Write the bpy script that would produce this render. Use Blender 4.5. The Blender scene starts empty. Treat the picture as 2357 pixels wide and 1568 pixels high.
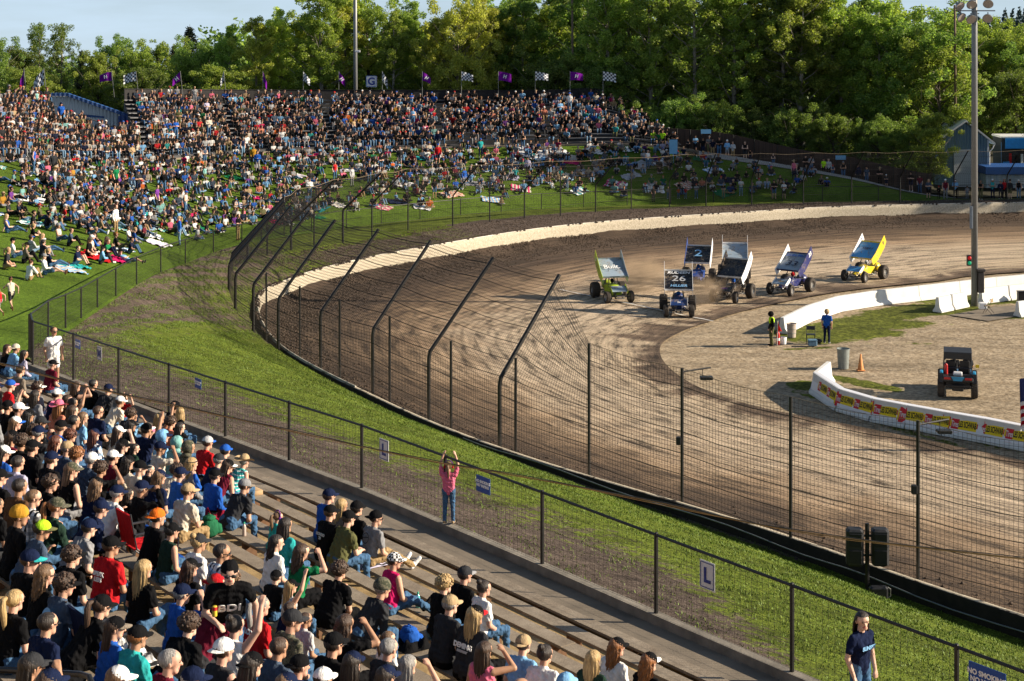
import bpy, math, random, numpy as np
from mathutils import Vector, Matrix, Euler
PI = math.pi
rnd = random.Random(7)
nrs = np.random.RandomState(11)
scene = bpy.context.scene
COL = scene.collection
FV, CX, HY, CH = 3960.0, 1178.5, 19.0, 17.2   # measured picture scale, centre, horizon, camera height

def at(xv, yv, z=0.0):
    """world point at height z that the photograph shows at (xv, yv)"""
    Y = FV * (CH - z) / (yv - HY)
    return Vector(((xv - CX) * Y / FV, Y, z))
def atY(xv, yv, Y):
    return Vector(((xv - CX) * Y / FV, Y, CH - (yv - HY) * Y / FV))
def px(p):
    return (CX + FV * p[0] / p[1], HY + FV * (CH - p[2]) / p[1])

# ------------------------------------------------------------------ materials
MATS = {}
def nt_new(name):
    m = bpy.data.materials.new(name); m.use_nodes = True
    nt = m.node_tree
    return m, nt, nt.nodes['Principled BSDF']
def N(nt, t, **kw):
    n = nt.nodes.new(t)
    for k, v in kw.items():
        if k.startswith('i_'):
            n.inputs[k[2:].replace('_', ' ')].default_value = v
        else: setattr(n, k, v)
    return n
def ramp(nt, src, stops):
    r = nt.nodes.new('ShaderNodeValToRGB'); e = r.color_ramp.elements
    while len(e) < len(stops): e.new(0.5)
    for i, (p, c) in enumerate(stops):
        e[i].position = p; e[i].color = (c if len(c) == 4 else (*c, 1)) if not isinstance(c, (int, float)) else (c, c, c, 1)
    nt.links.new(src, r.inputs[0]); return r
def coords(nt, kind='Object', scale=(1, 1, 1)):
    tc = nt.nodes.new('ShaderNodeTexCoord'); mp = nt.nodes.new('ShaderNodeMapping')
    mp.inputs['Scale'].default_value = scale
    nt.links.new(tc.outputs[kind], mp.inputs[0]); return mp.outputs[0]
def noise(nt, vec, scale, detail=4, rough=.6):
    n = nt.nodes.new('ShaderNodeTexNoise'); n.inputs['Scale'].default_value = scale
    n.inputs['Detail'].default_value = detail; n.inputs['Roughness'].default_value = rough
    if vec is not None: nt.links.new(vec, n.inputs['Vector'])
    return n.outputs['Fac']
def mixc(nt, fac, a, b, mode='MIX'):
    m = nt.nodes.new('ShaderNodeMix'); m.data_type = 'RGBA'; m.blend_type = mode
    for s, v in ((m.inputs[0], fac), (m.inputs[6], a), (m.inputs[7], b)):
        if isinstance(v, (int, float)): s.default_value = v
        elif isinstance(v, (tuple, list)): s.default_value = (*v[:3], 1)
        else: nt.links.new(v, s)
    return m.outputs[2]
def mth(nt, op, a, b=0.0, c=0.0):
    m = nt.nodes.new('ShaderNodeMath'); m.operation = op
    for s, v in zip(m.inputs, (a, b, c)):
        if isinstance(v, (int, float)): s.default_value = v
        else: nt.links.new(v, s)
    return m.outputs[0]
def bump(nt, bs, h, strength=.3, dist=.02):
    b = nt.nodes.new('ShaderNodeBump'); b.inputs['Strength'].default_value = strength
    b.inputs['Distance'].default_value = dist
    nt.links.new(h, b.inputs['Height']); nt.links.new(b.outputs[0], bs.inputs['Normal'])

def mat(name, col=(.5, .5, .5), rough=.7, metal=0.0, var=.12, scale=6.0, bmp=0.0, bscale=None, spec=.4, kind='Object', emit=0.0):
    if name in MATS: return MATS[name]
    m, nt, bs = nt_new(name)
    v = coords(nt, kind)
    f = noise(nt, v, scale, 5)
    r = ramp(nt, f, [(.3, tuple(c * (1 - var) for c in col)), (.7, tuple(min(1, c * (1 + var)) for c in col))])
    nt.links.new(r.outputs[0], bs.inputs['Base Color'])
    bs.inputs['Roughness'].default_value = rough; bs.inputs['Metallic'].default_value = metal
    bs.inputs['Specular IOR Level'].default_value = spec
    if bmp: bump(nt, bs, noise(nt, v, bscale or scale * 4, 4), bmp, .02)
    if emit:
        bs.inputs['Emission Color'].default_value = (*col, 1); bs.inputs['Emission Strength'].default_value = emit
    MATS[name] = m; return m
def cloth(c):
    k = 'cloth_%02d_%02d_%02d' % tuple(int(x * 99) for x in c)
    if k in MATS: return MATS[k]
    m, nt, bs = nt_new(k)
    v = coords(nt); f = noise(nt, v, 9, 3)
    r = ramp(nt, f, [(.25, tuple(x * .72 for x in c)), (.75, tuple(min(1, x * 1.18) for x in c))])
    nt.links.new(r.outputs[0], bs.inputs['Base Color']); bs.inputs['Roughness'].default_value = .9
    bs.inputs['Specular IOR Level'].default_value = .08
    bump(nt, bs, noise(nt, coords(nt, 'Object', (1, 1, .55)), 11, 3, .55), .9, .035)
    MATS[k] = m; return m
def plaid(name, a, b, c, s=9, th=.55):
    if name in MATS: return MATS[name]
    m, nt, bs = nt_new(name); v = coords(nt)
    sp = nt.nodes.new('ShaderNodeSeparateXYZ'); nt.links.new(v, sp.inputs[0])
    fx = mth(nt, 'GREATER_THAN', mth(nt, 'FRACT', mth(nt, 'MULTIPLY', sp.outputs[0], s)), th)
    fz = mth(nt, 'GREATER_THAN', mth(nt, 'FRACT', mth(nt, 'MULTIPLY', sp.outputs[2], s)), .55)
    fy = mth(nt, 'GREATER_THAN', mth(nt, 'FRACT', mth(nt, 'MULTIPLY', sp.outputs[1], s)), .75)
    c1 = mixc(nt, fx, a, b); c2 = mixc(nt, mth(nt, 'MULTIPLY', fz, .7), c1, c); c3 = mixc(nt, mth(nt, 'MULTIPLY', fy, .5), c2, b)
    nt.links.new(c3, bs.inputs['Base Color']); bs.inputs['Roughness'].default_value = .9
    MATS[name] = m; return m
def stripes(name, a, b, s=14, axis=2, duty=.5):
    if name in MATS: return MATS[name]
    m, nt, bs = nt_new(name); v = coords(nt)
    sp = nt.nodes.new('ShaderNodeSeparateXYZ'); nt.links.new(v, sp.inputs[0])
    f = mth(nt, 'GREATER_THAN', mth(nt, 'FRACT', mth(nt, 'MULTIPLY', sp.outputs[axis], s)), duty)
    nt.links.new(mixc(nt, f, a, b), bs.inputs['Base Color']); bs.inputs['Roughness'].default_value = .9
    MATS[name] = m; return m
def checker(name, s=8, a=(.8, .8, .8), b=(.02, .02, .02), kind='Object'):
    if name in MATS: return MATS[name]
    m, nt, bs = nt_new(name); v = coords(nt, kind, (1, 1, 1))
    c = nt.nodes.new('ShaderNodeTexChecker'); c.inputs['Scale'].default_value = s
    c.inputs['Color1'].default_value = (*a, 1); c.inputs['Color2'].default_value = (*b, 1)
    nt.links.new(v, c.inputs['Vector']); nt.links.new(c.outputs[0], bs.inputs['Base Color'])
    bs.inputs['Roughness'].default_value = .8; MATS[name] = m; return m
def camo(name, a, b, c, s=14):
    if name in MATS: return MATS[name]
    m, nt, bs = nt_new(name); v = coords(nt); f = noise(nt, v, s, 3, .7)
    r = ramp(nt, f, [(.35, a), (.45, b), (.55, c), (.62, a)]); r.color_ramp.interpolation = 'CONSTANT'
    nt.links.new(r.outputs[0], bs.inputs['Base Color']); bs.inputs['Roughness'].default_value = .9
    MATS[name] = m; return m
def vcmat(name, rough=.85, var=.25, scale=5.0):
    m, nt, bs = nt_new(name)
    a = N(nt, 'ShaderNodeAttribute', attribute_name='tint'); f = noise(nt, coords(nt), scale, 3)
    r = ramp(nt, f, [(.3, 1 - var), (.7, 1.0)])
    nt.links.new(mixc(nt, 1.0, a.outputs['Color'], r.outputs[0], 'MULTIPLY'), bs.inputs['Base Color'])
    bs.inputs['Roughness'].default_value = rough; bs.inputs['Specular IOR Level'].default_value = .2
    MATS[name] = m; return m

# ------------------------------------------------------------------ mesh builder
class MB:
    def __init__(s): s.v = []; s.f = []; s.m = []
    def add(s, vs, fs, mi=0):
        o = len(s.v); s.v.extend([tuple(x) for x in vs]); s.f.extend([tuple(i + o for i in f) for f in fs])
        s.m.extend([mi] * len(fs)); return s
    def box(s, c, size, mi=0, rot=None, bev=0.0):
        hx, hy, hz = (x / 2 for x in size); c = Vector(c)
        R = rot if rot is not None else Matrix.Identity(3)
        if bev > 0:
            b = min(bev, hx * .45, hy * .45, hz * .45); prof = []
            vs = []; ring = lambda z, k: [(-hx + k, -hy, z), (hx - k, -hy, z), (hx, -hy + k, z), (hx, hy - k, z), (hx - k, hy, z), (-hx + k, hy, z), (-hx, hy - k, z), (-hx, -hy + k, z)]
            r0 = [(x * (hx - b) / hx, y * (hy - b) / hy, -hz) for x, y, z in ring(0, b)]
            r1 = ring(-hz + b, b); r2 = ring(hz - b, b)
            r3 = [(x * (hx - b) / hx, y * (hy - b) / hy, hz) for x, y, z in ring(0, b)]
            vs = r0 + r1 + r2 + r3; fs = [tuple(range(7, -1, -1)), tuple(range(24, 32))]
            for k in range(3):
                for i in range(8):
                    j = (i + 1) % 8; fs.append((k * 8 + i, k * 8 + j, k * 8 + 8 + j, k * 8 + 8 + i))
        else:
            vs = [(x, y, z) for z in (-hz, hz) for y in (-hy, hy) for x in (-hx, hx)]
            fs = [(0, 2, 3, 1), (4, 5, 7, 6), (0, 1, 5, 4), (1, 3, 7, 5), (3, 2, 6, 7), (2, 0, 4, 6)]
        return s.add([R @ Vector(v) + c for v in vs], fs, mi)
    def tube(s, pts, r, n=8, mi=0, cap=True, r1=None):
        pts = [Vector(p) for p in pts]; K = len(pts); vs = []; prev = None
        for k, p in enumerate(pts):
            d = (pts[min(k + 1, K - 1)] - pts[max(k - 1, 0)]).normalized()
            if prev is None:
                a = Vector((0, 0, 1)) if abs(d.z) < .9 else Vector((1, 0, 0)); u = d.cross(a).normalized()
            else: u = (prev - d * prev.dot(d)).normalized()
            prev = u; w = d.cross(u); rr = (r[k] if isinstance(r, (list, tuple)) else r if r1 is None else r + (r1 - r) * k / (K - 1))
            vs += [p + (u * math.cos(2 * PI * i / n) + w * math.sin(2 * PI * i / n)) * rr for i in range(n)]
        fs = [(k * n + i, k * n + (i + 1) % n, (k + 1) * n + (i + 1) % n, (k + 1) * n + i) for k in range(K - 1) for i in range(n)]
        if cap: fs += [tuple(range(n - 1, -1, -1)), tuple((K - 1) * n + i for i in range(n))]
        return s.add(vs, fs, mi)
    def ell(s, c, r, n=10, m=7, mi=0, rot=None, keep=None, noise_=0.0, rg=None):
        c = Vector(c); R = rot if rot is not None else Matrix.Identity(3); loc = []
        for j in range(m + 1):
            th = PI * j / m
            for i in range(n):
                ph = 2 * PI * i / n; k = 1 + (rg.uniform(-noise_, noise_) if noise_ and 0 < j < m else 0)
                loc.append(Vector((math.sin(th) * math.cos(ph) * r[0] * k, math.sin(th) * math.sin(ph) * r[1] * k, math.cos(th) * r[2] * k)))
        fs = []
        for j in range(m):
            for i in range(n):
                f = (j * n + i, (j + 1) * n + i, (j + 1) * n + (i + 1) % n, j * n + (i + 1) % n)
                if keep is None or keep(sum((loc[q] for q in f), Vector()) / 4): fs.append(f)
        return s.add([R @ v + c for v in loc], fs, mi)
    def lathe(s, prof, c=(0, 0, 0), n=16, mi=0, rot=None):
        c = Vector(c); R = rot if rot is not None else Matrix.Identity(3); vs = []; K = len(prof)
        for r, z in prof: vs += [R @ Vector((r * math.cos(2 * PI * i / n), r * math.sin(2 * PI * i / n), z)) + c for i in range(n)]
        fs = [(k * n + i, k * n + (i + 1) % n, (k + 1) * n + (i + 1) % n, (k + 1) * n + i) for k in range(K - 1) for i in range(n)]
        return s.add(vs, fs, mi)
    def prism(s, poly, axis, a, b, mi=0, rot=None, c=(0, 0, 0)):
        """polygon of 2-D points extruded along axis from a to b"""
        R = rot if rot is not None else Matrix.Identity(3); c = Vector(c); n = len(poly)
        def P(p, t):
            return {0: (t, p[0], p[1]), 1: (p[0], t, p[1]), 2: (p[0], p[1], t)}[axis]
        vs = [R @ Vector(P(p, a)) + c for p in poly] + [R @ Vector(P(p, b)) + c for p in poly]
        fs = [tuple(range(n - 1, -1, -1)), tuple(range(n, 2 * n))] + [(i, (i + 1) % n, n + (i + 1) % n, n + i) for i in range(n)]
        return s.add(vs, fs, mi)
    def strip(s, A, B, mi=0):
        n = len(A); return s.add(list(A) + list(B), [(i, i + 1, n + i + 1, n + i) for i in range(n - 1)], mi)
    def mesh(s, name, mats, smooth=False):
        me = bpy.data.meshes.new(name); me.from_pydata([tuple(v) for v in s.v], [], s.f)
        for m in (mats if isinstance(mats, (list, tuple)) else [mats]): me.materials.append(m)
        if any(s.m): me.polygons.foreach_set('material_index', s.m)
        if smooth: me.shade_smooth()
        me.update(); return me
    def build(s, name, mats, parent=None, smooth=False):
        return link(name, s.mesh(name, mats, smooth), parent)
def link(name, data, parent=None, loc=None, rz=None):
    o = bpy.data.objects.new(name, data); COL.objects.link(o)
    if parent is not None: o.parent = parent
    if loc is not None: o.location = loc
    if rz is not None: o.rotation_euler[2] = rz
    return o
def empty(name, loc=(0, 0, 0), rz=0.0): return link(name, None, None, loc, rz)
def tag(o, label=None, cat=None, group=None, kind=None):
    for k, v in (('label', label), ('category', cat), ('group', group), ('kind', kind)):
        if v: o[k] = v
    return o
def copy_tree(o, parent=None):
    c = o.copy(); COL.objects.link(c)
    if parent is not None: c.parent = parent
    for ch in o.children: copy_tree(ch, c)
    return c
def npmesh(name, V, F, mats, mi=None, smooth=False, cols=None, attrs=None):
    """V (n,3) array; F (m,k) array, constant k"""
    me = bpy.data.meshes.new(name); V = np.asarray(V, np.float32); F = np.asarray(F, np.int32); k = F.shape[1]
    me.vertices.add(len(V)); me.vertices.foreach_set('co', V.ravel())
    me.loops.add(F.size); me.loops.foreach_set('vertex_index', F.ravel())
    me.polygons.add(len(F)); me.polygons.foreach_set('loop_start', np.arange(0, F.size, k, dtype=np.int32))
    for m in (mats if isinstance(mats, (list, tuple)) else [mats]): me.materials.append(m)
    if mi is not None: me.polygons.foreach_set('material_index', np.asarray(mi, np.int32))
    if cols is not None:
        ca = me.color_attributes.new('tint', 'FLOAT_COLOR', 'POINT')
        ca.data.foreach_set('color', np.concatenate([cols, np.ones((len(cols), 1))], 1).astype(np.float32).ravel())
    for an, av in (attrs or {}).items():
        a = me.attributes.new(an, 'FLOAT', 'POINT'); a.data.foreach_set('value', np.asarray(av, np.float32))
    me.update(calc_edges=True)
    if smooth: me.shade_smooth()
    return me
def cr(P, t):
    """Catmull-Rom through list P at parameter t (index units)"""
    n = len(P); i = max(0, min(n - 2, int(math.floor(t)))); f = t - i
    g = lambda k: Vector(P[k]) if 0 <= k < n else (Vector(P[0]) * 2 - Vector(P[1]) if k < 0 else Vector(P[-1]) * 2 - Vector(P[-2]))
    a, b, c, d = g(i - 1), g(i), g(i + 1), g(i + 2)
    return ((b * 2) + (c - a) * f + (a * 2 - b * 5 + c * 4 - d) * f * f + (b * 3 - a - c * 3 + d) * f ** 3) * .5
FONT = {}
def text_mesh(body, size=1.0, depth=0.0, shear=0.0, bold=0.0, sx=1.0):
    key = (body, size, depth, shear, bold, sx)
    if key in FONT: return FONT[key]
    c = bpy.data.curves.new('lettering', 'FONT'); c.body = body; c.size = size; c.extrude = depth; c.shear = shear
    c.align_x = 'CENTER'; c.align_y = 'CENTER'; c.offset = bold; c.resolution_u = 3
    o = bpy.data.objects.new('lettering_tmp', c); COL.objects.link(o)
    dg = bpy.context.evaluated_depsgraph_get()
    me = bpy.data.meshes.new_from_object(o.evaluated_get(dg))
    bpy.data.objects.remove(o)
    if sx != 1: me.transform(Matrix.Diagonal((sx, 1, 1, 1)))
    FONT[key] = me; return me
def lettering(parent, body, size, m, loc, xdir, ydir, depth=0.0, shear=0.0, bold=0.0, sx=1.0, name='lettering'):
    """flat letters as a child; xdir reading direction, ydir up direction, in the parent's space"""
    me = text_mesh(body, size, depth, shear, bold, sx).copy(); me.materials.clear(); me.materials.append(m)
    x = Vector(xdir).normalized(); y = Vector(ydir); y = (y - x * y.dot(x)).normalized(); z = x.cross(y)
    M = Matrix((x, y, z)).transposed().to_4x4(); M.translation = Vector(loc)
    me.transform(M); return link(name, me, parent)
def basis(x, y):
    x = Vector(x).normalized(); y = Vector(y); y = (y - x * y.dot(x)).normalized()
    return Matrix((x, y, x.cross(y))).transposed()
def Rz(a): return Matrix.Rotation(a, 3, 'Z')
def Rx(a): return Matrix.Rotation(a, 3, 'X')
def Ry(a): return Matrix.Rotation(a, 3, 'Y')

# ------------------------------------------------------------------ camera, sun, sky
cam = bpy.data.cameras.new('camera'); co = bpy.data.objects.new('camera', cam); COL.objects.link(co)
co.location = (0, 0, CH); co.rotation_euler = (math.radians(90), 0, 0)
cam.sensor_width = 36; cam.lens = 36 * FV / 2357.0; cam.shift_y = -(784 - HY) / 2357.0
cam.clip_end = 3000; cam.clip_start = .3; scene.camera = co
SUN_EL, SUN_DIR = math.radians(23), Vector((1, -.04, 0)).normalized()
sd = Vector((SUN_DIR.x * math.cos(SUN_EL), SUN_DIR.y * math.cos(SUN_EL), math.sin(SUN_EL)))
sl = bpy.data.lights.new('sun', 'SUN'); sl.energy = 5.0; sl.angle = math.radians(.55); sl.color = (1.0, .87, .69)
so = bpy.data.objects.new('sun', sl); COL.objects.link(so); so.rotation_euler = sd.to_track_quat('Z', 'Y').to_euler()
so.location = (60, -10, 60)
w = bpy.data.worlds.new('World'); scene.world = w; w.use_nodes = True; nt = w.node_tree
bg = nt.nodes['Background']; sky = nt.nodes.new('ShaderNodeTexSky'); sky.sky_type = 'NISHITA'; sky.sun_disc = False
sky.sun_elevation = SUN_EL; sky.sun_rotation = math.atan2(SUN_DIR.x, SUN_DIR.y); sky.air_density = 1.0; sky.dust_density = 1.0; sky.ozone_density = 1.4
tc = nt.nodes.new('ShaderNodeTexCoord'); mp = nt.nodes.new('ShaderNodeMapping'); mp.inputs['Scale'].default_value = (1.2, 1.2, 7)
nt.links.new(tc.outputs['Generated'], mp.inputs[0])
mv = nt.nodes.new('ShaderNodeMapping'); mv.inputs['Location'].default_value = (0, 0, .07); nt.links.new(tc.outputs['Generated'], mv.inputs[0]); nt.links.new(mv.outputs[0], sky.inputs[0])
cf = noise(nt, mp.outputs[0], 2.2, 6, .6); cr_ = ramp(nt, cf, [(.38, 0.35), (.72, .8)])
sz_ = nt.nodes.new('ShaderNodeSeparateXYZ'); nt.links.new(tc.outputs['Generated'], sz_.inputs[0]); el_ = ramp(nt, sz_.outputs[2], [(.08, 1.0), (.40, .12)])
nt.links.new(mixc(nt, mth(nt, 'MULTIPLY', cr_.outputs[0], el_.outputs[0]), sky.outputs[0], (7.6, 9.8, 12.4)), bg.inputs['Color'])
bg.inputs['Strength'].default_value = .052
scene.view_settings.view_transform = 'Standard'; scene.view_settings.look = 'None'
scene.view_settings.exposure = 0.92; scene.view_settings.gamma = 1.0
scene.cycles.max_bounces = 5; scene.cycles.diffuse_bounces = 2; scene.cycles.glossy_bounces = 2
scene.cycles.transmission_bounces = 3; scene.cycles.transparent_max_bounces = 6; scene.cycles.caustics_reflective = False; scene.cycles.caustics_refractive = False
# ------------------------------------------------------------------ the ground
def ground_mat(name, dirt_a, dirt_b, grass_a, grass_b, gscale=3.0, fine=60.0, bmp=.6, bdist=.05, thr=.5):
    m, nt, bs = nt_new(name); v = coords(nt)
    at_ = N(nt, 'ShaderNodeAttribute', attribute_name='grassy').outputs['Fac']
    n1 = noise(nt, v, gscale, 6, .7); n2 = noise(nt, v, fine, 3, .7); n3 = noise(nt, v, .35, 4, .6); n4 = noise(nt, v, fine * .28, 4, .75)
    d = mixc(nt, ramp(nt, n4, [(.35, 0.0), (.65, 1.0)]).outputs[0], dirt_a, dirt_b)
    d = mixc(nt, 1.0, d, ramp(nt, n2, [(.3, .45), (.7, 1.35)]).outputs[0], 'MULTIPLY')
    g = mixc(nt, ramp(nt, n4, [(.36, 0.0), (.64, 1.0)]).outputs[0], grass_a, grass_b)
    g = mixc(nt, 1.0, g, ramp(nt, n2, [(.32, .35), (.68, 1.5)]).outputs[0], 'MULTIPLY')
    g = mixc(nt, 1.0, g, ramp(nt, n3, [(.3, .75), (.7, 1.2)]).outputs[0], 'MULTIPLY')
    f = mth(nt, 'ADD', at_, mth(nt, 'MULTIPLY', mth(nt, 'SUBTRACT', n1, .5), 1.7))
    f = mth(nt, 'ADD', f, mth(nt, 'MULTIPLY', mth(nt, 'SUBTRACT', n4, .5), 1.0))
    fr = ramp(nt, f, [(thr - .1, 0.0), (thr + .1, 1.0)])
    nt.links.new(mixc(nt, fr.outputs[0], d, g), bs.inputs['Base Color'])
    bs.inputs['Roughness'].default_value = .95; bs.inputs['Specular IOR Level'].default_value = .1
    bump(nt, bs, mth(nt, 'ADD', n2, mth(nt, 'MULTIPLY', n4, 1.5)), bmp, bdist)
    MATS[name] = m; return m
G_A, G_B = (.042, .066, .010), (.165, .205, .024)
M_BANK = ground_mat('bank_ground', (.058, .042, .034), (.155, .12, .097), G_A, G_B, 2.2, 40)
M_LAWN = ground_mat('lawn_ground', (.07, .05, .03), (.15, .12, .08), (.045, .085, .009), (.12, .19, .018), 2.0, 30)
def smear(m, sc, a, b, lo=.55, hi=1.25):
    nt = m.node_tree; bs = nt.nodes['Principled BSDF']; src = bs.inputs['Base Color'].links[0].from_socket
    mp = nt.nodes.new('ShaderNodeMapping'); mp.inputs['Scale'].default_value = sc; mp.inputs['Rotation'].default_value = (0, 0, a); tc = nt.nodes.new('ShaderNodeTexCoord'); nt.links.new(tc.outputs['Object'], mp.inputs[0])
    f = noise(nt, mp.outputs[0], b, 6, .65); nt.links.new(mixc(nt, 1.0, src, ramp(nt, f, [(.32, lo), (.5, 1.0), (.7, hi)]).outputs[0], 'MULTIPLY'), bs.inputs['Base Color'])
M_INF = ground_mat('infield_ground', (.31, .235, .15), (.45, .36, .25), (.07, .085, .012), (.15, .165, .025), .8, 5, .5, .06)

smear(M_INF, (.35, .9, 1), -.5, .6, .72, 1.12); smear(M_INF, (.06, 3.2, 1), -.15, .5, .86, 1.06); smear(M_INF, (.10, .5, 1), .5, .9, .78, 1.1); smear(M_BANK, (1, 1, 1), 0, .5, .65, 1.25); smear(M_BANK, (1, 1.6, 1), .6, 1.7, .55, 1.3); smear(M_LAWN, (1, 1, 1), 0, .4, .75, 1.2)
O = [(41, 10), (28, 28), (13.5, 45.5), (7.7, 53.2), (.2, 62), (-5, 70), (-11.0, 82), (-13.9, 94.8), (-13.2, 101), (-10.7, 107.5), (-6, 114.8), (3.9, 126.5), (17.7, 134.5), (32.5, 139.9), (75, 146)]
I = [(47, 30), (34, 48), (19.4, 65.1), (14.5, 70.2), (10.6, 74), (8.4, 78), (7.4, 83), (7.6, 87.6), (9.0, 91.2), (10.9, 94.3), (13.6, 98), (19.5, 103.8), (26.5, 108), (33.4, 112), (62, 122)]
O = [(x, y, 0) for x, y in O]; I = [(x, y, 0) for x, y in I]; NT = len(O) - 1
def hsh(x, y):
    return math.sin(x * 1.7 + y * 2.3) * .5 + math.sin(x * 4.1 - y * 3.3 + 1) * .3 + math.sin(x * 9.3 + y * 7.7) * .2
# track: u along, v across
nu, nv = 420, 60; V = []; UV = []
for i in range(nu + 1):
    t = NT * i / nu; a = cr(I, t); b = cr(O, t)
    for j in range(nv + 1):
        v = j / nv; p = a.lerp(b, v); h = 0.0
        pile = max(0.0, (v - .94) / .06); h += .42 * pile ** 2 * (1 + .3 * hsh(p.x * .35, p.y * .35))
        h += .02 * hsh(p.x * .8, p.y * .8) * (0.2 + v)
        if v < .04: h += .05 * (1 - v / .04)
        V.append((p.x, p.y, h + .012)); UV.append((t, v))
V = np.array(V); UV = np.array(UV)
F = np.array([(i * (nv + 1) + j, i * (nv + 1) + j + 1, (i + 1) * (nv + 1) + j + 1, (i + 1) * (nv + 1) + j) for i in range(nu) for j in range(nv)])
m, nt, bs = nt_new('track_clay')
aa = N(nt, 'ShaderNodeAttribute', attribute_name='along').outputs['Fac']; ac = N(nt, 'ShaderNodeAttribute', attribute_name='across').outputs['Fac']
cx = nt.nodes.new('ShaderNodeCombineXYZ'); nt.links.new(aa, cx.inputs[0]); nt.links.new(ac, cx.inputs[1])
mpp = nt.nodes.new('ShaderNodeMapping'); mpp.inputs['Scale'].default_value = (1.0, 34, 1); nt.links.new(cx.outputs[0], mpp.inputs[0])
st = noise(nt, mpp.outputs[0], 1.3, 6, .62)
mp2 = nt.nodes.new('ShaderNodeMapping'); mp2.inputs['Scale'].default_value = (1.0, 4, 1); nt.links.new(cx.outputs[0], mp2.inputs[0])
bl = noise(nt, mp2.outputs[0], 1.1, 4, .55)
v3 = coords(nt); fn = noise(nt, v3, 9, 5, .75); f2 = noise(nt, v3, 34, 3, .7)
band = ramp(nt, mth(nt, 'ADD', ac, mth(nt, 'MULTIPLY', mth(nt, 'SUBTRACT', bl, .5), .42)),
            [(0.0, (.13, .09, .06)), (.045, (.20, .14, .095)), (.09, (.50, .385, .26)), (.24, (.56, .44, .31)), (.42, (.53, .41, .285)), (.56, (.40, .28, .175)), (.67, (.22, .148, .092)), (.82, (.105, .07, .046)), (1.0, (.07, .047, .032))])  # darkest inner stops paint the shade along the inner berm
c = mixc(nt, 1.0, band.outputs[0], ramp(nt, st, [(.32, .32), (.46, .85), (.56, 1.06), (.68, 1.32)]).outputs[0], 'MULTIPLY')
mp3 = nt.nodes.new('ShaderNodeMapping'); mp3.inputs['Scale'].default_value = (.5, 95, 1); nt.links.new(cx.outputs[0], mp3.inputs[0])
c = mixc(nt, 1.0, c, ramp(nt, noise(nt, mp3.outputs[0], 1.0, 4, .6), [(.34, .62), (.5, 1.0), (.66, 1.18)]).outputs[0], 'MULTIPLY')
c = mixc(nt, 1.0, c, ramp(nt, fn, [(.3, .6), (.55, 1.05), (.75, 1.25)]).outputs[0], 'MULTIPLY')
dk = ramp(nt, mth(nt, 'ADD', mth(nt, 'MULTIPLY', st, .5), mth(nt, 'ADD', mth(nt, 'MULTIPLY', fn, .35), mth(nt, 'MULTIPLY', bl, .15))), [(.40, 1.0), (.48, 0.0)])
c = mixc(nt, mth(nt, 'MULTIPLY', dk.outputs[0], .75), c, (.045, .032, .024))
nt.links.new(c, bs.inputs['Base Color']); bs.inputs['Roughness'].default_value = .8; bs.inputs['Specular IOR Level'].default_value = .25
bump(nt, bs, mth(nt, 'ADD', mth(nt, 'MULTIPLY', fn, 1.2), mth(nt, 'ADD', f2, mth(nt, 'MULTIPLY', st, .6))), .7, .09)
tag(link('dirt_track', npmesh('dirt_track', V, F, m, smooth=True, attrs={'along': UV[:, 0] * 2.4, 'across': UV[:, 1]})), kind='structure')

# infield sheet with grass patches, and the far base ground
def patch(x, y, L):
    g = -.9
    for (cx_, cy_, rx, ry, a, s) in L:
        dx, dy = x - cx_, y - cy_; u = dx * math.cos(a) + dy * math.sin(a); v_ = -dx * math.sin(a) + dy * math.cos(a)
        g = max(g, s - (u / rx) ** 2 - (v_ / ry) ** 2)
    return g
pa = lambda x, y: at(x, y, 0)
PL = []
for (xv, yv, rx, ry, a, s) in [(1880, 770, 2.5, 2.6, .6, 1.3), (2000, 735, 6, 1.5, .6, 1.3), (2120, 710, 6, 1.6, .5, 1.2), (1960, 765, 3.4, 2.2, .3, 1.2), (2050, 745, 4, 2.0, .1, .95), (2190, 715, 5, 1.2, .3, 1.2),
                              (2270, 690, 5, 1.6, .2, 1.3), (2345, 675, 4, 2.0, .1, 1.2), (1985, 880, 3.2, .8, -.9, 1.1), (1880, 888, 1.6, 1.2, -.6, 1.3), (1960, 935, 4.5, .35, -.96, 1.3), (2150, 990, 5, .4, -.96, 1.1), (2330, 730, 3.5, .6, 0, .9), (2120, 1000, 5, .5, -.96, .8), (1870, 800, 3.5, .5, .2, .8), (2080, 790, 6, 1.2, 0, .42)]:
    q = pa(xv, yv); PL.append((q.x, q.y, rx, ry, a, s))
nx, ny = 200, 240; xs = np.linspace(5, 66, nx + 1); ys = np.linspace(42, 128, ny + 1)
V = [(x, y, .0 + .012 * hsh(x, y)) for y in ys for x in xs]; GA = [patch(x, y, PL) for y in ys for x in xs]
F = [(j * (nx + 1) + i, j * (nx + 1) + i + 1, (j + 1) * (nx + 1) + i + 1, (j + 1) * (nx + 1) + i) for j in range(ny) for i in range(nx)]
tag(link('infield', npmesh('infield', np.array(V) - [0, 0, .035], F, M_INF, smooth=True, attrs={'grassy': np.clip(GA, -1, 1.2)})), kind='structure')
gb = MB(); gb.add([(-600, -400, -.5), (600, -400, -.5), (600, 262, -.5), (-600, 262, -.5), (900, 700, -90), (-900, 700, -90)], [(0, 1, 2, 3), (3, 2, 4, 5)])
tag(gb.build('ground', mat('far_ground', (.06, .07, .025), .95, scale=.05, var=.4)), kind='structure')

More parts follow.
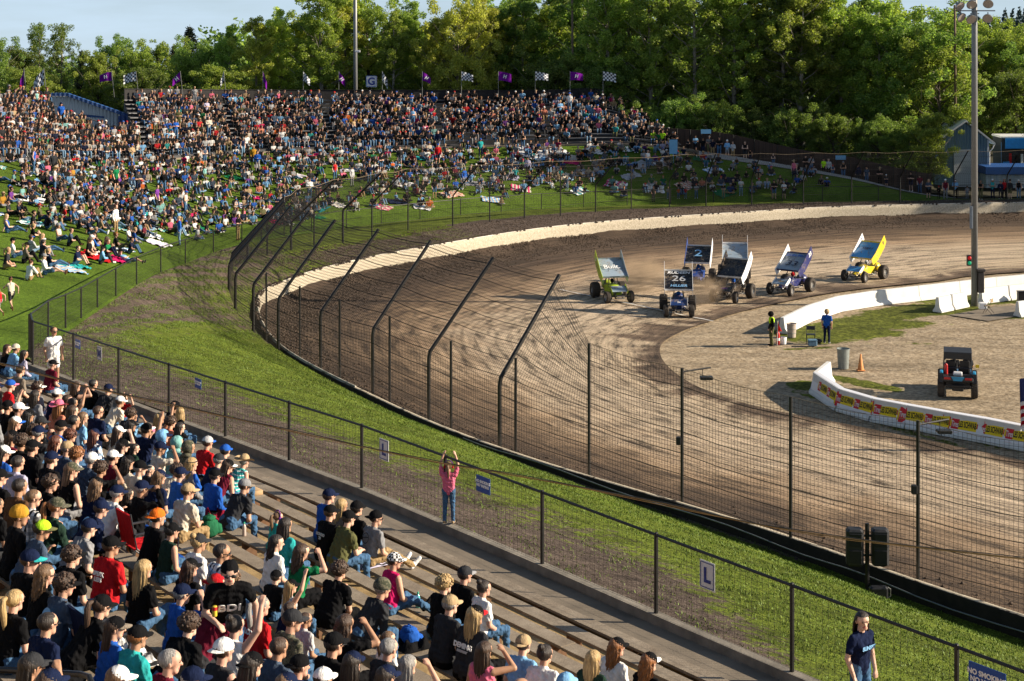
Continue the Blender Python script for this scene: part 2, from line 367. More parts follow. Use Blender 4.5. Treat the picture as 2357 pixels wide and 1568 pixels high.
# bank between the track wall (W) and the spectator fence (FN); index = station
W_ = [(28.3, 27.8, .5), (13.4, 45.3, .6), (7.6, 53, .72), (.1, 61.8, .98), (-5.2, 69.8, .98), (-11.3, 82, 1.05), (-13.4, 88.5, 1.08), (-14.2, 94.8, 1.1), (-13.6, 101.2, 1.1), (-11, 108, 1.12), (-6.3, 115.3, 1.15), (3.7, 126.9, 1.18), (17.6, 134.9, 1.18), (32.5, 140.3, 1.18), (75, 146.4, 1.18)]
FN = [(18.9, 5.4, 7.2), (9.4, 18.3, 7.2), (4.1, 25.5, 7.2), (-1.5, 33.1, 7.2), (-8.4, 43.2, 6.95), (-14.6, 52, 6.6), (-16.1, 64.3, 5.5), (-17, 79.6, 4.6), (-17, 89.7, 3.9), (-16.8, 107, 2.5), (-12.5, 123.5, 1.35), (0, 136.5, 1.1), (16.1, 142.9, 1.0), (33, 144.7, 1.0), (76, 150, 1.0)]
def bank(t, s):
    a = cr(W_, t); b = cr(FN, t); p = a.lerp(b, s)
    steep = max(0, min(1, (b.z - a.z) / 5))
    ft = .035 * max(0.0, min(1.0, (3.4 - t) / 1.4)); s1 = max(0.0, (s - ft) / (1 - ft)); s2 = s1 + steep * (.10 * math.sin(PI * s1))
    p.z = a.z + (b.z - a.z) * s2 + .05 * hsh(p.x * .5, p.y * .5) * min(1, 6 * s * (1 - s))
    if t > 10.2: p.z += .25 * math.sin(PI * s) ** .5 * 0.6
    return p
nu, nv = 560, 48; V = []; GA = []
for i in range(nu + 1):
    t = (len(W_) - 1) * i / nu
    for j in range(nv + 1):
        s = j / nv; p = bank(t, s); V.append(tuple(p))
        if t < 5.6:
            lo = .58 if t > 2.3 else .58 + (2.3 - t) * .6
            g = 1.1 - 3.2 * max(0, s - lo) - (1.2 if s < .02 else 0)
            if t < 1.8: g = max(g, .8)
            if t > 4: g = g * (5.6 - t) / 1.6 + (t - 4) / 1.6 * (.62 - .5 * abs(s - .35))
        elif t < 9: g = .52 - .45 * s + .12 * math.sin(t * 3)
        elif t < 10.5: g = .35 + .4 * (s > .4)
        else: g = -.6 + 1.9 * (s > .55)
        GA.append(g)
F = [(i * (nv + 1) + j, (i + 1) * (nv + 1) + j, (i + 1) * (nv + 1) + j + 1, i * (nv + 1) + j + 1) for i in range(nu) for j in range(nv)]
tag(link('grass_bank', npmesh('grass_bank', V, F, M_BANK, smooth=True, attrs={'grassy': GA})), kind='structure')

# lawn: fence line FN (from the corner on) -> ledge LD -> top of the stands TP
def sY(xv, yv, Y): return tuple(atY(xv, yv, Y))
FL = [FN[5], (-15.4, 58, 6.0), FN[7], FN[8], FN[9], FN[10], (-6.5, 130.8, 1.15), (2.5, 138.5, 1.05), (12.5, 142, 1.0), (16.4, 142.9, 1.0), (24.4, 144, 1), (30, 144.5, 1), (36, 144.8, 1), (44, 145.5, 1), (76, 150, 1)]
LD = [(-42, 60, 8.6), (-43, 88, 8.0), sY(-60, 372, 108), sY(120, 374, 120), sY(330, 372, 134), sY(600, 352, 146), sY(900, 343, 151), sY(1250, 336, 153), sY(1440, 334, 152.5), sY(1570, 344, 152.5), sY(1720, 366, 151.5), sY(1940, 405, 149.5), sY(2144, 450, 147.5), sY(2357, 456, 148), (78, 153, 1.0)]
TP = [(-54, 60, 11.3), (-54, 90, 11.3), sY(-80, 236, 126), sY(110, 238, 138), sY(285, 238, 152), sY(560, 238, 162), sY(900, 238, 165), sY(1250, 238, 166), sY(1388, 238, 166), sY(1520, 300, 160), sY(1720, 345, 156), sY(1940, 400, 154), sY(2144, 440, 153), sY(2357, 450, 153), (80, 158, 1)]
NL = len(FL) - 1
def lawn(t, s):
    a, b = cr(FL, t), cr(LD, t); p = a.lerp(b, s)
    p.z = a.z + (b.z - a.z) * (s + .10 * math.sin(PI * s) * (1 if t > 5 else .4)); return p
nu, nv = 300, 40; V = []; GA = []
for i in range(nu + 1):
    t = NL * i / nu
    for j in range(nv + 1):
        s = j / nv; p = lawn(t, s); p.z += .03 * hsh(p.x * .6, p.y * .6) * (0 < j < nv); V.append(tuple(p)); g = 1.25
        if t > 9 and s > .86: g = -1
        GA.append(g)
F = [(i * (nv + 1) + j, (i + 1) * (nv + 1) + j, (i + 1) * (nv + 1) + j + 1, i * (nv + 1) + j + 1) for i in range(nu) for j in range(nv)]
tag(link('lawn', npmesh('lawn', V, F, M_LAWN, smooth=True, attrs={'grassy': GA})), kind='structure')
# wooded ground behind the stands and the brown fence
bk = MB(); A = [cr(TP, NL * i / 90) - Vector((0, 0, .1)) for i in range(91)]
A = [Vector((p.x, p.y, min(p.z, 5.0) if NL * i / 90 < 9.2 else p.z)) for i, p in enumerate(A)]
B = [Vector((p.x * 1.6 - 10, 260, 7)) for p in A]
bk.strip(B, A); tag(bk.build('wooded_ground', mat('leaf_litter', (.035, .032, .015), .95, scale=.4, var=.5)), kind='structure')
# gravel path beside the brown fence
gp = MB(); A = []; B = []
for i in range(61):
    t = 9.2 + 3.4 * i / 60; a = lawn(t, .82); b = lawn(t, 1.0); A.append(a + Vector((0, 0, .06))); B.append(b + Vector((0, 0, .06)))
gp.strip(B, A); tag(gp.build('gravel_path', mat('gravel', (.30, .28, .25), .95, scale=9, var=.25, bmp=.4)), kind='structure')

# ------------------------------------------------------------------ near bleachers terrain
UA = Vector((-.594, .805, 0)).normalized(); NN = Vector((UA.y, -UA.x, 0)); PA = Vector((4.1, 25.5, 0))
def zoff(s): return 0 if s < 12 else -.6 * min(1.3, (s - 12) / 20.4)
def stand(s, d, z=0.0):
    p = PA + UA * s - NN * d; return Vector((p.x, p.y, z + zoff(s)))
D0, DR, RISE, NR = .86, .78, .2, 26
def dseat(i): return D0 + DR * i
def zseat(i): return 7.24 + RISE * i
M_CONC = mat('walk_concrete', (.19, .155, .115), .9, scale=1.5, var=.25, bmp=.25, bscale=30)
M_CURB = mat('curb_concrete', (.21, .185, .15), .9, scale=2.5, var=.35, bmp=.5, bscale=20)
M_STEP = mat('packed_steps', (.34, .235, .11), .95, scale=2.2, var=.5, bmp=.6, bscale=26)
S0, S1 = -34, 33.6
ss = [S0 + (S1 - S0) * i / 60 for i in range(61)]
wk = MB(); wk.strip([stand(s, .02, 7.2) for s in ss], [stand(s, .70, 7.2) for s in ss])
tag(wk.build('walkway', M_CONC), kind='structure')
cb = MB()
for (d0, d1, z0, z1) in ((-.16, -.16, 6.6, 7.36), (-.16, .02, 7.36, 7.36), (.02, .02, 7.36, 7.19)):
    cb.strip([stand(s, d0, z0 + .01 * math.sin(s * 5)) for s in ss], [stand(s, d1, z1 + .01 * math.sin(s * 5)) for s in ss])
tag(cb.build('kerb', M_CURB), kind='structure')
tr = MB()
prof = [(.70, 7.2), (.70, 6.88)]
for i in range(NR):
    d = dseat(i) + .30; prof += [(d, 6.88 + RISE * i), (d, 6.88 + RISE * (i + 1))]
for (a, b) in zip(prof[:-1], prof[1:]):
    tr.strip([stand(s, a[0], a[1]) for s in ss], [stand(s, b[0], b[1]) for s in ss])
tag(tr.build('terraced_ground', M_STEP), kind='structure')
# ground left of the near stand: joins corner to lawn
lg = MB(); a0 = [stand(S1, d, 6.55 + .22 * max(0, d - 1.4)) for d in (-.1, 1.2, 4, 8, 14, 22)]; a1 = [Vector(FL[0]) + Vector((-.3, 0.2, 0)), Vector((-17, 52.5, 6.6)), Vector((-21, 53, 7)), Vector((-27, 54, 7.5)), Vector((-34, 57, 8)), Vector((-42, 60, 8.6))]
lg.strip(a1, a0); me = lg.mesh('path', M_CONC); tag(link('path', me), kind='structure')
# ------------------------------------------------------------------ people
def cone_mesh(mb, a, b, ra, rb, n=10, caps=2):
    a, b = Vector(a), Vector(b); d = b - a; L = d.length
    d = d / L if L > 1e-6 else Vector((0, 0, 1))
    u = d.cross(Vector((0, 0, 1)) if abs(d.z) < .9 else Vector((1, 0, 0))).normalized(); w = d.cross(u)
    rings = []
    for k in range(caps, 0, -1): th = PI / 2 * k / (caps + .0); rings.append((a - d * ra * math.sin(th * .97), ra * math.cos(th * .97)))
    rings.append((a, ra)); rings.append((b, rb))
    for k in range(1, caps + 1): th = PI / 2 * k / (caps + .0); rings.append((b + d * rb * math.sin(th * .97), rb * math.cos(th * .97)))
    vs = []
    for p, r in rings: vs += [p + (u * math.cos(2 * PI * i / n) + w * math.sin(2 * PI * i / n)) * r for i in range(n)]
    K = len(rings); fs = [(k * n + i, k * n + (i + 1) % n, (k + 1) * n + (i + 1) % n, (k + 1) * n + i) for k in range(K - 1) for i in range(n)]
    fs += [tuple(range(n - 1, -1, -1)), tuple((K - 1) * n + i for i in range(n))]
    mb.add(vs, fs)

POSES = {
 # base, lean, head pitch, arms: (elbow, wrist) per side in torso space (x mirrored for left), legs
 'lap':   dict(b='sit', lean=12, L=((.25, .06, .18), (.12, .27, .04)), R=((.25, .04, .18), (.12, .29, .06))),
 'fwd':   dict(b='sit', lean=40, L=((.26, .14, .18), (.06, .36, .16)), R=((.26, .14, .18), (.08, .36, .20))),
 'up':    dict(b='sit', lean=6, L=((.24, .06, .18), (.12, .28, .05)), R=((.30, .05, .66), (.27, .12, .92))),
 'both':  dict(b='sit', lean=4, L=((.33, .08, .50), (.26, .10, .76)), R=((.33, .08, .50), (.26, .12, .76))),
 'shade': dict(b='sit', lean=10, L=((.25, .06, .18), (.12, .28, .05)), R=((.34, .20, .50), (.13, .20, .70))),
 'phone': dict(b='sit', lean=20, L=((.24, .14, .20), (.05, .36, .24)), R=((.24, .14, .20), (.05, .36, .24))),
 'face':  dict(b='sit', lean=28, L=((.22, .18, .20), (.05, .20, .50)), R=((.24, .14, .18), (.08, .32, .14))),
 'out':   dict(b='sit', lean=14, legs='out', L=((.25, .06, .18), (.10, .30, .08)), R=((.25, .08, .18), (.08, .32, .10))),
 'cross': dict(b='sit', lean=8, legs='cross', L=((.26, .04, .2), (.10, .26, .12)), R=((.26, .04, .2), (.08, .26, .10))),
 'stand': dict(b='stand', lean=2, L=((.25, -.02, .16), (.24, .06, -.06)), R=((.25, -.02, .16), (.22, .08, -.06))),
 'fold':  dict(b='stand', lean=3, L=((.25, .04, .18), (-.04, .22, .22)), R=((.25, .05, .16), (-.04, .24, .18))),
 'reach': dict(b='stand', lean=-4, L=((.23, .06, .70), (.15, .12, .96)), R=((.24, .08, .68), (.17, .14, .94))),
 'bend':  dict(b='stand', lean=38, L=((.30, .04, .20), (.32, .12, -.04)), R=((.26, .12, .2), (.16, .30, .26))),
 'run':   dict(b='stand', lean=14, legs='stride', L=((.30, .12, .30), (.24, .34, .36)), R=((.30, -.12, .26), (.30, -.14, .04))),
 'gsit':  dict(b='ground', lean=-8, L=((.27, -.10, .22), (.26, -.24, -.02)), R=((.24, .08, .2), (.12, .30, .16))),
 'gknee': dict(b='ground', lean=10, legs='knees', L=((.26, .14, .24), (.08, .34, .20)), R=((.26, .14, .24), (.08, .34, .22))),
 'gxleg': dict(b='ground', lean=10, legs='xleg', L=((.25, .06, .2), (.14, .26, .06)), R=((.25, .06, .2), (.12, .28, .08))),
 'glie':  dict(b='ground', lean=-58, L=((.27, -.16, .30), (.2, -.10, .12)), R=((.24, .1, .2), (.06, .18, .14))),
}
def skeleton(pose, yaw=0.0, sleeve='short', shorts=False, fat=1.0, fem=0):
    P = POSES[pose]; th = math.radians(P['lean']); base = P['b']; hz = {'sit': .11, 'stand': .93, 'ground': .11}[base]
    H = Vector((0, 0, hz))
    def T(x, y, z, k=1.0):
        a = th * k; return H + Vector((x, y * math.cos(a) + z * math.sin(a), -y * math.sin(a) + z * math.cos(a)))
    pr = []; A = lambda a, b, ra, rb, tg: pr.append((Vector(a), Vector(b), ra, rb, tg))
    f = fat; sw = .165 if fem else .185
    for s in (-1, 1):
        A(T(s * .065 * f, -.01, .0), T(s * .065 * f, 0, .19), .108 * f, .10 * f, 1)
        A(T(s * .065, 0, .19), T(s * .09, .005, .36), .10 * f, .105, 1)
        A((s * .08, -.01, hz - .02), (s * .08, -.005, hz + .03), .110 * f, .106 * f, 2)
        if fem: A(T(s * .07, .075, .31), T(s * .07, .085, .30), .058, .058, 1)
    A(T(0, .0, -.01), T(0, .002, .2), .116 * f, .108 * f, 1); A(T(0, 0, .2), T(0, .0, .37), .108 * f, .112, 1)
    A(T(-sw + .035, -.005, .44), T(sw - .035, -.005, .44), .066, .066, 1)
    A(T(0, -.01, .38), T(0, -.012, .49), .105, .062, 1)
    if f > 1.1: A(T(0, .06, .06), T(0, .07, .18), .11 * f, .10 * f, 1)
    nb = T(0, -.005, .48); Hc = T(0, .012, .48) + Vector((0, .05 * math.sin(th) + .012, .175)) if abs(P['lean']) < 50 else T(0, .03, .67, .8)
    A(nb, Hc + Vector((0, -.02, -.06)), .056, .053, 0)
    R = Rz(math.radians(yaw)); hp = math.radians(-min(14, max(0, P['lean'] * .25)))
    HR = R @ Rx(hp); h = lambda x, y, z: Hc + HR @ Vector((x, y, z))
    A(h(0, -.025, .03), h(0, .018, .035), .090, .088, 0); A(h(0, .03, .0), h(0, .034, -.055), .070, .052, 0)
    A(h(-.02, .05, -.078), h(.02, .05, -.078), .036, .036, 0); A(h(0, .092, .01), h(0, .112, -.022), .011, .017, 0)
    A(h(-.018, .082, -.058), h(.018, .082, -.058), .013, .013, 5)
    A(h(-.03, .085, .035), h(.03, .085, .035), .02, .02, 0)
    for s in (-1, 1):
        A(h(s * .09, -.005, .012), h(s * .088, -.005, -.022), .017, .013, 0)
        # arms
        E, W = P['R' if s > 0 else 'L']; S = T(s * sw, 0, .435); E = T(s * E[0], E[1], E[2]); W = T(s * W[0], W[1], W[2])
        d1 = (E - S).normalized() * .285; E = S + d1; d2 = (W - E).normalized() * .25; W = E + d2
        if sleeve == 'long': A(S, E, .066, .054, 1); A(E, W, .052, .040, 1)
        elif sleeve == 'short': A(S, S + d1 * .60, .067, .062, 1); A(S + d1 * .55, E, .048, .040, 0); A(E, W, .043, .029, 0)
        else: A(S, S + d1 * .04, .055, .054, 0); A(S, E, .054, .040, 0); A(E, W, .043, .029, 0)
        if sleeve == 'none': A(T(s * .11, -.01, .44), T(s * .13, -.01, .43), .068, .064, 1)
        d = d2.normalized(); side = d.cross(Vector((0, 0, 1)));
        side = side.normalized() if side.length > .1 else Vector((1, 0, 0)); dn = d.cross(side) * 1.0
        if dn.z > 0: dn = -dn
        for q in (-.018, .018): A(W + side * q * .6, W + d * .075 + side * q, .020, .019, 0)
        for q, ln in ((-.030, .052), (-.010, .062), (.010, .060), (.030, .046)):
            k0 = W + d * .085 + side * q; k1 = k0 + (d * .8 + dn * .35) * ln * .6; k2 = k1 + (d * .35 + dn * .8) * ln * .55
            A(k0, k1, .0098, .0092, 0); A(k1, k2, .0092, .0082, 0)
        t0 = W + d * .03 + side * (.026 * -s); t1 = t0 + (side * -s * .6 + d * .7 + dn * .25) * .038; A(t0, t1, .011, .0105, 0); A(t1, t1 + (d + dn * .4) * .026, .010, .0085, 0)
        # legs
        lg = P.get('legs', 'norm'); sg = 0 if shorts else 2
        def leg(h0, k, an, toe):
            h0, k, an, toe = Vector(h0), Vector(k), Vector(an), Vector(toe); fk = (f - 1) * .5 + 1
            if shorts:
                A(h0, h0.lerp(k, .72), .092 * fk, .078 * fk, 2); A(h0.lerp(k, .65), k, .062, .054, 0); A(k, an, .054, .036, 0)
            else: A(h0, k, .092 * fk, .066 * fk, 2); A(k, an, .062, .050, 2)
            hl = an + Vector((0, 0, -.015)); A(hl - (toe - an).normalized() * .02, toe, .044, .036, 3)
        if base == 'sit':
            if lg == 'out': leg((s * .09, .02, hz), (s * .13, .44, .13), (s * .12, .80, -.12), (s * .14, .93, -.02))
            elif lg == 'cross':
                if s > 0: leg((s * .09, .02, hz), (s * .07, .45, .20), (-.10, .56, -.13), (-.16, .72, -.12))
                else: leg((s * .09, .02, hz), (s * .09, .44, .09), (s * .09, .44, -.33), (s * .1, .60, -.36))
            else:
                o = .02 * s + (.03 if s < 0 else 0); leg((s * .09, .02, hz), (s * .14, .43 + o, .10), (s * .13, .42 + o * 2, -.31), (s * .15, .57 + o * 2, -.35))
        elif base == 'stand':
            if lg == 'stride':
                if s > 0: leg((s * .09, 0, hz - .06), (s * .09, .30, .55), (s * .09, .22, .14), (s * .09, .38, .12))
                else: leg((s * .09, 0, hz - .06), (s * .09, -.05, .48), (s * .09, -.36, .28), (s * .09, -.38, .12))
            else: leg((s * .09, 0, hz - .06), (s * .105, .03, .49), (s * .11 + .01 * s, -.01, .09), (s * .13, .14, .045))
        else:
            if lg == 'knees': leg((s * .09, .02, hz), (s * .12, .36, .46), (s * .11, .56, .08), (s * .12, .70, .06))
            elif lg == 'xleg': leg((s * .09, .02, hz), (s * .33, .28, .15), (-s * .05, .38, .10), (-s * .14, .42, .08))
            else: leg((s * .09, .02, hz), (s * .14, .45, .14 + (.16 if s > 0 else 0)), (s * .13, .86, .07), (s * .16, .90, .18))
    return pr, Hc, HR, (T, th)
def seg_dist(V, a, b, ra, rb):
    a = np.array(a); b = np.array(b); d = b - a; L2 = max(1e-9, d @ d); t = np.clip(((V - a) @ d) / L2, 0, 1)
    return np.linalg.norm(V - a - t[:, None] * d, axis=1) - (ra + (rb - ra) * t)
BODY = {}
def body(pose, yaw=0, sleeve='short', shorts=False, fat=1.0, fem=0, vox=.0115):
    key = (pose, yaw, sleeve, shorts, fat, fem, vox)
    if key in BODY: return BODY[key]
    pr, Hc, HR, TT = skeleton(pose, yaw, sleeve, shorts, fat, fem); mb = MB()
    hi = vox < .02
    for a, b, ra, rb, tg in pr:
        if not hi and ra < .013: continue
        cone_mesh(mb, a, b, ra, rb, 12 if hi else 8, 3 if hi else 2)
    me = mb.mesh('body_tmp', []); o = bpy.data.objects.new('body_tmp', me); COL.objects.link(o)
    r = o.modifiers.new('r', 'REMESH'); r.mode = 'VOXEL'; r.voxel_size = vox; r.use_smooth_shade = True
    sm = o.modifiers.new('s', 'SMOOTH'); sm.factor = .5; sm.iterations = 3 if hi else 1
    out = bpy.data.meshes.new_from_object(o.evaluated_get(bpy.context.evaluated_depsgraph_get()))
    bpy.data.objects.remove(o); out.name = 'body_' + pose
    n = len(out.polygons); C = np.empty(n * 3, np.float32); out.polygons.foreach_get('center', C); C = C.reshape(-1, 3).astype(float)
    best = np.full(n, 9.0); tg = np.zeros(n, np.int32)
    for a, b, ra, rb, t in pr:
        d = seg_dist(C, a, b, ra, rb) - (.004 if t == 1 and sleeve != 'none' else 0); k = d < best; best[k] = d[k]; tg[k] = t
    tg[tg == 5] = 4
    # creases pressed into the clothing
    nv_ = len(out.vertices); VC = np.empty(nv_ * 3, np.float32); out.vertices.foreach_get('co', VC); VC = VC.reshape(-1, 3).astype(float); NO = np.empty(nv_ * 3, np.float32); out.vertices.foreach_get('normal', NO); NO = NO.reshape(-1, 3)
    cv = np.zeros(nv_); li = np.empty(len(out.loops), np.int32); out.loops.foreach_get('vertex_index', li); lt = np.empty(n, np.int32); out.polygons.foreach_get('loop_total', lt); np.maximum.at(cv, li, np.repeat(np.isin(tg, (1, 2)).astype(float), lt)); skn = np.zeros(nv_); np.maximum.at(skn, li, np.repeat(np.isin(tg, (0, 4)).astype(float), lt)); cv *= 1 - skn
    x, y, z = VC.T; w = np.sin(x * 31 + 6 * np.sin(z * 13 + x * 5) + y * 9) * np.sin(z * 27 + 5 * np.sin(y * 15 + x * 7)) + .6 * np.sin(z * 52 + x * 23 + 4 * np.sin(y * 22))
    VC += NO * (cv * w * .0065)[:, None]; out.vertices.foreach_set('co', VC.astype(np.float32).ravel())
    out.materials.clear()
    for _ in range(5): out.materials.append(None)
    out.polygons.foreach_set('material_index', tg); out.shade_smooth(); out.update()
    BODY[key] = (out, Hc, HR, TT); return BODY[key]

# hair and headwear, built once per style in head space (origin = head centre, +y = face)
M_DARK = mat('black_plastic', (.012, .012, .014), .5)
def hairmat(c):
    k = 'hair_%02d_%02d_%02d' % tuple(int(x * 99) for x in c)
    if k in MATS: return MATS[k]
    m, nt, bs = nt_new(k); v = coords(nt, 'Object', (38, 38, 4)); f = noise(nt, v, 1.6, 3)
    r = ramp(nt, f, [(.3, tuple(x * .45 for x in c)), (.7, tuple(min(1, x * 1.5) for x in c))]); nt.links.new(r.outputs[0], bs.inputs['Base Color'])
    bs.inputs['Roughness'].default_value = .55; bump(nt, bs, f, .8, .02); MATS[k] = m; return m
HM = {}
def hair_mesh(kind, lo=False):
    key = (kind, lo)
    if key in HM: return HM[key]
    rg = random.Random(len(kind) * 13); mb = MB(); n, m = (10, 7) if lo else (22, 15)
    kf = lambda p: not (p.y > .035 and p.z < .045) and not (p.z < -.05 and abs(p.x) > .06 and p.y > -.02)
    if kind == 'short': mb.ell((0, -.014, .034), (.097, .112, .096), n, m, keep=kf, noise_=.015, rg=rg)
    elif kind == 'curly':
        mb.ell((0, -.018, .042), (.118, .130, .114), n, m, keep=kf, noise_=.09, rg=rg)
        for _ in range(0 if lo else 70):
            a = rg.uniform(0, 2 * PI); z = rg.uniform(-.3, 1); q = math.sqrt(1 - z * z); p = Vector((.115 * q * math.cos(a), -.018 + .125 * q * math.sin(a), .042 + .11 * z))
            if p.y > .06 and p.z < .05: continue
            mb.ell(p, (.022, .022, .018), 6, 4, noise_=.2, rg=rg)
    elif kind in ('long', 'wavy'):
        mb.ell((0, -.014, .036), (.104, .120, .102), n, m, keep=kf, noise_=.015, rg=rg)
        K = 12 if lo else 26; rows = 6 if lo else 12; L = .36 if kind == 'long' else .30; vs = []
        for j in range(rows + 1):
            q = j / rows; z = .03 - L * q
            for i in range(K):
                a = PI * (1.06 + .88 * i / (K - 1)); ww = (.104 + (.03 * math.sin(PI * q))) * (1 - .25 * q * q); st = 1 + .07 * math.sin(i * 2.1) + (.08 * math.sin(q * 16 + i) if kind == 'wavy' else .02 * math.sin(q * 7 + i * 1.7))
                vs.append((math.cos(a) * ww * st, -.012 + math.sin(a) * (.112 + .015 * q) * st * (1 - .12 * q) - .03 * q, z - (.03 * math.sin(i * 3.3) if j == rows else 0)))
        fs = [(j * K + i, (j + 1) * K + i, (j + 1) * K + i + 1, j * K + i + 1) for j in range(rows) for i in range(K - 1)]
        inner = [(x * .86, y * .82 - .006, z) for x, y, z in vs]
        mb.add(vs, fs); mb.add(inner, [tuple(reversed(f)) for f in fs]); o1 = len(vs)
        for j in (0, rows): mb.add([vs[j * K + i] for i in range(K)] + [inner[j * K + i] for i in range(K)], [(i, i + 1, K + i + 1, K + i) for i in range(K - 1)])
        for i in (0, K - 1): mb.add([vs[j * K + i] for j in range(rows + 1)] + [inner[j * K + i] for j in range(rows + 1)], [(j, j + 1, rows + 2 + j, rows + 1 + j) for j in range(rows)])
    elif kind == 'pony':
        mb.ell((0, -.014, .036), (.100, .115, .100), n, m, keep=kf, noise_=.01, rg=rg)
        mb.tube([(0, -.12, .06), (0, -.165, .05), (0, -.175, -.03), (.01, -.16, -.13), (.015, -.15, -.23), (.01, -.15, -.29)], [.024, .034, .040, .038, .028, .008], 8)
    elif kind == 'bun':
        mb.ell((0, -.014, .036), (.100, .115, .100), n, m, keep=kf, noise_=.01, rg=rg); mb.ell((0, -.10, .12), (.048, .046, .044), 10, 7, noise_=.08, rg=rg)
    elif kind == 'balding': mb.ell((0, -.018, .005), (.099, .112, .075), n, m, keep=lambda p: p.y < .02 and p.z < .035, noise_=.01, rg=rg)
    elif kind == 'hood':
        mb.ell((0, -.022, .025), (.122, .135, .132), n, m, keep=lambda p: not (p.y > .05 and p.z < .075), noise_=.02, rg=rg); mb.ell((0, -.045, -.125), (.11, .095, .06), n, m, noise_=.03, rg=rg)
    HM[key] = mb.mesh('hair_' + kind, [None], True); return HM[key]
def hat_mesh(kind, lo=False):
    key = ('hat', kind, lo)
    if key in HM: return HM[key]
    mb = MB(); n, m = (10, 7) if lo else (22, 15)
    if kind in ('cap', 'capback', 'trucker'):
        s = -1 if kind == 'capback' else 1
        mb.ell((0, -.008, .043), (.102, .116, .099), n, m, keep=lambda p: p.z > -.004 and not (kind == 'capback' and p.y > .1 and p.z < .035))
        mb.ell((0, -.008, .148), (.008, .008, .006), 6, 4)
        K = 4 if lo else 10; top = []; bot = []
        for i in range(K + 1):
            a = -1 + 2 * i / K; x = a * .088; y0 = .118 * math.sqrt(max(0, 1 - (x / .109) ** 2)) - .012; y1 = y0 + .082 * math.sqrt(max(0, 1 - abs(a) ** 2.6)) + .004
            zz = -.016 * a * a
            top.append((x * s, (y0) * s - .0, .050 + zz)); bot.append((x * s, y1 * s, .036 + zz))
        mb.add(top + bot + [(x, y, z - .007) for x, y, z in top + bot], [f for i in range(K) for f in ((i, i + 1, K + 2 + i, K + 1 + i), (2 * K + 2 + i, 3 * K + 3 + i, 3 * K + 4 + i, 2 * K + 3 + i), (K + 1 + i, K + 2 + i, 3 * K + 4 + i, 3 * K + 3 + i))], 1)
    elif kind == 'beanie': mb.ell((0, -.014, .048), (.110, .124, .112), n, m, keep=lambda p: p.z > -.03); mb.ell((0, -.014, .035), (.114, .128, .024), n, 5)
    elif kind == 'cowboy':
        mb.ell((0, -.008, .05), (.102, .116, .125), n, m, keep=lambda p: p.z > -.005)
        K = 24; rr = [(.100, .115), (.150, .165), (.20, .215)]; vs = []
        for k, (rx_, ry_) in enumerate(rr):
            for i in range(K):
                a = 2 * PI * i / K; vs.append((rx_ * math.cos(a), -.008 + ry_ * math.sin(a), .05 + (k * .5) ** 2 * .055 * abs(math.cos(a)) ** 2 - .012 * k * abs(math.sin(a))))
        mb.add(vs, [(k * K + i, k * K + (i + 1) % K, (k + 1) * K + (i + 1) % K, (k + 1) * K + i) for k in (0, 1) for i in range(K)]); mb.ell((0, -.008, .066), (.108, .122, .016), 20, 4, 1)
    elif kind == 'helmet':
        mb.ell((0, -.005, .025), (.132, .15, .145), n, m); mb.ell((0, .02, .02), (.118, .135, .045), n, 5, 1)
    elif kind == 'muffs':
        mb.tube([(-.112, -.005, .0), (-.108, -.005, .09), (-.06, -.005, .15), (0, -.005, .165), (.06, -.005, .15), (.108, -.005, .09), (.112, -.005, 0)], .012, 6); mb.ell((-.112, -.005, -.01), (.026, .042, .048), 10, 7, 1); mb.ell((.112, -.005, -.01), (.026, .042, .048), 10, 7, 1)
    elif kind == 'band': mb.ell((0, -.012, .06), (.110, .124, .022), n, 5)
    elif kind == 'glasses':
        mb.box((0, .107, .012), (.13, .006, .008)); mb.ell((-.036, .102, .004), (.03, .014, .022), 8, 5); mb.ell((.036, .102, .004), (.03, .014, .022), 8, 5); mb.box((-.09, .05, .014), (.006, .11, .008)); mb.box((.09, .05, .014), (.006, .11, .008))
    elif kind == 'eyes':
        for s in (-1, 1): mb.ell((s * .032, .093, .012), (.014, .010, .008), 8, 5); mb.box((s * .032, .106, .032), (.034, .006, .006), 1)
    HM[key] = mb.mesh('hat_' + kind, [None, None], True); return HM[key]

SKINS = [(.62, .36, .25), (.55, .31, .21), (.66, .41, .30), (.42, .23, .14), (.58, .33, .24)]
CN = {'black': (.007, .007, .008), 'charcoal': (.032, .033, .037), 'navy': (.009, .015, .045), 'white': (.80, .79, .77), 'cream': (.62, .55, .44), 'grey': (.24, .24, .25), 'light grey': (.45, .45, .46),
      'red': (.50, .015, .02), 'maroon': (.14, .012, .028), 'blue': (.02, .10, .42), 'light blue': (.20, .42, .68), 'teal': (.03, .36, .36), 'green': (.01, .16, .06), 'olive': (.11, .11, .045), 'tan': (.42, .30, .17), 'brown': (.11, .055, .028),
      'orange': (.75, .16, .02), 'pink': (.72, .16, .26), 'magenta': (.55, .015, .12), 'purple': (.16, .04, .26), 'yellow': (.72, .50, .04), 'mustard': (.48, .25, .03), 'taupe': (.20, .165, .13), 'slate': (.06, .085, .13), 'lime': (.45, .75, .03),
      'lavender': (.45, .42, .55), 'coral': (.62, .22, .14), 'khaki': (.32, .22, .11), 'denim': (.06, .13, .24), 'light denim': (.17, .28, .40), 'dark green': (.018, .04, .028), 'neon': (.5, .9, .02), 'mint': (.20, .42, .40)}
HC = {'black': (.012, .010, .009), 'brown': (.055, .028, .015), 'light brown': (.16, .09, .045), 'blond': (.42, .28, .12), 'grey': (.26, .245, .23), 'auburn': (.11, .03, .013), 'ginger': (.26, .10, .03), 'dark': (.022, .014, .010)}
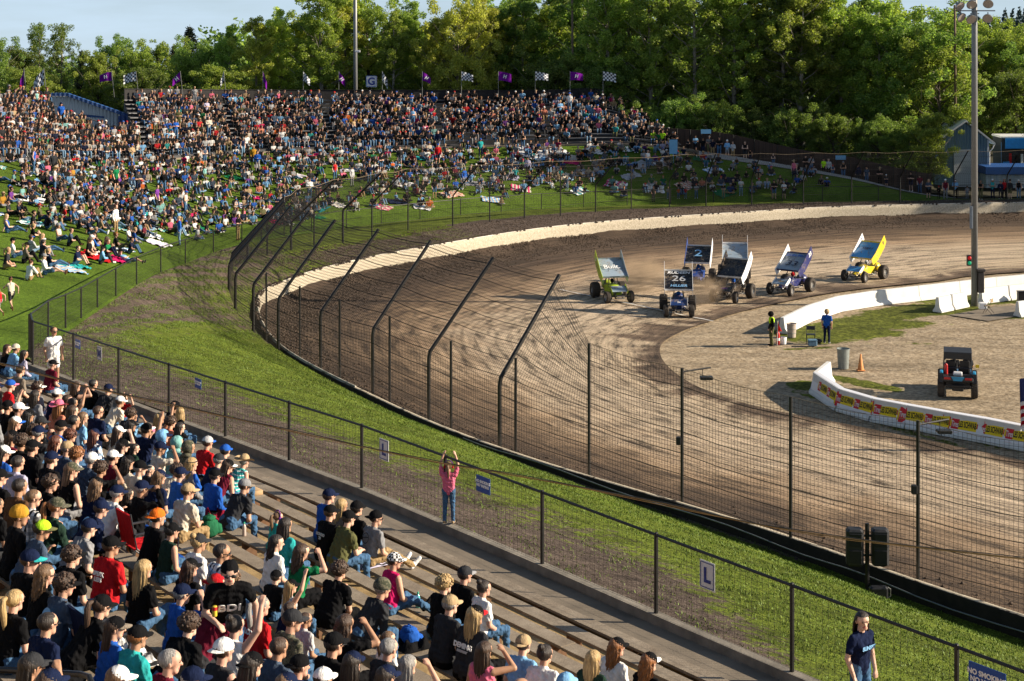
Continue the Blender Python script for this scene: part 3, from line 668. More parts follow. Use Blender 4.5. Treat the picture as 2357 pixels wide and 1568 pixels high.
def topmat(c):
    if c == 'blue plaid': return plaid('plaid_blue', CN['white'], CN['navy'], CN['light blue'])
    if c == 'pink plaid': return plaid('plaid_pink', CN['pink'], CN['white'], CN['navy'])
    if c == 'black plaid': return plaid('plaid_black', CN['white'], CN['black'], CN['grey'])
    if c == 'camouflage': return camo('camo_cloth', (.035, .04, .02), (.12, .11, .07), (.05, .05, .04))
    if c == 'striped blue': return stripes('stripe_blue', CN['teal'], CN['white'], 16, 2, .75)
    if c == 'striped red': return stripes('stripe_red', CN['red'], CN['white'], 12)
    if c == 'checkered': return checker('checker_cloth', 28)
    return cloth(CN[c])
PEOPLE = []      # (object, feature dict) for the labels
def person(loc, rz, pose='lap', yaw=0, top='black', pants='denim', hair=('short', 'brown'), hat=None, sleeve='short', shorts=False, fat=1.0, fem=0, scale=1.0, skin=None, shoes='black', glasses=False, lo=False, extra=None, kind='person'):
    yaw = round(yaw / 25) * 25
    me, Hc, HR, TT = body(pose, yaw, sleeve, shorts, fat, fem, .03 if lo else .0115)
    o = link('person', me, None, loc, rz); o.scale = (scale,) * 3
    sk = cloth_skin(skin if skin is not None else rnd.randrange(5))
    for i, mm in enumerate((sk, topmat(top), cloth(CN[pants]), cloth(CN[shoes]), lipmat())):
        o.material_slots[i].link = 'OBJECT'; o.material_slots[i].material = mm
    def att(name, mesh_, mats_):
        c = link(name, mesh_, o); c.matrix_local = Matrix.Translation(Hc) @ HR.to_4x4()
        for i, mm in enumerate(mats_):
            if i < len(mesh_.materials): c.material_slots[i].link = 'OBJECT'; c.material_slots[i].material = mm
        return c
    if hair:
        att('hood' if hair[0] == 'hood' else 'hair', hair_mesh(hair[0], lo), [topmat(top) if hair[0] == 'hood' else hairmat(HC[hair[1]])])
    if hat:
        k, c = hat[0], hat[1]; c2 = hat[2] if len(hat) > 2 else c
        att({'cap': 'cap', 'capback': 'cap', 'trucker': 'cap', 'beanie': 'beanie', 'cowboy': 'hat', 'helmet': 'helmet', 'muffs': 'ear_defenders', 'band': 'headband'}[k], hat_mesh(k, lo), [topmat(c), topmat(c2)])
    if not lo: att('sunglasses' if glasses else 'eyes', hat_mesh('glasses' if glasses else 'eyes'), [M_DARK, hairmat(HC['brown'])])
    PEOPLE.append((o, dict(top=top, pants=pants, hair=hair, hat=hat, pose=pose, scale=scale, extra=extra, sleeve=sleeve, shorts=shorts, glasses=glasses, kind=kind)))
    return o
def cloth_skin(i):
    k = 'skin_%d' % i
    if k not in MATS:
        mm = mat(k, SKINS[i], .5, var=.08, scale=12, spec=.35); mm.node_tree.nodes['Principled BSDF'].inputs['Subsurface Weight'].default_value = 0.0
    return MATS[k]
def lipmat(): return mat('lips', (.40, .14, .12), .5)
# ------------------------------------------------------------------ the near crowd (read off the photograph)
RO = {1: (0, 773, 3.868), 2: (0, 1159.7, 3.8415), 3: (471.4, 1159.7, 3.8415), 4: (942.8, 1159.7, 3.8415)}
D = 'dark'; B = 'brown'
# region, x, y, top, pants, hair, hat, pose, opts(s=long sleeve n=none h=shorts f=female w=wide c=child g=glasses), yaw
NEAR = [
(1,30,100,'black','denim',('long',B),None,'lap','f',-25),(1,115,75,'maroon','black',('short',D),('cap','black'),'lap','f',0),(1,80,130,'light blue','denim',('short',B),('capback','cream'),'phone','',0),
(1,180,150,'lavender','denim',('long',D),None,'lap','fs',0),(1,435,245,'maroon','denim',('short','grey'),('cap','black'),'lap','w',-25),(1,140,310,'taupe','black',('short',D),None,'lap','w',0),
(1,45,420,'red','denim',('short','light brown'),('cap','blue','pink'),'lap','f',0),(1,395,510,'blue plaid','denim',('short',D),('cap','grey'),'fwd','s',0),(1,455,545,'navy','black',('short',D),('cap','white','light blue'),'lap','w',0),
(1,555,530,'brown','black',('wavy',B),None,'lap','fn',-25),(1,645,455,'black','denim',('long',B),None,'shade','fn',0),(1,625,585,'tan','denim',('long',D),None,'up','fn',0),(1,790,435,'black','denim',('short','black'),None,'lap','s',0),
(1,850,515,'charcoal','black',('short',D),('cap','navy'),'fwd','s',0),(1,950,570,'cream','denim',('short',B),('cap','white'),'fwd','s',0),(1,1095,565,'red','denim',('short','black'),('muffs','black'),'both','c',0),
(1,40,570,'black','denim',('short',D),('cap','black'),'up','g',0),(1,105,635,'dark green','black',('short',D),('cap','white'),'lap','ws',-25),(1,485,640,'coral','denim',('long','ginger'),('cowboy','pink'),'lap','f',0),
(1,205,685,'black','black',('long','black'),('cap','black'),'lap','f',0),(1,225,770,'black','denim',('long','black'),('cap','charcoal'),'phone','fs',-25),(1,80,785,'grey','denim',('long','light brown'),('cap','white','blue'),'lap','f',0),
(1,55,845,'maroon','denim',('wavy',B),('cap','black'),'lap','fn',-25),(1,600,680,'grey','denim',('long',B),None,'lap','f',0),(1,690,725,'light blue','denim',('long','light brown'),None,'lap','f',0),
(1,605,755,'slate','denim',('short','black'),None,'lap','',0),(1,835,705,'navy','black',('short',B),None,'lap','wg',-25),(1,1040,720,'charcoal','black',('curly',B),None,'fwd','s',0),(1,1170,735,'light blue','denim',('short',B),None,'shade','cg',0),
(1,490,810,'blue','denim',('short','light brown'),('cap','black'),'lap','',0),(1,555,890,'brown','denim',('curly','auburn'),('cap','charcoal'),'lap','f',0),(1,810,875,'blue plaid','black',('long','auburn'),('cap','navy'),'cross','fs',0),
(1,1010,825,'cream','dark green',('long',B),('cap','white'),'shade','fw',0),(1,1195,905,'taupe','black',('wavy',B),('capback','pink'),'fwd','fws',0),(1,1265,845,'navy','denim',('short',D),('cap','black','white'),'up','',0),
(1,1400,690,'white','denim',('wavy','blond'),None,'up','fn',0),(1,1475,620,'black','denim',('short',D),('beanie','black'),'face','s',0),(1,1565,665,'black','denim',('long','blond'),None,'lap','fs',50),
(1,1450,780,'coral','denim',('curly',B),None,'lap','',0),(1,1560,845,'black','denim',('long',D),None,'lap','f',0),(1,1400,925,'light blue','black',('hood',D),('cap','navy'),'lap','',0),(1,1535,985,'mint','black',('hood',D),None,'lap','s',0),
(1,1630,1000,'camouflage','black',('hood',D),None,'lap','s',0),(1,1655,1075,'grey','denim',('wavy','blond'),('band','charcoal'),'lap','fs',0),(1,1780,1000,'red','denim',('short',B),('cap','light grey','blue'),'phone','s',0),
(1,1955,1025,'pink plaid','denim',('short',D),('cap','blue'),'lap','s',25),(1,2040,1110,'striped blue','striped',('short','grey'),('cowboy','tan','brown'),'fwd','fnw',0),(1,1815,1115,'navy','black',('short','grey'),('cap','charcoal'),'fwd','g',0),
(1,1870,1220,'maroon','denim',('long',B),('cap','black','white'),'fwd','fng',-25),(1,2040,1310,'charcoal','denim',('short',B),('cap','grey','taupe'),'fwd','g',-25),(1,1590,1405,'cream','khaki',('short',B),('cap','tan'),'phone','g',-25),
(1,230,1045,'black','black',('short',D),('cap','black'),'lap','w',0),(1,540,1025,'slate','black',('short','grey'),('cap','tan'),'lap','wg',-25),(1,620,1105,'light grey','black',('curly','ginger'),None,'lap','fs',0),
(1,440,1020,'black','denim',('wavy','auburn'),None,'lap','fn',0),(1,385,1265,'black','denim',('curly',B),None,'lap','',-25),(1,230,1385,'black plaid','denim',('short','light brown'),None,'lap','sg',-25),
(1,570,1240,'black','grey',('long','light brown'),('cap','camouflage'),'out','hn',-25),(1,110,1380,'brown','denim',('short',D),None,'lap','s',0),(2,385,50,'dark green','denim',('pony','ginger'),('cap','camouflage'),'phone','s',-25),
(1,180,1000,'black','denim',('curly',B),('cap','camouflage'),'lap','s',0),(1,105,1085,'lavender','denim',('short',D),None,'lap','',0),
(2,90,220,'black','black',('short',B),('beanie','mustard'),'lap','s',-25),(2,205,335,'slate','denim',('bun','black'),('cap','lime','olive'),'face','fw',-25),(2,315,470,'black','denim',('wavy','light brown'),None,'lap','fg',0),
(2,690,110,'navy','black',('short',B),('cap','navy'),'fwd','sw',0),(2,1320,115,'black','denim',('short',D),('capback','orange'),'lap','w',0),(2,1455,260,'dark green','denim',('bun','black'),('cap','black'),'lap','fn',0),
(2,1690,285,'white','denim',('bun','blond'),('cap','charcoal'),'lap','f',0),(2,1885,375,'blue plaid','denim',('short',D),None,'lap','gw',-25),(2,935,470,'red','denim',('short',B),('cap','black'),'cross','wg',-25),
(2,260,690,'black','denim',('short',B),('cap','navy','teal'),'lap','sg',-50),(2,440,740,'slate','denim',('curly',B),('cap','black'),'phone','w',-25),(2,1225,720,'black','denim',('long','blond'),None,'cross','f',0),
(2,1620,575,'black','black',('wavy',B),('cap','black'),'lap','f',0),(2,1850,620,'navy','denim',('wavy','light brown'),('capback','red'),'lap','fgs',-50),(2,1975,625,'dark green','denim',('curly','light brown'),None,'lap','c',0),
(2,930,915,'blue','light denim',('long',B),('cap','black','taupe'),'lap','f',-25),(2,975,1105,'teal','denim',('short','ginger'),('cap','black'),'phone','f',0),(2,55,1010,'black','denim',('pony','blond'),None,'lap','f',0),
(2,2230,965,'red','denim',('pony','grey'),None,'lap','w',0),(2,1890,1165,'charcoal','denim',('short',B),('capback','white'),'lap','wn',0),(2,2045,1230,'white','denim',('bun',D),None,'up','fn',0),
(3,690,1070,'camouflage','denim',('short',B),('cap','charcoal'),'lap','w',-25),(3,840,1050,'striped grey','denim',('short',B),None,'lap','cg',-25),(3,670,930,'navy','denim',('short',B),None,'phone','cn',0),
(3,735,790,'light grey','denim',('long','blond'),('cap','black'),'up','cn',0),(3,665,645,'black','denim',('short',D),('cap','black','grey'),'lap','c',0),(3,1085,610,'black','black',('curly',B),None,'face','w',0),
(3,1365,735,'charcoal','denim',('short','grey'),('beanie','camouflage'),'fwd','sw',0),(3,1190,1080,'black','black',('wavy',B),None,'shade','f',0),(3,1060,1260,'black','black',('short',D),('cap','black'),'lap','wg',0),
(3,1575,1250,'white','denim',('pony','light brown'),None,'lap','cfg',-25),(3,1745,1370,'grey','black',('long','grey'),None,'shade','fn',0),(3,1740,1485,'charcoal','black',('short','grey'),None,'lap','',0),
(3,800,350,'green','black',('wavy',B),None,'shade','f',0),(3,575,270,'white','denim',('wavy',D),None,'lap','f',-25),(3,665,190,'teal','denim',('long',D),None,'lap','fs',0),(3,605,55,'teal','denim',('pony','light brown'),('muffs','purple','purple'),'lap','cf',0),
(3,1055,105,'black','black',('short',B),('cap','black'),'lap','s',0),(3,1165,170,'olive','denim',('short',D),('cap','black'),'phone','w',0),(3,1295,25,'black','denim',('short',D),('cap','black'),'lap','',0),
(3,1450,80,'grey','khaki',('short',D),('capback','black'),'out','g',-25),(3,1160,5,'taupe','denim',('long','blond'),None,'lap','f',0),(3,1090,-110,'blue','denim',('short',B),('cap','navy'),'lap','',0),
(3,1610,545,'magenta','denim',('short',D),('cap','checkered'),'out','fnw',-25),(3,2060,695,'black','denim',('curly','blond'),None,'lap','',0),(3,2240,680,'black','black',('short',D),('cap','charcoal','grey'),'lap','',0),
(3,2105,825,'charcoal','black',('short','grey'),('cap','tan'),'lap','w',0),(4,600,770,'white','denim',('bun',D),None,'lap','fw',0),(4,520,925,'charcoal','black',('long','blond'),('cap','black','red'),'lap','sw',0),
(4,620,1390,'pink','denim',('long',B),None,'shade','fn',0),(4,960,1315,'light blue','denim',('short',B),('capback','tan'),'lap','f',0),(4,1085,1385,'white','denim',('bun',D),None,'lap','f',0),
(4,925,1540,'tan','denim',('balding',D),None,'shade','n',0),(4,1330,1530,'grey','denim',('short',B),('cap','light blue'),'lap','',0),(4,1580,1300,'dark green','denim',('long','blond'),None,'lap','fs',0),
(4,1770,1325,'white','denim',('wavy','ginger'),('cap','black'),'lap','s',0),(4,2060,1440,'black','denim',('wavy','ginger'),('cap','black','white'),'lap','f',0),
]
TOPX = {'striped grey': 'light grey'}
occ = {}
UPR = math.atan2(NN.y, NN.x) - PI / 2
def row_place(xv, yv, hs=.80):
    """nearest bench row under a seated head seen at (xv, yv)"""
    best = None
    for i in range(-1, NR):
        z = zseat(i) + hs
        for _ in range(3):
            p = at(xv, yv, z); q = p - PA; s = q.dot(UA); d = -q.dot(NN); z = zseat(i) + zoff(s) + hs
        e = abs(d - (dseat(i) + .02))
        if best is None or e < best[0]: best = (e, i, s, p)
    e, i, s, p = best
    # slide to the plank along the line of sight at constant picture x
    k = (xv - CX) / FV; dd = dseat(i) + .02; base = PA - NN * dd
    s = (k * base.y - base.x) / (UA.x - k * UA.y)
    return max(0, i), s
def near_person(e, idx):
    rg, x, y, top, pants, hair, hat, pose, op, yaw = e
    ox, oy, sc = RO[rg]; xv, yv = ox + x / sc, oy + y / sc
    child = 'c' in op; scl = .74 if child else rnd.uniform(.97, 1.05) * (.96 if 'f' in op else 1.0)
    hs = {'fwd': .66, 'face': .72, 'phone': .76}.get(pose, .80) * scl
    i, s = row_place(xv, yv, hs); L = occ.setdefault(i, [])
    for _ in range(8):
        c = [q for q in L if abs(q - s) < .44]
        if not c: break
        s = c[0] + (.45 if s > c[0] else -.45)
    L.append(s)
    p = stand(s, dseat(i) + .03, zseat(i) + (.0 if not child else .0))
    if hair[0] == 'hood' and hat: pass
    o = person(p, UPR + math.radians(rnd.uniform(-4, 20)), pose, yaw, TOPX.get(top, top), 'denim' if pants == 'striped' else pants, hair, hat,
               'long' if 's' in op else 'none' if 'n' in op else 'short', 'h' in op, 1.22 if 'w' in op else 1.0, 1 if 'f' in op else 0, scl, glasses='g' in op, shoes=rnd.choice(['black', 'charcoal', 'white', 'brown', 'grey']), extra='bench')
    return o
near_objs = [near_person(e, k) for k, e in enumerate(NEAR)]
def inside(x, y, P):
    c = False
    for (x0, y0), (x1, y1) in zip(P, P[1:] + P[:1]):
        if (y0 > y) != (y1 > y) and x < (x1 - x0) * (y - y0) / (y1 - y0) + x0: c = not c
    return c
POLA = [(-30, 840), (60, 865), (140, 925), (310, 975), (400, 1000), (500, 1070), (520, 1110), (420, 1120), (300, 1130), (230, 1160), (190, 1240), (150, 1300), (-30, 1300)]
POLB = [(-30, 1290), (150, 1310), (250, 1400), (330, 1360), (470, 1300), (620, 1330), (700, 1390), (860, 1500), (960, 1600), (-30, 1600)]
fr_ = random.Random(21); nfill = 0
for i in range(NR):
    s = 34.0
    while s > -6 and nfill < 60:
        s -= .5 + fr_.random() * .12; p = stand(s, dseat(i), zseat(i) + .78)
        if p.y < 6: continue
        x, y = px(p)
        if s > S1 - .4 or not (inside(x, y, POLA) or inside(x, y, POLB)) or fr_.random() > .58: continue
        if any(abs(q - s) < .5 for q in occ.get(i, [])): continue
        # keep clear of the heads read off the photograph
        if any(abs(px(o.location + Vector((0, 0, .8)))[0] - x) < 16 and abs(px(o.location + Vector((0, 0, .8)))[1] - y) < 22 for o in near_objs[:len(NEAR)]): continue
        occ.setdefault(i, []).append(s); nfill += 1; fem = fr_.random() < .45
        hr_ = fr_.choice([('long', 'brown'), ('wavy', 'dark'), ('long', 'dark'), ('pony', 'brown'), ('wavy', 'light brown')] if fem else [('short', 'brown'), ('short', 'dark'), ('short', 'grey'), ('curly', 'brown')])
        near_objs.append(person(stand(s, dseat(i) + .03, zseat(i)), UPR + math.radians(fr_.uniform(-6, 24)), fr_.choice(['lap', 'lap', 'fwd', 'phone', 'shade', 'face', 'cross']), fr_.choice([0, 0, -25]), fr_.choice(['black'] * 7 + ['charcoal', 'navy', 'navy', 'grey', 'white', 'slate', 'maroon', 'blue', 'dark green', 'cream', 'red', 'brown']), fr_.choice(['denim', 'black', 'denim', 'charcoal']), hr_,
            fr_.choice([None, ('cap', 'black'), ('cap', 'charcoal'), ('cap', 'navy'), ('cap', 'white'), None, ('cap', 'navy'), ('capback', 'black')]), fr_.choice(['short', 'long', 'short']), False, fr_.choice([1.0, 1.0, 1.22]), int(fem), fr_.uniform(.95, 1.04) if fr_.random() < .88 else .74, extra='bench', glasses=fr_.random() < .3))
print('fill', nfill)
def find(rg, x, y): return near_objs[[k for k, e in enumerate(NEAR) if e[0] == rg and e[1] == x and e[2] == y][0]]
def back_text(o, body_, size, col, z=.30, bold=.004, back=True, fat=1.0, lean=12):
    th = math.radians(lean); yy = (-.135 if back else .16) * (1.15 if fat > 1.1 else 1.0)
    hz_ = {'stand': .93, 'bend': .93}.get(PEOPLE[[k for k, e in enumerate(PEOPLE) if e[0] == o][0]][1]['pose'], .11)
    loc = Vector((0, yy * math.cos(th) + z * math.sin(th), hz_ - yy * math.sin(th) + z * math.cos(th)))
    up = Vector((0, math.sin(th), math.cos(th)))
    return lettering(o, body_, size, mat('print_' + col, CN[col], .8), loc, (1, 0, 0) if back else (-1, 0, 0), up, .003, bold=bold)
back_text(find(4, 520, 925), 'DEMING', .085, 'white', .30, lean=12, fat=1.2)
back_text(find(4, 520, 925), 'SPEEDWAY', .035, 'light grey', .235, lean=12, fat=1.2)
back_text(find(2, 2230, 965), 'FALCO', .085, 'white', .37, lean=12, fat=1.2)
back_text(find(2, 2230, 965), '13', .20, 'light blue', .20, lean=12, fat=1.2)
back_text(find(2, 935, 470), 'SPEAK\nLESS', .07, 'white', .30, lean=8, fat=1.2)
back_text(find(3, 1055, 105), 'HONDO\n70', .06, 'light grey', .28, lean=12)

def emblem(o, r0, r1, col, z=.32, lean=12, fat=1.0):
    th = math.radians(lean); yy = -.137 * (1.15 if fat > 1.1 else 1); up = Vector((0, math.sin(th), math.cos(th))); loc = Vector((0, yy * math.cos(th) + z * math.sin(th), .11 - yy * math.sin(th) + z * math.cos(th)))
    R = basis((1, 0, 0), up); q = MB(); n_ = 20; q.strip([loc + R @ Vector((r0 * math.cos(2 * PI * k / n_), r0 * math.sin(2 * PI * k / n_), 0)) for k in range(n_ + 1)], [loc + R @ Vector((r1 * math.cos(2 * PI * k / n_), r1 * math.sin(2 * PI * k / n_), 0)) for k in range(n_ + 1)])
    q.add([loc + R @ Vector(v_) for v_ in ((-r0, -.012, .001), (r0, .02, .001), (r0, .035, .001), (-r0, .003, .001))], [(0, 1, 2, 3)]); q.build('back_emblem', mat('print_' + col, CN[col], .8), o)
emblem(find(3, 1450, 80), .075, .09, 'charcoal', .33, 14); emblem(find(2, 690, 110), .06, .10, 'light blue', .36, 40, 1.2); emblem(find(2, 440, 740), .04, .09, 'light blue', .30, 20, 1.2); emblem(find(2, 1890, 1165), .05, .07, 'light grey', .3, 12, 1.2); emblem(find(3, 1190, 1080), .04, .09, 'slate', .22, 10)
# named standing figures
def standing(xv, yv_foot, z, rz, **kw): return person(at(xv, yv_foot, z), rz, **kw)
def on_stand(xv, yv, d):
    for _ in range(1):
        k = (xv - CX) / FV; base = PA - NN * d; s = (k * base.y - base.x) / (UA.x - k * UA.y)
    return s
s = on_stand(123, 868, .4); person(stand(s, .4, 7.2), PI * 1.15, 'stand', 25, 'white', 'white', ('short', B), None, 'short', True, 1.0, 1, .97, glasses=True, shoes='white', extra='walkway')
s = on_stand(1033, 1240, -.06); person(stand(s, -.06, 7.36), -.1, 'reach', 0, 'pink', 'denim', ('pony', 'light brown'), ('muffs', 'purple', 'red'), 'short', False, 1.0, 0, .70, shoes='tan', extra='kerb')
s = on_stand(1980, 1640, .45); g_ = person(stand(s, .45, 7.2), PI * 1.2, 'stand', -25, 'navy', 'denim', ('long', D), None, 'short', False, .95, 1, .97, skin=2, extra='walkway')
back_text(g_, 'SUNSET', .075, 'light blue', .32, back=False, lean=2)
ib, sb = row_place(470 + 440 / 3.8415, 1159.7 + 560 / 3.8415, 1.15)
bdi = person(stand(sb, dseat(ib) + .38, 6.88 + RISE * (ib + 1)), PI + .25, 'bend', 0, 'black', 'denim', ('short', B), ('capback', 'black'), 'short', False, 1.25, 0, 1.04, glasses=True, extra='bench')
back_text(bdi, 'BDI', .17, 'white', .33, back=False, lean=38, fat=1.25)
cm = MB(); cm.lathe([(0, 0), (.027, 0), (.031, .008), (.031, .11), (.026, .12), (0, .118)], n=14)
fr = MB()
wv = bdi.matrix_basis @ Vector((.17, .40, 1.02))
can = cm.build('drink_can', mat('can_yellow', (.65, .5, .05), .35), None, True); can.location = wv
b2 = MB(); b2.lathe([(.0315, .07), (.0315, .112)], n=14); b2.build('label_band', mat('can_red', (.5, .02, .02), .4), can, True)
tag(can, 'yellow and red drink can held by the leaning bearded man', 'can')

# ------------------------------------------------------------------ benches
M_PLANK, nt_, bs_ = nt_new('weathered_plank')
v = coords(nt_, 'Object', (1, 1, 1)); f1 = noise(nt_, v, 2.3, 5, .7); f2 = noise(nt_, coords(nt_, 'Object', (3, 3, 3)), 14, 4, .7)
c_ = mixc(nt_, ramp(nt_, f1, [(.3, 0.0), (.7, 1.0)]).outputs[0], (.19, .145, .10), (.36, .295, .22)); c_ = mixc(nt_, 1.0, c_, ramp(nt_, f2, [(.3, .6), (.7, 1.15)]).outputs[0], 'MULTIPLY')
nt_.links.new(c_, bs_.inputs['Base Color']); bs_.inputs['Roughness'].default_value = .85; bump(nt_, bs_, f2, .4, .01)
M_BRKT = mat('bench_bracket', (.16, .085, .045), .9, var=.3)
Ru = basis(UA, NN)
ORD = ['first', 'second', 'third', 'fourth', 'fifth', 'sixth', 'seventh', 'eighth', 'ninth', 'tenth', 'eleventh', 'twelfth', 'thirteenth', 'fourteenth', 'fifteenth', 'sixteenth', 'seventeenth', 'eighteenth', 'nineteenth', 'twentieth', 'twenty-first', 'twenty-second', 'twenty-third', 'twenty-fourth', 'twenty-fifth', 'twenty-sixth', 'twenty-seventh']
def vis_range(d, z):
    out = []
    s = S0
    while s <= S1 - .3:
        p = stand(s, d, z)
        if p.y > 4:
            x, y = px(p)
            if -260 < x < 2600 and y < 1800: out.append(s)
        s += .5
    return (min(out), max(out)) if out else None
for i in range(NR):
    z = zseat(i); d = dseat(i); vr = vis_range(d, z)
    if not vr: continue
    b = empty('bench', stand((vr[0] + vr[1]) / 2, d, z)); tag(b, 'weathered wooden bench plank, %s row up from the concrete walkway' % ORD[i], 'bench', 'wooden bleacher benches')
    L = 4.88; k0 = math.floor(vr[0] / L); k1 = math.ceil(vr[1] / L); iv = b.location
    for k in range(k0, k1):
        m_ = MB(); a_, c2 = k * L + .004 + (i % 3) * 1.1, (k + 1) * L - .004 + (i % 3) * 1.1; c2 = min(c2, S1)
        if c2 - a_ < .3: continue
        n_ = 4; hw = .14
        for q in range(n_):
            s0, s1 = a_ + (c2 - a_) * q / n_, a_ + (c2 - a_) * (q + 1) / n_
            P0, P1 = stand(s0, d, z) - iv, stand(s1, d, z) - iv
            vs = []
            for P in (P0, P1):
                for (u_, w_) in ((-hw, -.045), (hw, -.045), (hw, 0), (-hw, 0)): vs.append(P + NN * u_ + Vector((0, 0, w_ + .004 * math.sin(k * 3 + i))))
            fs = [(0, 1, 5, 4), (1, 2, 6, 5), (2, 3, 7, 6), (3, 0, 4, 7)] + ([(3, 2, 1, 0)] if q == 0 else []) + ([(4, 5, 6, 7)] if q == n_ - 1 else [])
            m_.add(vs, fs)
        m_.build('plank', M_PLANK, b)
    s = math.ceil(vr[0] / 2.44) * 2.44 + (i % 2) * .6; bm = None
    while s < vr[1]:
        if bm is None:
            q = MB(); q.box((0, 0, -.19), (.09, .24, .29), rot=Ru); bm = q.mesh('bracket', M_BRKT)
        link('bracket', bm, b, stand(s, d, z) - iv); s += 2.44

# things lying about on the near benches
def prop(name, mb, m, xv, yv, lab, cat, rz=0, up=0.0, smooth=True, hs=.1):
    i, s = row_place(xv, yv, hs); o = mb.build(name, m, None, smooth); o.location = stand(s, dseat(i), zseat(i) + up); o.rotation_euler[2] = UPR + rz; tag(o, lab, cat); return o
def rv(rg, x, y): ox, oy, sc = RO[rg]; return ox + x / sc, oy + y / sc
rg_ = random.Random(5)
def bag(w_, d_, h_, seed=1):
    q = MB(); r_ = random.Random(seed); q.box((0, 0, h_ * .45), (w_ * 1.7, d_ * 1.6, h_ * .9), rot=Rx(.25 * seed % .6), bev=.07); q.box((0, d_ * .9, h_ * .35), (w_ * 1.2, d_ * .7, h_ * .5), rot=Rx(.25 * seed % .6), bev=.05); q.ell((0, 0, h_ * .9), (w_ * .7, d_ * .7, h_ * .15), 10, 6, noise_=.1, rg=r_)
    q.tube([(-.06, 0, h_ * .95), (-.03, 0, h_ * 1.12), (.03, 0, h_ * 1.12), (.06, 0, h_ * .95)], .008, 6); q.tube([(-.08, -d_, h_ * .8), (-.1, -d_ * 1.3, h_ * .4), (-.08, -d_, .05)], .012, 6); return q
prop('backpack', bag(.2, .15, .36), cloth(CN['black']), *rv(1, 1030, 1370), 'black backpack slumped on a bench beside the plaid blanket', 'backpack')
prop('backpack', bag(.26, .14, .26, 2), cloth(CN['charcoal']), *rv(1, 1290, 1330), 'charcoal jacket bundle and pack on bench behind the grey headband woman', 'backpack')
prop('backpack', bag(.17, .16, .34, 3), cloth((.02, .13, .06)), *rv(2, 1840, 210), 'green backpack on bench beside the red blanket', 'backpack')
prop('backpack', bag(.18, .14, .26, 4), cloth(CN['blue']), *rv(3, 1800, 1150), 'bright blue bag on the bench behind the grey jersey man', 'backpack')
def heap(w_, d_, h_, seed):
    q = MB(); r_ = random.Random(seed); nx_ = 22; vs = []
    for j in range(nx_ + 1):
        for i in range(nx_ + 1):
            x, y = -1 + 2 * i / nx_, -1 + 2 * j / nx_; e = max(0, 1 - x ** 4) * max(0, 1 - y ** 4)
            vs.append((x * w_, y * d_, h_ * e * (.6 + .35 * math.sin(x * 5 + seed) * math.cos(y * 6) + .2 * math.sin(x * 13 + y * 9)) + .012))
    q.add(vs, [(j * (nx_ + 1) + i, j * (nx_ + 1) + i + 1, (j + 1) * (nx_ + 1) + i + 1, (j + 1) * (nx_ + 1) + i) for j in range(nx_) for i in range(nx_)]); return q
prop('blanket', heap(.85, .3, .08, 1), plaid('plaid_blanket', (.06, .055, .07), (.30, .04, .05), (.26, .26, .28), 4, .8), *rv(1, 1210, 1470), 'grey and red plaid blanket spread along a bench', 'blanket')
prop('blanket', heap(.32, .26, .24, 2), cloth((.22, .01, .03)), *rv(2, 1850, 130), 'dark red blanket bunched beside the green backpack', 'blanket')
prop('jacket', heap(.26, .24, .22, 3), stripes('jacket_stripe', CN['charcoal'], CN['lavender'], 22, 0), *rv(3, 1430, 450), 'striped grey jacket bunched beside the khaki trousers man', 'jacket')
prop('jacket', heap(.34, .28, .26, 4), topmat('black plaid'), *rv(2, 1100, 1400), 'black and white checked jacket behind the teal shirt person', 'jacket')
prop('jacket', heap(.34, .26, .2, 6), cloth(CN['black']), *rv(2, 1380, 1340), 'black quilted jacket heaped beside the blond woman in jeans', 'jacket')
prop('jacket', heap(.3, .24, .2, 7), cloth(CN['black']), *rv(3, 1790, 1230), 'black jacket heaped under the bright blue bag', 'jacket')
def bottle(c):
    q = MB(); q.lathe([(0, 0), (.034, 0), (.036, .02), (.033, .08), (.036, .14), (.022, .19), (.013, .20), (.013, .215)], n=12)
    q.lathe([(.016, .212), (.016, .235), (0, .235)], n=10, mi=1); return q
for (rg, x, y, c, nm) in ((3, 1875, 900, (.1, .5, .5), 'teal water bottle standing by the jeans of the magenta tank woman'), (2, 2110, 110, (.1, .45, .5), 'teal water bottle beside the charcoal shirt man'), (2, 2150, 220, (.5, .4, .35), 'clear bottle with red cap on bench by the teal cap child'), (3, 1560, 1130, (.1, .5, .5), 'teal bottle in front of the grey hoodie man'), (2, 1235, 1330, (.2, .45, .6), 'clear cup bottle by the teal shirt person')):
    prop('bottle', bottle(c), [mat('bottle_%d' % int(c[2] * 100), c, .15, spec=.6), mat('bottle_cap', (.02, .35, .2), .5)], *rv(rg, x, y), nm, 'bottle')
bx_ = MB(); bx_.box((0, 0, .05), (.34, .24, .1), bev=.01); prop('cardboard_tray', bx_, mat('cardboard', (.42, .28, .15), .9), *rv(1, 2250, 1420), 'brown cardboard food tray on bench by the straw hat woman', 'tray')
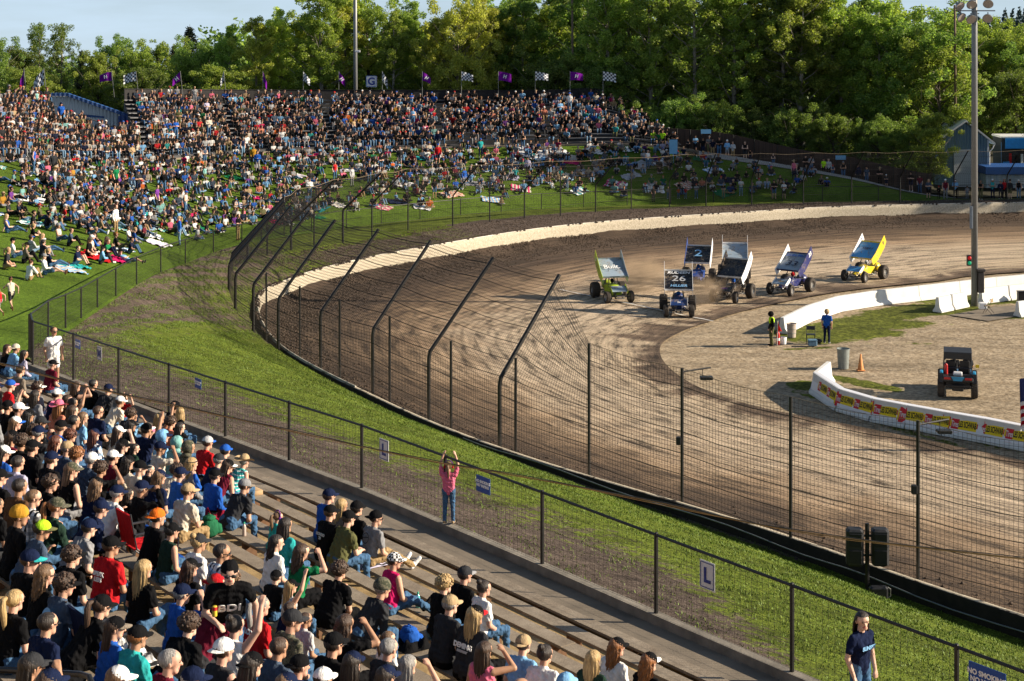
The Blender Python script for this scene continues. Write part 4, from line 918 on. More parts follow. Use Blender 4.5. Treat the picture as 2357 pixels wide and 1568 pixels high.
def camp_chair(xv, yv, c, lab, rz=0, hs=.3):
    i, s = row_place(xv, yv, hs); r = empty('camp_chair', stand(s, dseat(i) - .42, 6.88 + RISE * i), UPR + rz); tag(r, lab, 'chair')
    q = MB(); q.box((0, 0, .40), (.5, .45, .02)); q.build('seat', cloth(c), r)
    q = MB(); q.box((0, -.25, .68), (.5, .03, .5), rot=Rx(.18)); q.build('backrest', cloth(c), r)
    M_ = mat('chair_frame', (.05, .05, .055), .4, .5)
    for sx in (-1, 1):
        q = MB(); q.tube([(sx * .27, .24, .01), (sx * .27, -.20, .42), (sx * .27, -.30, .95)], .013, 6); q.build('leg', M_, r)
        q = MB(); q.tube([(sx * .27, -.24, .01), (sx * .27, .22, .40), (sx * .27, .24, .62)], .013, 6); q.build('leg', M_, r)
        q = MB(); q.box((sx * .28, .0, .63), (.05, .48, .025), bev=.008); q.build('armrest', M_, r)
    return r
camp_chair(*rv(2, 1270, 480), CN['blue'], 'blue folding camp chair behind the orange cap man')
camp_chair(*rv(2, 1010, 260), CN['red'], 'red folding camp chair beside the navy hoodie man')
camp_chair(*rv(2, 560, 1250), CN['navy'], 'navy folding camp chair below the curly haired man in slate shirt')
# handrail at the bottom left
hr = empty('handrail', atY(110, 1560, 17.5)); tag(hr, 'black steel pipe handrail crossing the lower corner of the stand', 'handrail')
q = MB(); q.tube([atY(-120, 1535, 18.3), atY(20, 1543, 18.0), atY(185, 1552, 17.6), atY(205, 1558, 17.5), atY(215, 1580, 17.4), atY(216, 1780, 17.3)], .032, 10)
rail_ = q.build('rail', mat('black_pipe', (.012, .012, .013), .35, spec=.6)); rail_.parent = hr; rail_.matrix_parent_inverse = Matrix.Translation(-hr.location)
# stair rail and cable bundle
cbm = MB(); cp = [atY(-120, 812, 33), atY(0, 836, 33), atY(200, 890, 32.6), atY(480, 950, 32), atY(760, 1012, 31.2), atY(1000, 1063, 30.5), atY(1180, 1093, 30), atY(1480, 1150, 29.5), atY(1760, 1210, 29), atY(2050, 1252, 28.5), atY(2500, 1302, 28)]
cp = [cr(cp, k * (len(cp) - 1) / 60) for k in range(61)]
cbm.tube(cp, .011, 7); cbm.tube([p + Vector((.0, 0, .018 + .008 * math.sin(k * .9))) for k, p in enumerate(cp)], .007, 6, 1); cbm.tube([p + Vector((0, .01, -.022 + .01 * math.sin(k * .7))) for k, p in enumerate(cp)], .004, 5)
o = cbm.build('overhead_cable', [mat('cable_tan', (.33, .19, .07), .6), mat('cable_black', (.02, .02, .02), .6)], None, True); tag(o, 'long tan and black cable bundle hung across the stand and kerb fence', 'cable')
# ------------------------------------------------------------------ fences and walls
M_BLK = mat('fence_black', (.020, .019, .018), .5, .3, spec=.5, var=.3, scale=3)
M_WIRE = mat('fence_wire', (.035, .030, .026), .5, .4)
M_GALV = mat('galvanised', (.22, .22, .21), .45, .6)
def wires(segs, r, name, m, parent):
    """many straight wires as 3-sided prisms; segs (n,2,3)"""
    S = np.asarray(segs, float); a, b = S[:, 0], S[:, 1]; d = b - a; L = np.linalg.norm(d, axis=1, keepdims=True); d = d / np.maximum(L, 1e-6)
    up = np.where(np.abs(d[:, 2:3]) < .9, [[0, 0, 1.0]], [[1.0, 0, 0]]); u = np.cross(d, up); u /= np.linalg.norm(u, axis=1, keepdims=True); w = np.cross(d, u)
    rr = np.asarray(r, float).reshape(-1, 1) if np.ndim(r) else np.full((len(S), 1), float(r)); V = []
    for e in (a, b):
        for k in range(3): t = 2 * PI * k / 3; V.append(e + (u * math.cos(t) + w * math.sin(t)) * rr)
    V = np.stack(V, 1).reshape(-1, 3); n = len(S); base = (np.arange(n) * 6)[:, None]
    F = np.concatenate([base + np.array([[k, (k + 1) % 3, 3 + (k + 1) % 3, 3 + k]]) for k in range(3)], 0)
    return link(name, npmesh(name, V, F, m), parent)
# spectator fence: kerb part and lawn part are one run each
def rail_fence(base_pts, h, lab, spacing_px=None, post_r=.035, mesh_step=.12, name='mesh_fence', wr=.0024):
    o0 = Vector(base_pts[0]); fo = empty(name, o0); tag(fo, lab, 'fence')
    P = [Vector(p) - o0 for p in base_pts]; pm = None
    for p in P:
        if pm is None:
            q = MB(); q.tube([(0, 0, -.12), (0, 0, h + .02)], post_r, 8); q.ell((0, 0, h + .025), (post_r, post_r, .02), 8, 4); pm = q.mesh('post', M_BLK)
        link('post', pm, fo, p)
    q = MB()
    for a, b in zip(P[:-1], P[1:]): q.tube([a + Vector((0, 0, h)), b + Vector((0, 0, h))], post_r * .72, 8)
    q.build('top_rail', M_BLK, fo)
    segs = []; rad = []
    for a, b in zip(P[:-1], P[1:]):
        L = (b - a).length; n = max(2, int(L / mesh_step)); z0, z1 = .03, h
        for k in range(n): p = a.lerp(b, k / n); segs.append((p + Vector((0, 0, z0)), p + Vector((0, 0, z1)))); rad.append(wr)
        nz = int(h / mesh_step)
        for k in range(nz + 1): z = z0 + (z1 - z0) * k / nz; segs.append((a + Vector((0, 0, z)), b + Vector((0, 0, z)))); rad.append(wr)
    wires([(tuple(a), tuple(b)) for a, b in segs], np.array(rad), 'mesh_panel', M_WIRE, fo); return fo
kb = []
s = -30.5
while s < 31.5: kb.append(stand(s, -.07, 7.36)); s += 3.05
kb.append(Vector((-14.6, 52.2, 6.65)))
near_fence = rail_fence(kb, 1.27, 'black mesh fence with top rail along the kerb of the near stand')
lf = [Vector((-14.7, 52.4, 6.6))]
for xv, yv in ((111, 782), (151, 740), (187, 711), (224, 687), (266, 665), (315, 646), (370, 623), (427, 606), (492, 585), (557, 563)):
    # nearest point of FN curve at that picture x
    best = min((abs(px(cr(FN, 5 + 4.3 * k / 400))[0] - xv) + .4 * abs(px(cr(FN, 5 + 4.3 * k / 400))[1] - yv), 5 + 4.3 * k / 400) for k in range(401)); lf.append(cr(FN, best[1]))
t = 9.25
while t < 13.6: lf.append(cr(FN, t)); t += .27 if t < 10 else .22
rail_fence(lf, 1.25, 'long curved mesh fence along the foot of the spectator lawn', mesh_step=.15, wr=.0035)

# catch fence
posts = []   # (base, kind)
for xv, yv, z, k in ((2640, 1520, .5, 's'), (2400, 1445, .5, 's'), (2113, 1368, .5, 's'), (1820, 1290, .5, 's'), (1570, 1198, .55, 's'), (1356, 1118, .6, 's'), (1187, 1048, .65, 'm'), (1150, 1045, .7, 'b'), (1038, 998, .68, 'm'), (987, 972, .68, 'b'), (897, 925, .7, 'm'), (858, 908, .72, 'b'), (782, 880, .74, 'm'), (738, 860, .74, 'b'), (690, 838, .76, 'm'), (641, 822, .78, 'b'), (613, 800, .8, 'm'), (583, 784, .8, 'b'),
                      (542, 753, .85, 'b'), (527, 725, .95, 'b'), (533, 696, 1.0, 'b'), (570, 655, 1.05, 'b'), (615, 628, 1.08, 'm'), (670, 603, 1.1, 'b'), (723, 586, 1.1, 'm'), (789, 567, 1.12, 'b'), (856, 548, 1.15, 'b'), (939, 536, 1.15, 'm'), (1042, 525.7, 1.15, 'b'), (1127, 516, 1.15, 'm'), (1207, 508, 1.15, 'b'), (1290, 500, 1.15, 'm'), (1371, 492.5, 1.15, 'b'), (1453, 486, 1.15, 'm'), (1541, 479.5, 1.15, 'b'), (1625, 477, 1.15, 'b'), (1730, 476, 1.15, 'b'), (1849, 474, 1.15, 'b'), (1960, 472, 1.15, 'b'), (2072, 470, 1.15, 'b'), (2196, 468, 1.15, 'b'), (2318, 466, 1.15, 'b'), (2440, 464, 1.15, 'b')):
    posts.append((at(xv, yv, z), k))
C0 = Vector((16, 88, 0)); n = len(posts); PR = []
for i, (b, k) in enumerate(posts):
    a, c = posts[max(0, i - 1)][0], posts[min(n - 1, i + 1)][0]; d = c - a; d.z = 0; nr = Vector((d.y, -d.x, 0)).normalized()
    if nr.dot(C0 - b) < 0: nr = -nr
    w_ = max(0.0, min(1.0, (b.y - 85) / 50)); topz = 7.05 - 1.35 * w_; over = 2.9 if b.y > 60 else 0
    if k == 's': PR.append((b, b + Vector((0, 0, 2.6)), b + Vector((0, 0, 4.95)), k))
    else:
        bd = b + Vector((0, 0, 2.75 - .5 * w_)); tp = Vector((b.x, b.y, 0)) + nr * over + Vector((0, 0, topz)); PR.append((b, bd, tp, k))
cf = empty('catch_fence', PR[5][0]); tag(cf, 'tall black mesh catch fence with bent posts around the outside of the turn', 'fence'); o0 = PR[5][0].copy()
for b, m_, t_, k in PR:
    q = MB(); b_, m2, t2 = b - o0, m_ - o0, t_ - o0
    far = b.y > 118
    if k == 's': q.tube([b_ + Vector((0, 0, -.4)), t2], .055, 8)
    elif k == 'm': q.tube([b_ + Vector((0, 0, -.4)), b_ + Vector((0, 0, 3.6))], .05, 8)
    else: q.tube([b_ + Vector((0, 0, -.4)), m2 - Vector((0, 0, .25)), m2 + (t2 - m2) * .02, m2 + (t2 - m2) * .1, t2], .075 if not far else .055, 8)
    q.build('post', M_BLK, cf)
segs = []; rad = []; main = [p for p in PR if p[3] != 'm']
# straight section carries on vertical to the first bent post; first bent post gets a mid point at 4.95
for (A, Bq) in zip(main[:-1], main[1:]):
    L = (A[0] - Bq[0]).length; dist = (A[0] + Bq[0]).length / 2
    stp = .14 if dist < 90 else .17; nn = max(3, int(L / stp)); wr = .0058 if dist < 70 else .0080 if dist < 115 else .0048
    def col(P, f):  # point at height fraction 0..2
        P0 = P[0] + Vector((0, 0, .1)); return P0.lerp(P[1], f) if f <= 1 else P[1].lerp(P[2], f - 1)
    H1 = (A[1].z + Bq[1].z - A[0].z - Bq[0].z) / 2; H2 = ((A[2] - A[1]).length + (Bq[2] - Bq[1]).length) / 2
    fl = [k / max(2, int(H1 / stp)) for k in range(int(H1 / stp) + 1)] + [1 + k / max(2, int(H2 / stp)) for k in range(1, int(H2 / stp) + 1)]
    if A[3] != Bq[3]: pass
    for k in range(nn):
        u = k / nn; g = [col(A, f).lerp(col(Bq, f), u) - o0 for f in (0, 1, 2)]; sag = .10 * math.sin(PI * u)
        g[2].z -= sag
        segs += [(g[0], g[1]), (g[1], g[2])]; rad += [wr, wr]
    for j, f in enumerate(fl):
        cable = j % 5 == 0
        K = 3
        for k in range(K):
            u0, u1 = k / K, (k + 1) / K; a = col(A, f).lerp(col(Bq, f), u0) - o0; b = col(A, f).lerp(col(Bq, f), u1) - o0
            sg = (.04 + .06 * (f / 2)); a.z -= sg * math.sin(PI * u0); b.z -= sg * math.sin(PI * u1); segs.append((a, b)); rad.append(wr * (2.6 if cable else 1.0))
wires([(tuple(a), tuple(b)) for a, b in segs], np.array(rad), 'mesh_panel', M_WIRE, cf)
M_ROPE = mat('rope', (.22, .17, .11), .9)
q = MB()
for (A, Bq) in zip(main[:-1], main[1:]):
    a, b = A[2] - o0, Bq[2] - o0; q.tube([a, a.lerp(b, .5) - Vector((0, 0, .12)), b], .011 if A[0].y > 90 else .008, 5)
q.build('top_rope', M_ROPE if True else M_BLK, cf)
def lamp(p, dr, lab):
    r = empty('flood_lamp', p); tag(r, lab, 'lamp'); q = MB(); d = Vector(dr).normalized(); q.tube([(0, 0, 0), d * 1.05], .03, 6); q.build('arm', M_BLK, r)
    q = MB(); q.tube([d * .75, d * .75 + Vector((0, 0, -.3))], .012, 5); q.box(d * .9 + Vector((0, 0, -.32)), (.42, .3, .1), bev=.02); q.build('lamp_head', M_BLK, r)
for i, (w, l) in zip((4, 2), (('left', 'small flood lamp on short arm atop the post beside the pit lane bend'), ('right', 'small flood lamp on short arm atop the post above the yellow banners'))):
    lamp(PR[i][2] - Vector((0, 0, .12)), (.85, .35, .05), l)
# gear boxes clipped on posts
for i, hh, l in ((4, 2.6, 'black box strapped halfway up the post beside the first flood lamp'), (2, 3.0, 'black box strapped on the post next to the speakers')):
    q = MB(); q.box((0, 0, 0), (.16, .16, .26), bev=.02); o = q.build('control_box', M_DARK); o.location = PR[i][0] + Vector((-.12, -.05, hh)); tag(o, l, 'box')

# outer track wall
M_WALL = ground_mat('wall_concrete', (.40, .34, .25), (.62, .55, .43), (.09, .065, .045), (.05, .035, .025), 1.3, 30, .35, .02, .62)
nu = 520; hz = [0.0, .25, .5, .75, 1.0, 1.16]; V = []; GA = []
for i in range(nu + 1):
    t = NT * i / nu; p = cr(O, t); q2 = cr(O, t + .01); d = (q2 - p).normalized(); out = Vector((-d.y, d.x, 0))
    if out.dot(p - C0) < 0: out = -out
    hh = 1.2
    prof = [(0, 0), (0, .3), (0, .62), (0, .93), (0, hh - .02), (.02, hh), (.20, hh), (.22, hh - .04), (.22, .3)]
    for (u, z) in prof:
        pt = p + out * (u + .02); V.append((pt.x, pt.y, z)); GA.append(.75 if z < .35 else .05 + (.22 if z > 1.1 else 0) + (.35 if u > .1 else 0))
K = 9; F = [(i * K + j, (i + 1) * K + j, (i + 1) * K + j + 1, i * K + j + 1) for i in range(nu) for j in range(K - 1)]
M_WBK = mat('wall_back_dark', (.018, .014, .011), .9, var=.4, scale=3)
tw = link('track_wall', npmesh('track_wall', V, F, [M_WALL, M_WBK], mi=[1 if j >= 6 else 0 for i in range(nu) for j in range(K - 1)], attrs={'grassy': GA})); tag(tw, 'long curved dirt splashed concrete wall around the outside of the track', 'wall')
# pipe kerb on the wall top, thrown clods on it
q = MB(); q.tube([cr(O, NT * i / 160) + Vector((0, 0, 1.225)) + (cr(O, NT * i / 160) - C0).normalized() * .1 for i in range(60, 161)], .035, 6); q.build('top_pipe', mat('pipe_white', (.55, .5, .42), .6, var=.4, scale=1.5), tw)
# dirt clods
def scatter(name, pts, sz, m, lab, n6=True):
    r_ = np.random.RandomState(3); P = np.array(pts); n_ = len(P); base = np.array([(1, 0, 0), (-1, 0, 0), (0, 1, 0), (0, -1, 0), (0, 0, 1), (0, 0, -1)]) * 1.0
    F0 = np.array([(0, 2, 4), (2, 1, 4), (1, 3, 4), (3, 0, 4), (2, 0, 5), (1, 2, 5), (3, 1, 5), (0, 3, 5)])
    S = np.array(sz)[:, None, None] * r_.uniform(.6, 1.3, (n_, 6, 1)); V = P[:, None, :] + base[None] * S; F = (np.arange(n_) * 6)[:, None, None] + F0[None]
    return tag(link(name, npmesh(name, V.reshape(-1, 3), F.reshape(-1, 3), m)), lab, None, None, 'stuff')
pts = []; sz = []
for _ in range(26000):
    t = rnd.uniform(2, NT - .3); v = 1 - abs(rnd.gauss(0, .075)); p = cr(I, t).lerp(cr(O, t), v)
    pile = max(0, (v - .94) / .06); pts.append((p.x, p.y, .02 + .42 * pile ** 2)); sz.append(rnd.uniform(.02, .075))
for _ in range(2600):
    t = rnd.uniform(6, NT - .3); p = cr(O, t); p += (p - C0).normalized() * rnd.uniform(.0, .35); c = hsh(p.x * .8, p.y * .8)
    if c > -.05: pts.append((p.x, p.y, 1.2 + rnd.uniform(0, .06))); sz.append(rnd.uniform(.03, .10))
for _ in range(9000):
    t = rnd.uniform(8.5, 13.8); p = bank(t, rnd.uniform(0, .5)); pts.append(tuple(p)); sz.append(rnd.uniform(.02, .07))
for _ in range(6000):
    t = rnd.uniform(1, NT); v = rnd.uniform(0, .9); p = cr(I, t).lerp(cr(O, t), v); pts.append((p.x, p.y, .015)); sz.append(rnd.uniform(.008, .03))
scatter('dirt_clods', pts, sz, mat('clods', (.062, .043, .03), .95, var=.5, scale=2, kind='Object'), 'loose dark dirt clods thrown up along the track wall')
# grass tufts on the bank and lawn
def tufts(name, P, hts, m, lab):
    r_ = np.random.RandomState(5); P = np.array(P); n_ = len(P); a = r_.uniform(0, 2 * PI, n_); w_ = r_.uniform(.006, .014, n_); h_ = np.array(hts)
    d = np.stack([np.cos(a), np.sin(a), np.zeros(n_)], 1); ln = r_.normal(0, .35, (n_, 2))
    top = P + np.concatenate([ln * h_[:, None], h_[:, None]], 1); V = np.stack([P - d * w_[:, None], P + d * w_[:, None], top], 1).reshape(-1, 3)
    F = np.arange(n_ * 3).reshape(-1, 3); return tag(link(name, npmesh(name, V, F, m)), lab, None, None, 'stuff')
M_TUFT, nt_, bs_ = nt_new('grass_blades'); v = coords(nt_); f = noise(nt_, v, 1.2, 4, .7)
nt_.links.new(ramp(nt_, f, [(.3, (.045, .08, .008)), (.55, (.12, .19, .016)), (.75, (.22, .26, .035))]).outputs[0], bs_.inputs['Base Color']); bs_.inputs['Roughness'].default_value = .6
bs_.inputs['Specular IOR Level'].default_value = .3
P = []; Hh = []
for _ in range(190000):
    t = rnd.uniform(.4, 9.0) if rnd.random() < .85 else rnd.uniform(.4, 3); s = rnd.random(); lo = .58 if t > 2.3 else .58 + (2.3 - t) * .6
    if t < 4.5 and t > 1.8 and s > lo + .08 and rnd.random() < (.80 if hsh(t * 9, s * 14) < .3 else .2): continue
    if t > 5 and hsh(t * 7, s * 6) < -.1: continue
    p = bank(t, s); P.append(tuple(p)); Hh.append(rnd.uniform(.02, .06) * (1 if p.y < 60 else 1.3))
tufts('grass', P, Hh, M_TUFT, 'short bright grass on the bank below the kerb')
# conduit along the bank foot
q = MB(); q.tube([cr(W_, 9.5 * i / 90) + (cr(W_, 9.5 * i / 90) - C0).normalized() * .55 + Vector((0, 0, .35 + .05 * math.sin(i))) for i in range(0, 32)], .02, 6)
tag(q.build('conduit_pipe', mat('conduit', (.16, .18, .19), .5, .3), None, True), 'thin grey conduit pipe running along the back of the near wall', 'pipe')
# half-buried cable hoops along the near wall back
# speakers on a post
sp = at(1996, 1355, .75); r = empty('speaker_post', sp); tag(r, 'black pole with cables carrying two big track speakers', 'pole')
q = MB(); q.tube([(0, 0, -.3), (0, 0, 1.85)], .06, 10); q.build('pole', M_BLK, r)
q = MB(); q.box((0, 0, 1.5), (1.2, .05, .05)); q.box((0, 0, .95), (1.2, .05, .05)); q.build('crossbar', M_BLK, r)
def speaker(dx, lab):
    s_ = empty('loudspeaker', sp + Vector((dx * .78, -.02, .68))); tag(s_, lab, 'speaker')
    q = MB(); q.box((0, 0, .52), (.48, .42, 1.04), bev=.06); q.build('cabinet', mat('speaker_shell', (.02, .02, .022), .55, spec=.5), s_)
    for z in (.29, .76): q = MB(); q.lathe([(.02, 0), (.2, 0), (.22, .05), (.2, .08)], (0, .22, z), 16, rot=Rx(-PI / 2)); q.build('horn', M_DARK, s_); q = MB(); q.box((.0, -.22, z), (.36, .05, .36), bev=.02); q.build('back_panel', M_DARK, s_); s_.rotation_euler[2] = -.1
speaker(-.46, 'big black track loudspeaker on the left of its pole behind the near wall'); speaker(.46, 'big black track loudspeaker on the right of its pole behind the near wall')
s_ = empty('equipment_case', at(2022, 1385, .85)); tag(s_, 'small black equipment case with handle on grass by the speaker pole', 'case')
q = MB(); q.box((0, 0, .22), (.5, .25, .42), bev=.05); q.build('case_body', M_DARK, s_); q = MB(); q.tube([(.25, 0, .1), (.33, 0, .15), (.33, 0, .35), (.25, 0, .4)], .015, 6); q.build('handle', M_GALV, s_)

# fence signs
M_SIGNW = mat('sign_white', (.62, .62, .63), .5, var=.04); M_SIGNB = mat('sign_blue', (.015, .07, .30), .5, var=.05); M_INK = mat('ink_blue', (.01, .03, .20), .5); M_WHITE = mat('paint_white', (.8, .8, .8), .5, var=.03)
def fsign(xv, kind, lab, w_=.34, h_=.42):
    k = (xv - CX) / FV; base = PA - NN * (-.02); s = (k * base.y - base.x) / (UA.x - k * UA.y); z = 7.36 + zoff(s) + 1.2 - h_ / 2 - .02
    r = empty('fence_sign', stand(s, -.03, 7.36 + 1.2 - h_ / 2 - .03)); tag(r, lab, 'sign')
    x = -UA; R = basis(x, (0, 0, 1)); y = Vector((0, 0, 1)); nrm = x.cross(y)
    q = MB(); q.box((0, 0, 0), (w_, h_, .012), rot=R, bev=.005); q.build('board', M_SIGNW if kind in 'LM' else M_SIGNB, r)
    if kind in 'LM':
        q = MB()
        for (a, b, c, d) in ((0, h_ * .44, w_ * .86, .012), (0, -h_ * .44, w_ * .86, .012), (w_ * .43, 0, .012, h_ * .88), (-w_ * .43, 0, .012, h_ * .88)): q.box(R @ Vector((a, b, .009)), (c, d, .003), rot=R)
        q.build('border', M_INK, r); lettering(r, kind, h_ * .72, M_INK, R @ Vector((0, -.01, .012)), x, y, .002, bold=.012)
    else: lettering(r, 'NO SMOKING\nNO VAPING', .098 * w_ / .6, M_WHITE, R @ Vector((0, .01, .011)), x, y, .002, bold=.004)
fsign(228, 'M', 'white M section sign high on the far left kerb fence', .30, .36); fsign(883, 'L', 'white L section sign on kerb fence crossed by the cable', .34, .42); fsign(1627, 'L', 'white L section sign on kerb fence over bare soil', .34, .44)
fsign(178, 'N', 'blue no smoking sign nearest the left corner of the kerb fence', .32, .24); fsign(455, 'N', 'blue no smoking sign on kerb fence above the raised fists', .32, .24)
fsign(1111, 'N', 'blue no smoking sign on kerb fence beside the girl in pink', .44, .30); fsign(2271, 'N', 'blue no smoking sign on kerb fence right of the dark haired woman', .60, .36)

# ------------------------------------------------------------------ infield barriers
M_BARR = mat('barrier_white', (.70, .69, .66), .7, var=.10, scale=1.6, bmp=.15, bscale=12)
def barrier(a, b, lab, h=.84, m=M_BARR, name='concrete_barrier', w0=.6):
    a, b = Vector(a), Vector(b); d = b - a; L = d.length; d /= L; nn = Vector((d.y, -d.x, 0))
    prof = [(-w0 / 2, 0), (-w0 / 2, .08), (-w0 / 2 + .14, .28), (-.09, h), (.09, h), (w0 / 2 - .14, .28), (w0 / 2, .08), (w0 / 2, 0)]
    q = MB(); vs = [nn * u + d * t_ + Vector((0, 0, z)) for t_ in (.02, L - .02) for u, z in prof]; n_ = 8
    q.add(vs, [(i, i + 1, n_ + i + 1, n_ + i) for i in range(n_ - 1)] + [tuple(range(n_ - 1, -1, -1)), tuple(range(n_, 2 * n_))])
    o = q.build(name, m); o.location = a; tag(o, lab, 'barrier', 'white concrete barriers around the infield'); return o
UB = [(1800, 768), (1860, 738), (1928, 716), (2017, 702), (2112, 691), (2206, 680), (2290, 670), (2375, 662), (2470, 653)]
for k in range(len(UB) - 1):
    barrier(at(*UB[k]), at(*UB[k + 1]), 'white concrete barrier, %s along the inner track edge from the flag marshal' % ORD[k])
barrier(at(2157, 719), at(2186, 713), 'short white barrier on the grass left of light pole, nearer its camera side end'); barrier(at(2189, 712), at(2222, 705), 'short white barrier on the grass just left of the light pole')
barrier(at(2256, 698), at(2318, 690), 'white barrier on grass right of the light pole behind the metal chair'); barrier(at(2320, 690), at(2420, 678), 'white barrier with long blue shadow behind the storage tote at frame edge')
barrier(at(2341, 729), at(2440, 716), 'white barrier standing on the end of the concrete pad')
LB = [(1893, 838), (1876, 905), (1935, 945), (2010, 968), (2090, 984), (2175, 1000), (2270, 1017), (2372, 1038), (2480, 1062)]
LBp = [at(*p) for p in LB]; LBp[0] = at(1908, 878)
lbs = []
for k in range(len(LBp) - 1): lbs.append(barrier(LBp[k], LBp[k + 1], 'white banner covered barrier, %s from the trash can end' % ORD[k], .92))
# sponsor banner hung on the outer faces
M_BAN = mat('banner_vinyl', (.80, .80, .84), .45, var=.04, scale=.8, bmp=.1)
bn = empty('sponsor_banner', LBp[1]); tag(bn, 'long white vinyl banner printed with yellow and red tyre shop logos', 'banner')
M_Y = mat('logo_yellow', (.88, .66, .01), .5, var=.03); M_R = mat('logo_red', (.62, .01, .03), .5, var=.03); M_K = mat('logo_black', (.012, .012, .012), .5)
def face_pt(u, z):  # u in 0..7 along LBp[1:], z height on the sloping outer face
    k = int(min(6, u)); a, b = LBp[1 + k], LBp[2 + k]; p = a.lerp(b, u - k); d = (b - a).normalized(); nn_ = Vector((d.y, -d.x, 0))
    if nn_.dot(Vector((0, 0, 0)) - p) < 0: nn_ = -nn_
    off = .30 - (.14 if z > .28 else .14 * max(0, (z - .08)) / .2) - max(0, (z - .28)) * .109 / .56; return p + nn_ * (off + .012), d, nn_
q = MB(); A = []; Bv = []
for k in range(0, 141): u = k / 20; A.append(face_pt(u, .22)[0] + Vector((0, 0, .22)) - LBp[1]); Bv.append(face_pt(u, .93)[0] + Vector((0, 0, .93)) - LBp[1])
q.strip(A, Bv); q.strip(Bv, [p - (face_pt(k / 20, .93)[2] * .24) + Vector((0, 0, .01)) for k, p in enumerate(Bv)]); q.build('vinyl', M_BAN, bn)
_us = [k / 40 for k in range(2, 281)]; _ps = [face_pt(u, .5)[0] for u in _us]; _cl = [0.0]
for a_, b_ in zip(_ps[:-1], _ps[1:]): _cl.append(_cl[-1] + (b_ - a_).length)
_i0 = min(range(len(_us)), key=lambda k: abs(px(_ps[k])[0] - 1893) + (0 if _us[k] > .1 else 50)); _i1 = min(range(len(_us)), key=lambda k: abs(px(_ps[k])[0] - 2402)); LSC = (_cl[_i1] - _cl[_i0]) / 10 / 2.25
print('logo scale', LSC)
for j in range(11):
    _t = _cl[_i0] + (_cl[_i1] - _cl[_i0]) * j / 10; u = _us[min(range(len(_us)), key=lambda k: abs(_cl[k] - _t))]
    p, d, nn_ = face_pt(u, .55); tilt = (Vector((0, 0, 1)) - nn_ * .19).normalized()
    x = d if d.x > 0 else -d; y = tilt; zn = x.cross(y); R = basis(x, y) @ Matrix.Diagonal((.70, 1.38, 1)); c = p + Vector((0, 0, .55)) - LBp[1] + nn_ * .02
    lg = empty('logo', c); lg.parent = bn
    q = MB(); q.add([R @ Vector(v_) for v_ in ((-.28, -.20, .0), (.95, -.20, .0), (1.02, .22, .0), (-.20, .14, .0))], [(0, 1, 2, 3)], 1)
    q.add([R @ Vector(v_) for v_ in ((-.25, -.15, .006), (.90, -.15, .006), (.95, .18, .006), (-.18, .10, .006))], [(0, 1, 2, 3)], 0)
    q.add([R @ Vector(v_) for v_ in ((-.70, -.25, .006), (-.22, -.25, .006), (-.12, .20, .006), (-.58, .20, .006))], [(0, 1, 2, 3)], 1)
    q.add([R @ Vector(v_) for v_ in ((-.80, -.20, .003), (-.66, -.20, .003), (-.56, .13, .003), (-.68, .13, .003))], [(0, 1, 2, 3)], 0)
    q.build('logo_panel', [M_Y, M_R], lg)
    lettering(lg, 'LES SCHWAB', .33, M_K, R @ Vector((.36, .0, .012)), x, y, .001, .08, .010, .39); lettering(lg, 'Tires', .33, M_WHITE, R @ Vector((-.42, -.02, .012)), x, y, .001, .15, .004, .46)

# trash can, cone, chairs, barrels
def trashcan(xv, yv, c, lab, lid=False, r=.29, h=.86):
    o = empty('trash_can', at(xv, yv, 0)); tag(o, lab, 'trash can'); q = MB(); q.lathe([(r * .82, 0), (r, h), (r * 1.05, h), (r * 1.05, h - .04), (r * .9, h - .04), (r * .75, .05), (0, .05)], n=24)
    q.build('bin_body', mat('bin_%d' % int(c[0] * 100), c, .45, .3 if c[0] < .3 else 0, var=.12), o)
    q = MB()
    for z in (h * .3, h * .6): q.lathe([(r * (.82 + .18 * z / h) + .004, z - .012), (r * (.82 + .18 * z / h) + .014, z), (r * (.82 + .18 * z / h) + .004, z + .012)], n=24)
    q.build('rib_band', mat('bin_rib', tuple(x * .8 for x in c), .5), o); return o
trashcan(1941, 848, (.26, .29, .28), 'ribbed grey metal trash can behind the tip of banner barriers', r=.30, h=.95)
trashcan(1822, 776, (.45, .38, .33), 'pale plastic trash can between flag marshal and folding chair', r=.26, h=.72)
o = empty('traffic_cone', at(1981, 853)); tag(o, 'faded orange traffic cone beside the metal trash can', 'cone'); q = MB(); q.box((0, 0, .02), (.38, .38, .04), bev=.01); q.build('base', mat('cone_orange', (.62, .25, .08), .7, var=.2), o); q = MB(); q.lathe([(.15, .04), (.035, .78), (0, .78)], n=16); q.build('cone_body', mat('cone_orange'), o, True)
def folding_chair(p, rz, c, lab):
    r = empty('folding_chair', p, rz); tag(r, lab, 'chair'); q = MB(); q.box((0, 0, .45), (.42, .38, .02)); q.build('seat', mat('fchair_%d' % int(c[2] * 99), c, .6), r)
    q = MB(); q.box((0, -.2, .75), (.40, .02, .2)); q.build('backrest', mat('fchair_%d' % int(c[2] * 99)), r)
    for sx in (-1, 1):
        q = MB(); q.tube([(sx * .22, .25, 0), (sx * .22, -.2, .88)], .014, 6); q.build('leg', M_DARK, r); q = MB(); q.tube([(sx * .2, -.28, 0), (sx * .2, .18, .46)], .014, 6); q.build('leg', M_DARK, r)
folding_chair(at(1866, 790), PI * .95, (.03, .035, .05), 'black metal folding chair with blue seat pad on infield grass'); folding_chair(at(2275, 722), PI * .3, (.3, .22, .12), 'small metal chair by the light pole base')
q = MB(); q.box((0, 0, .2), (.42, .34, .38), bev=.03); o = q.build('white_bucket', M_WHITE); o.location = at(2262, 712); tag(o, 'white square bucket at the light pole foot', 'bucket')
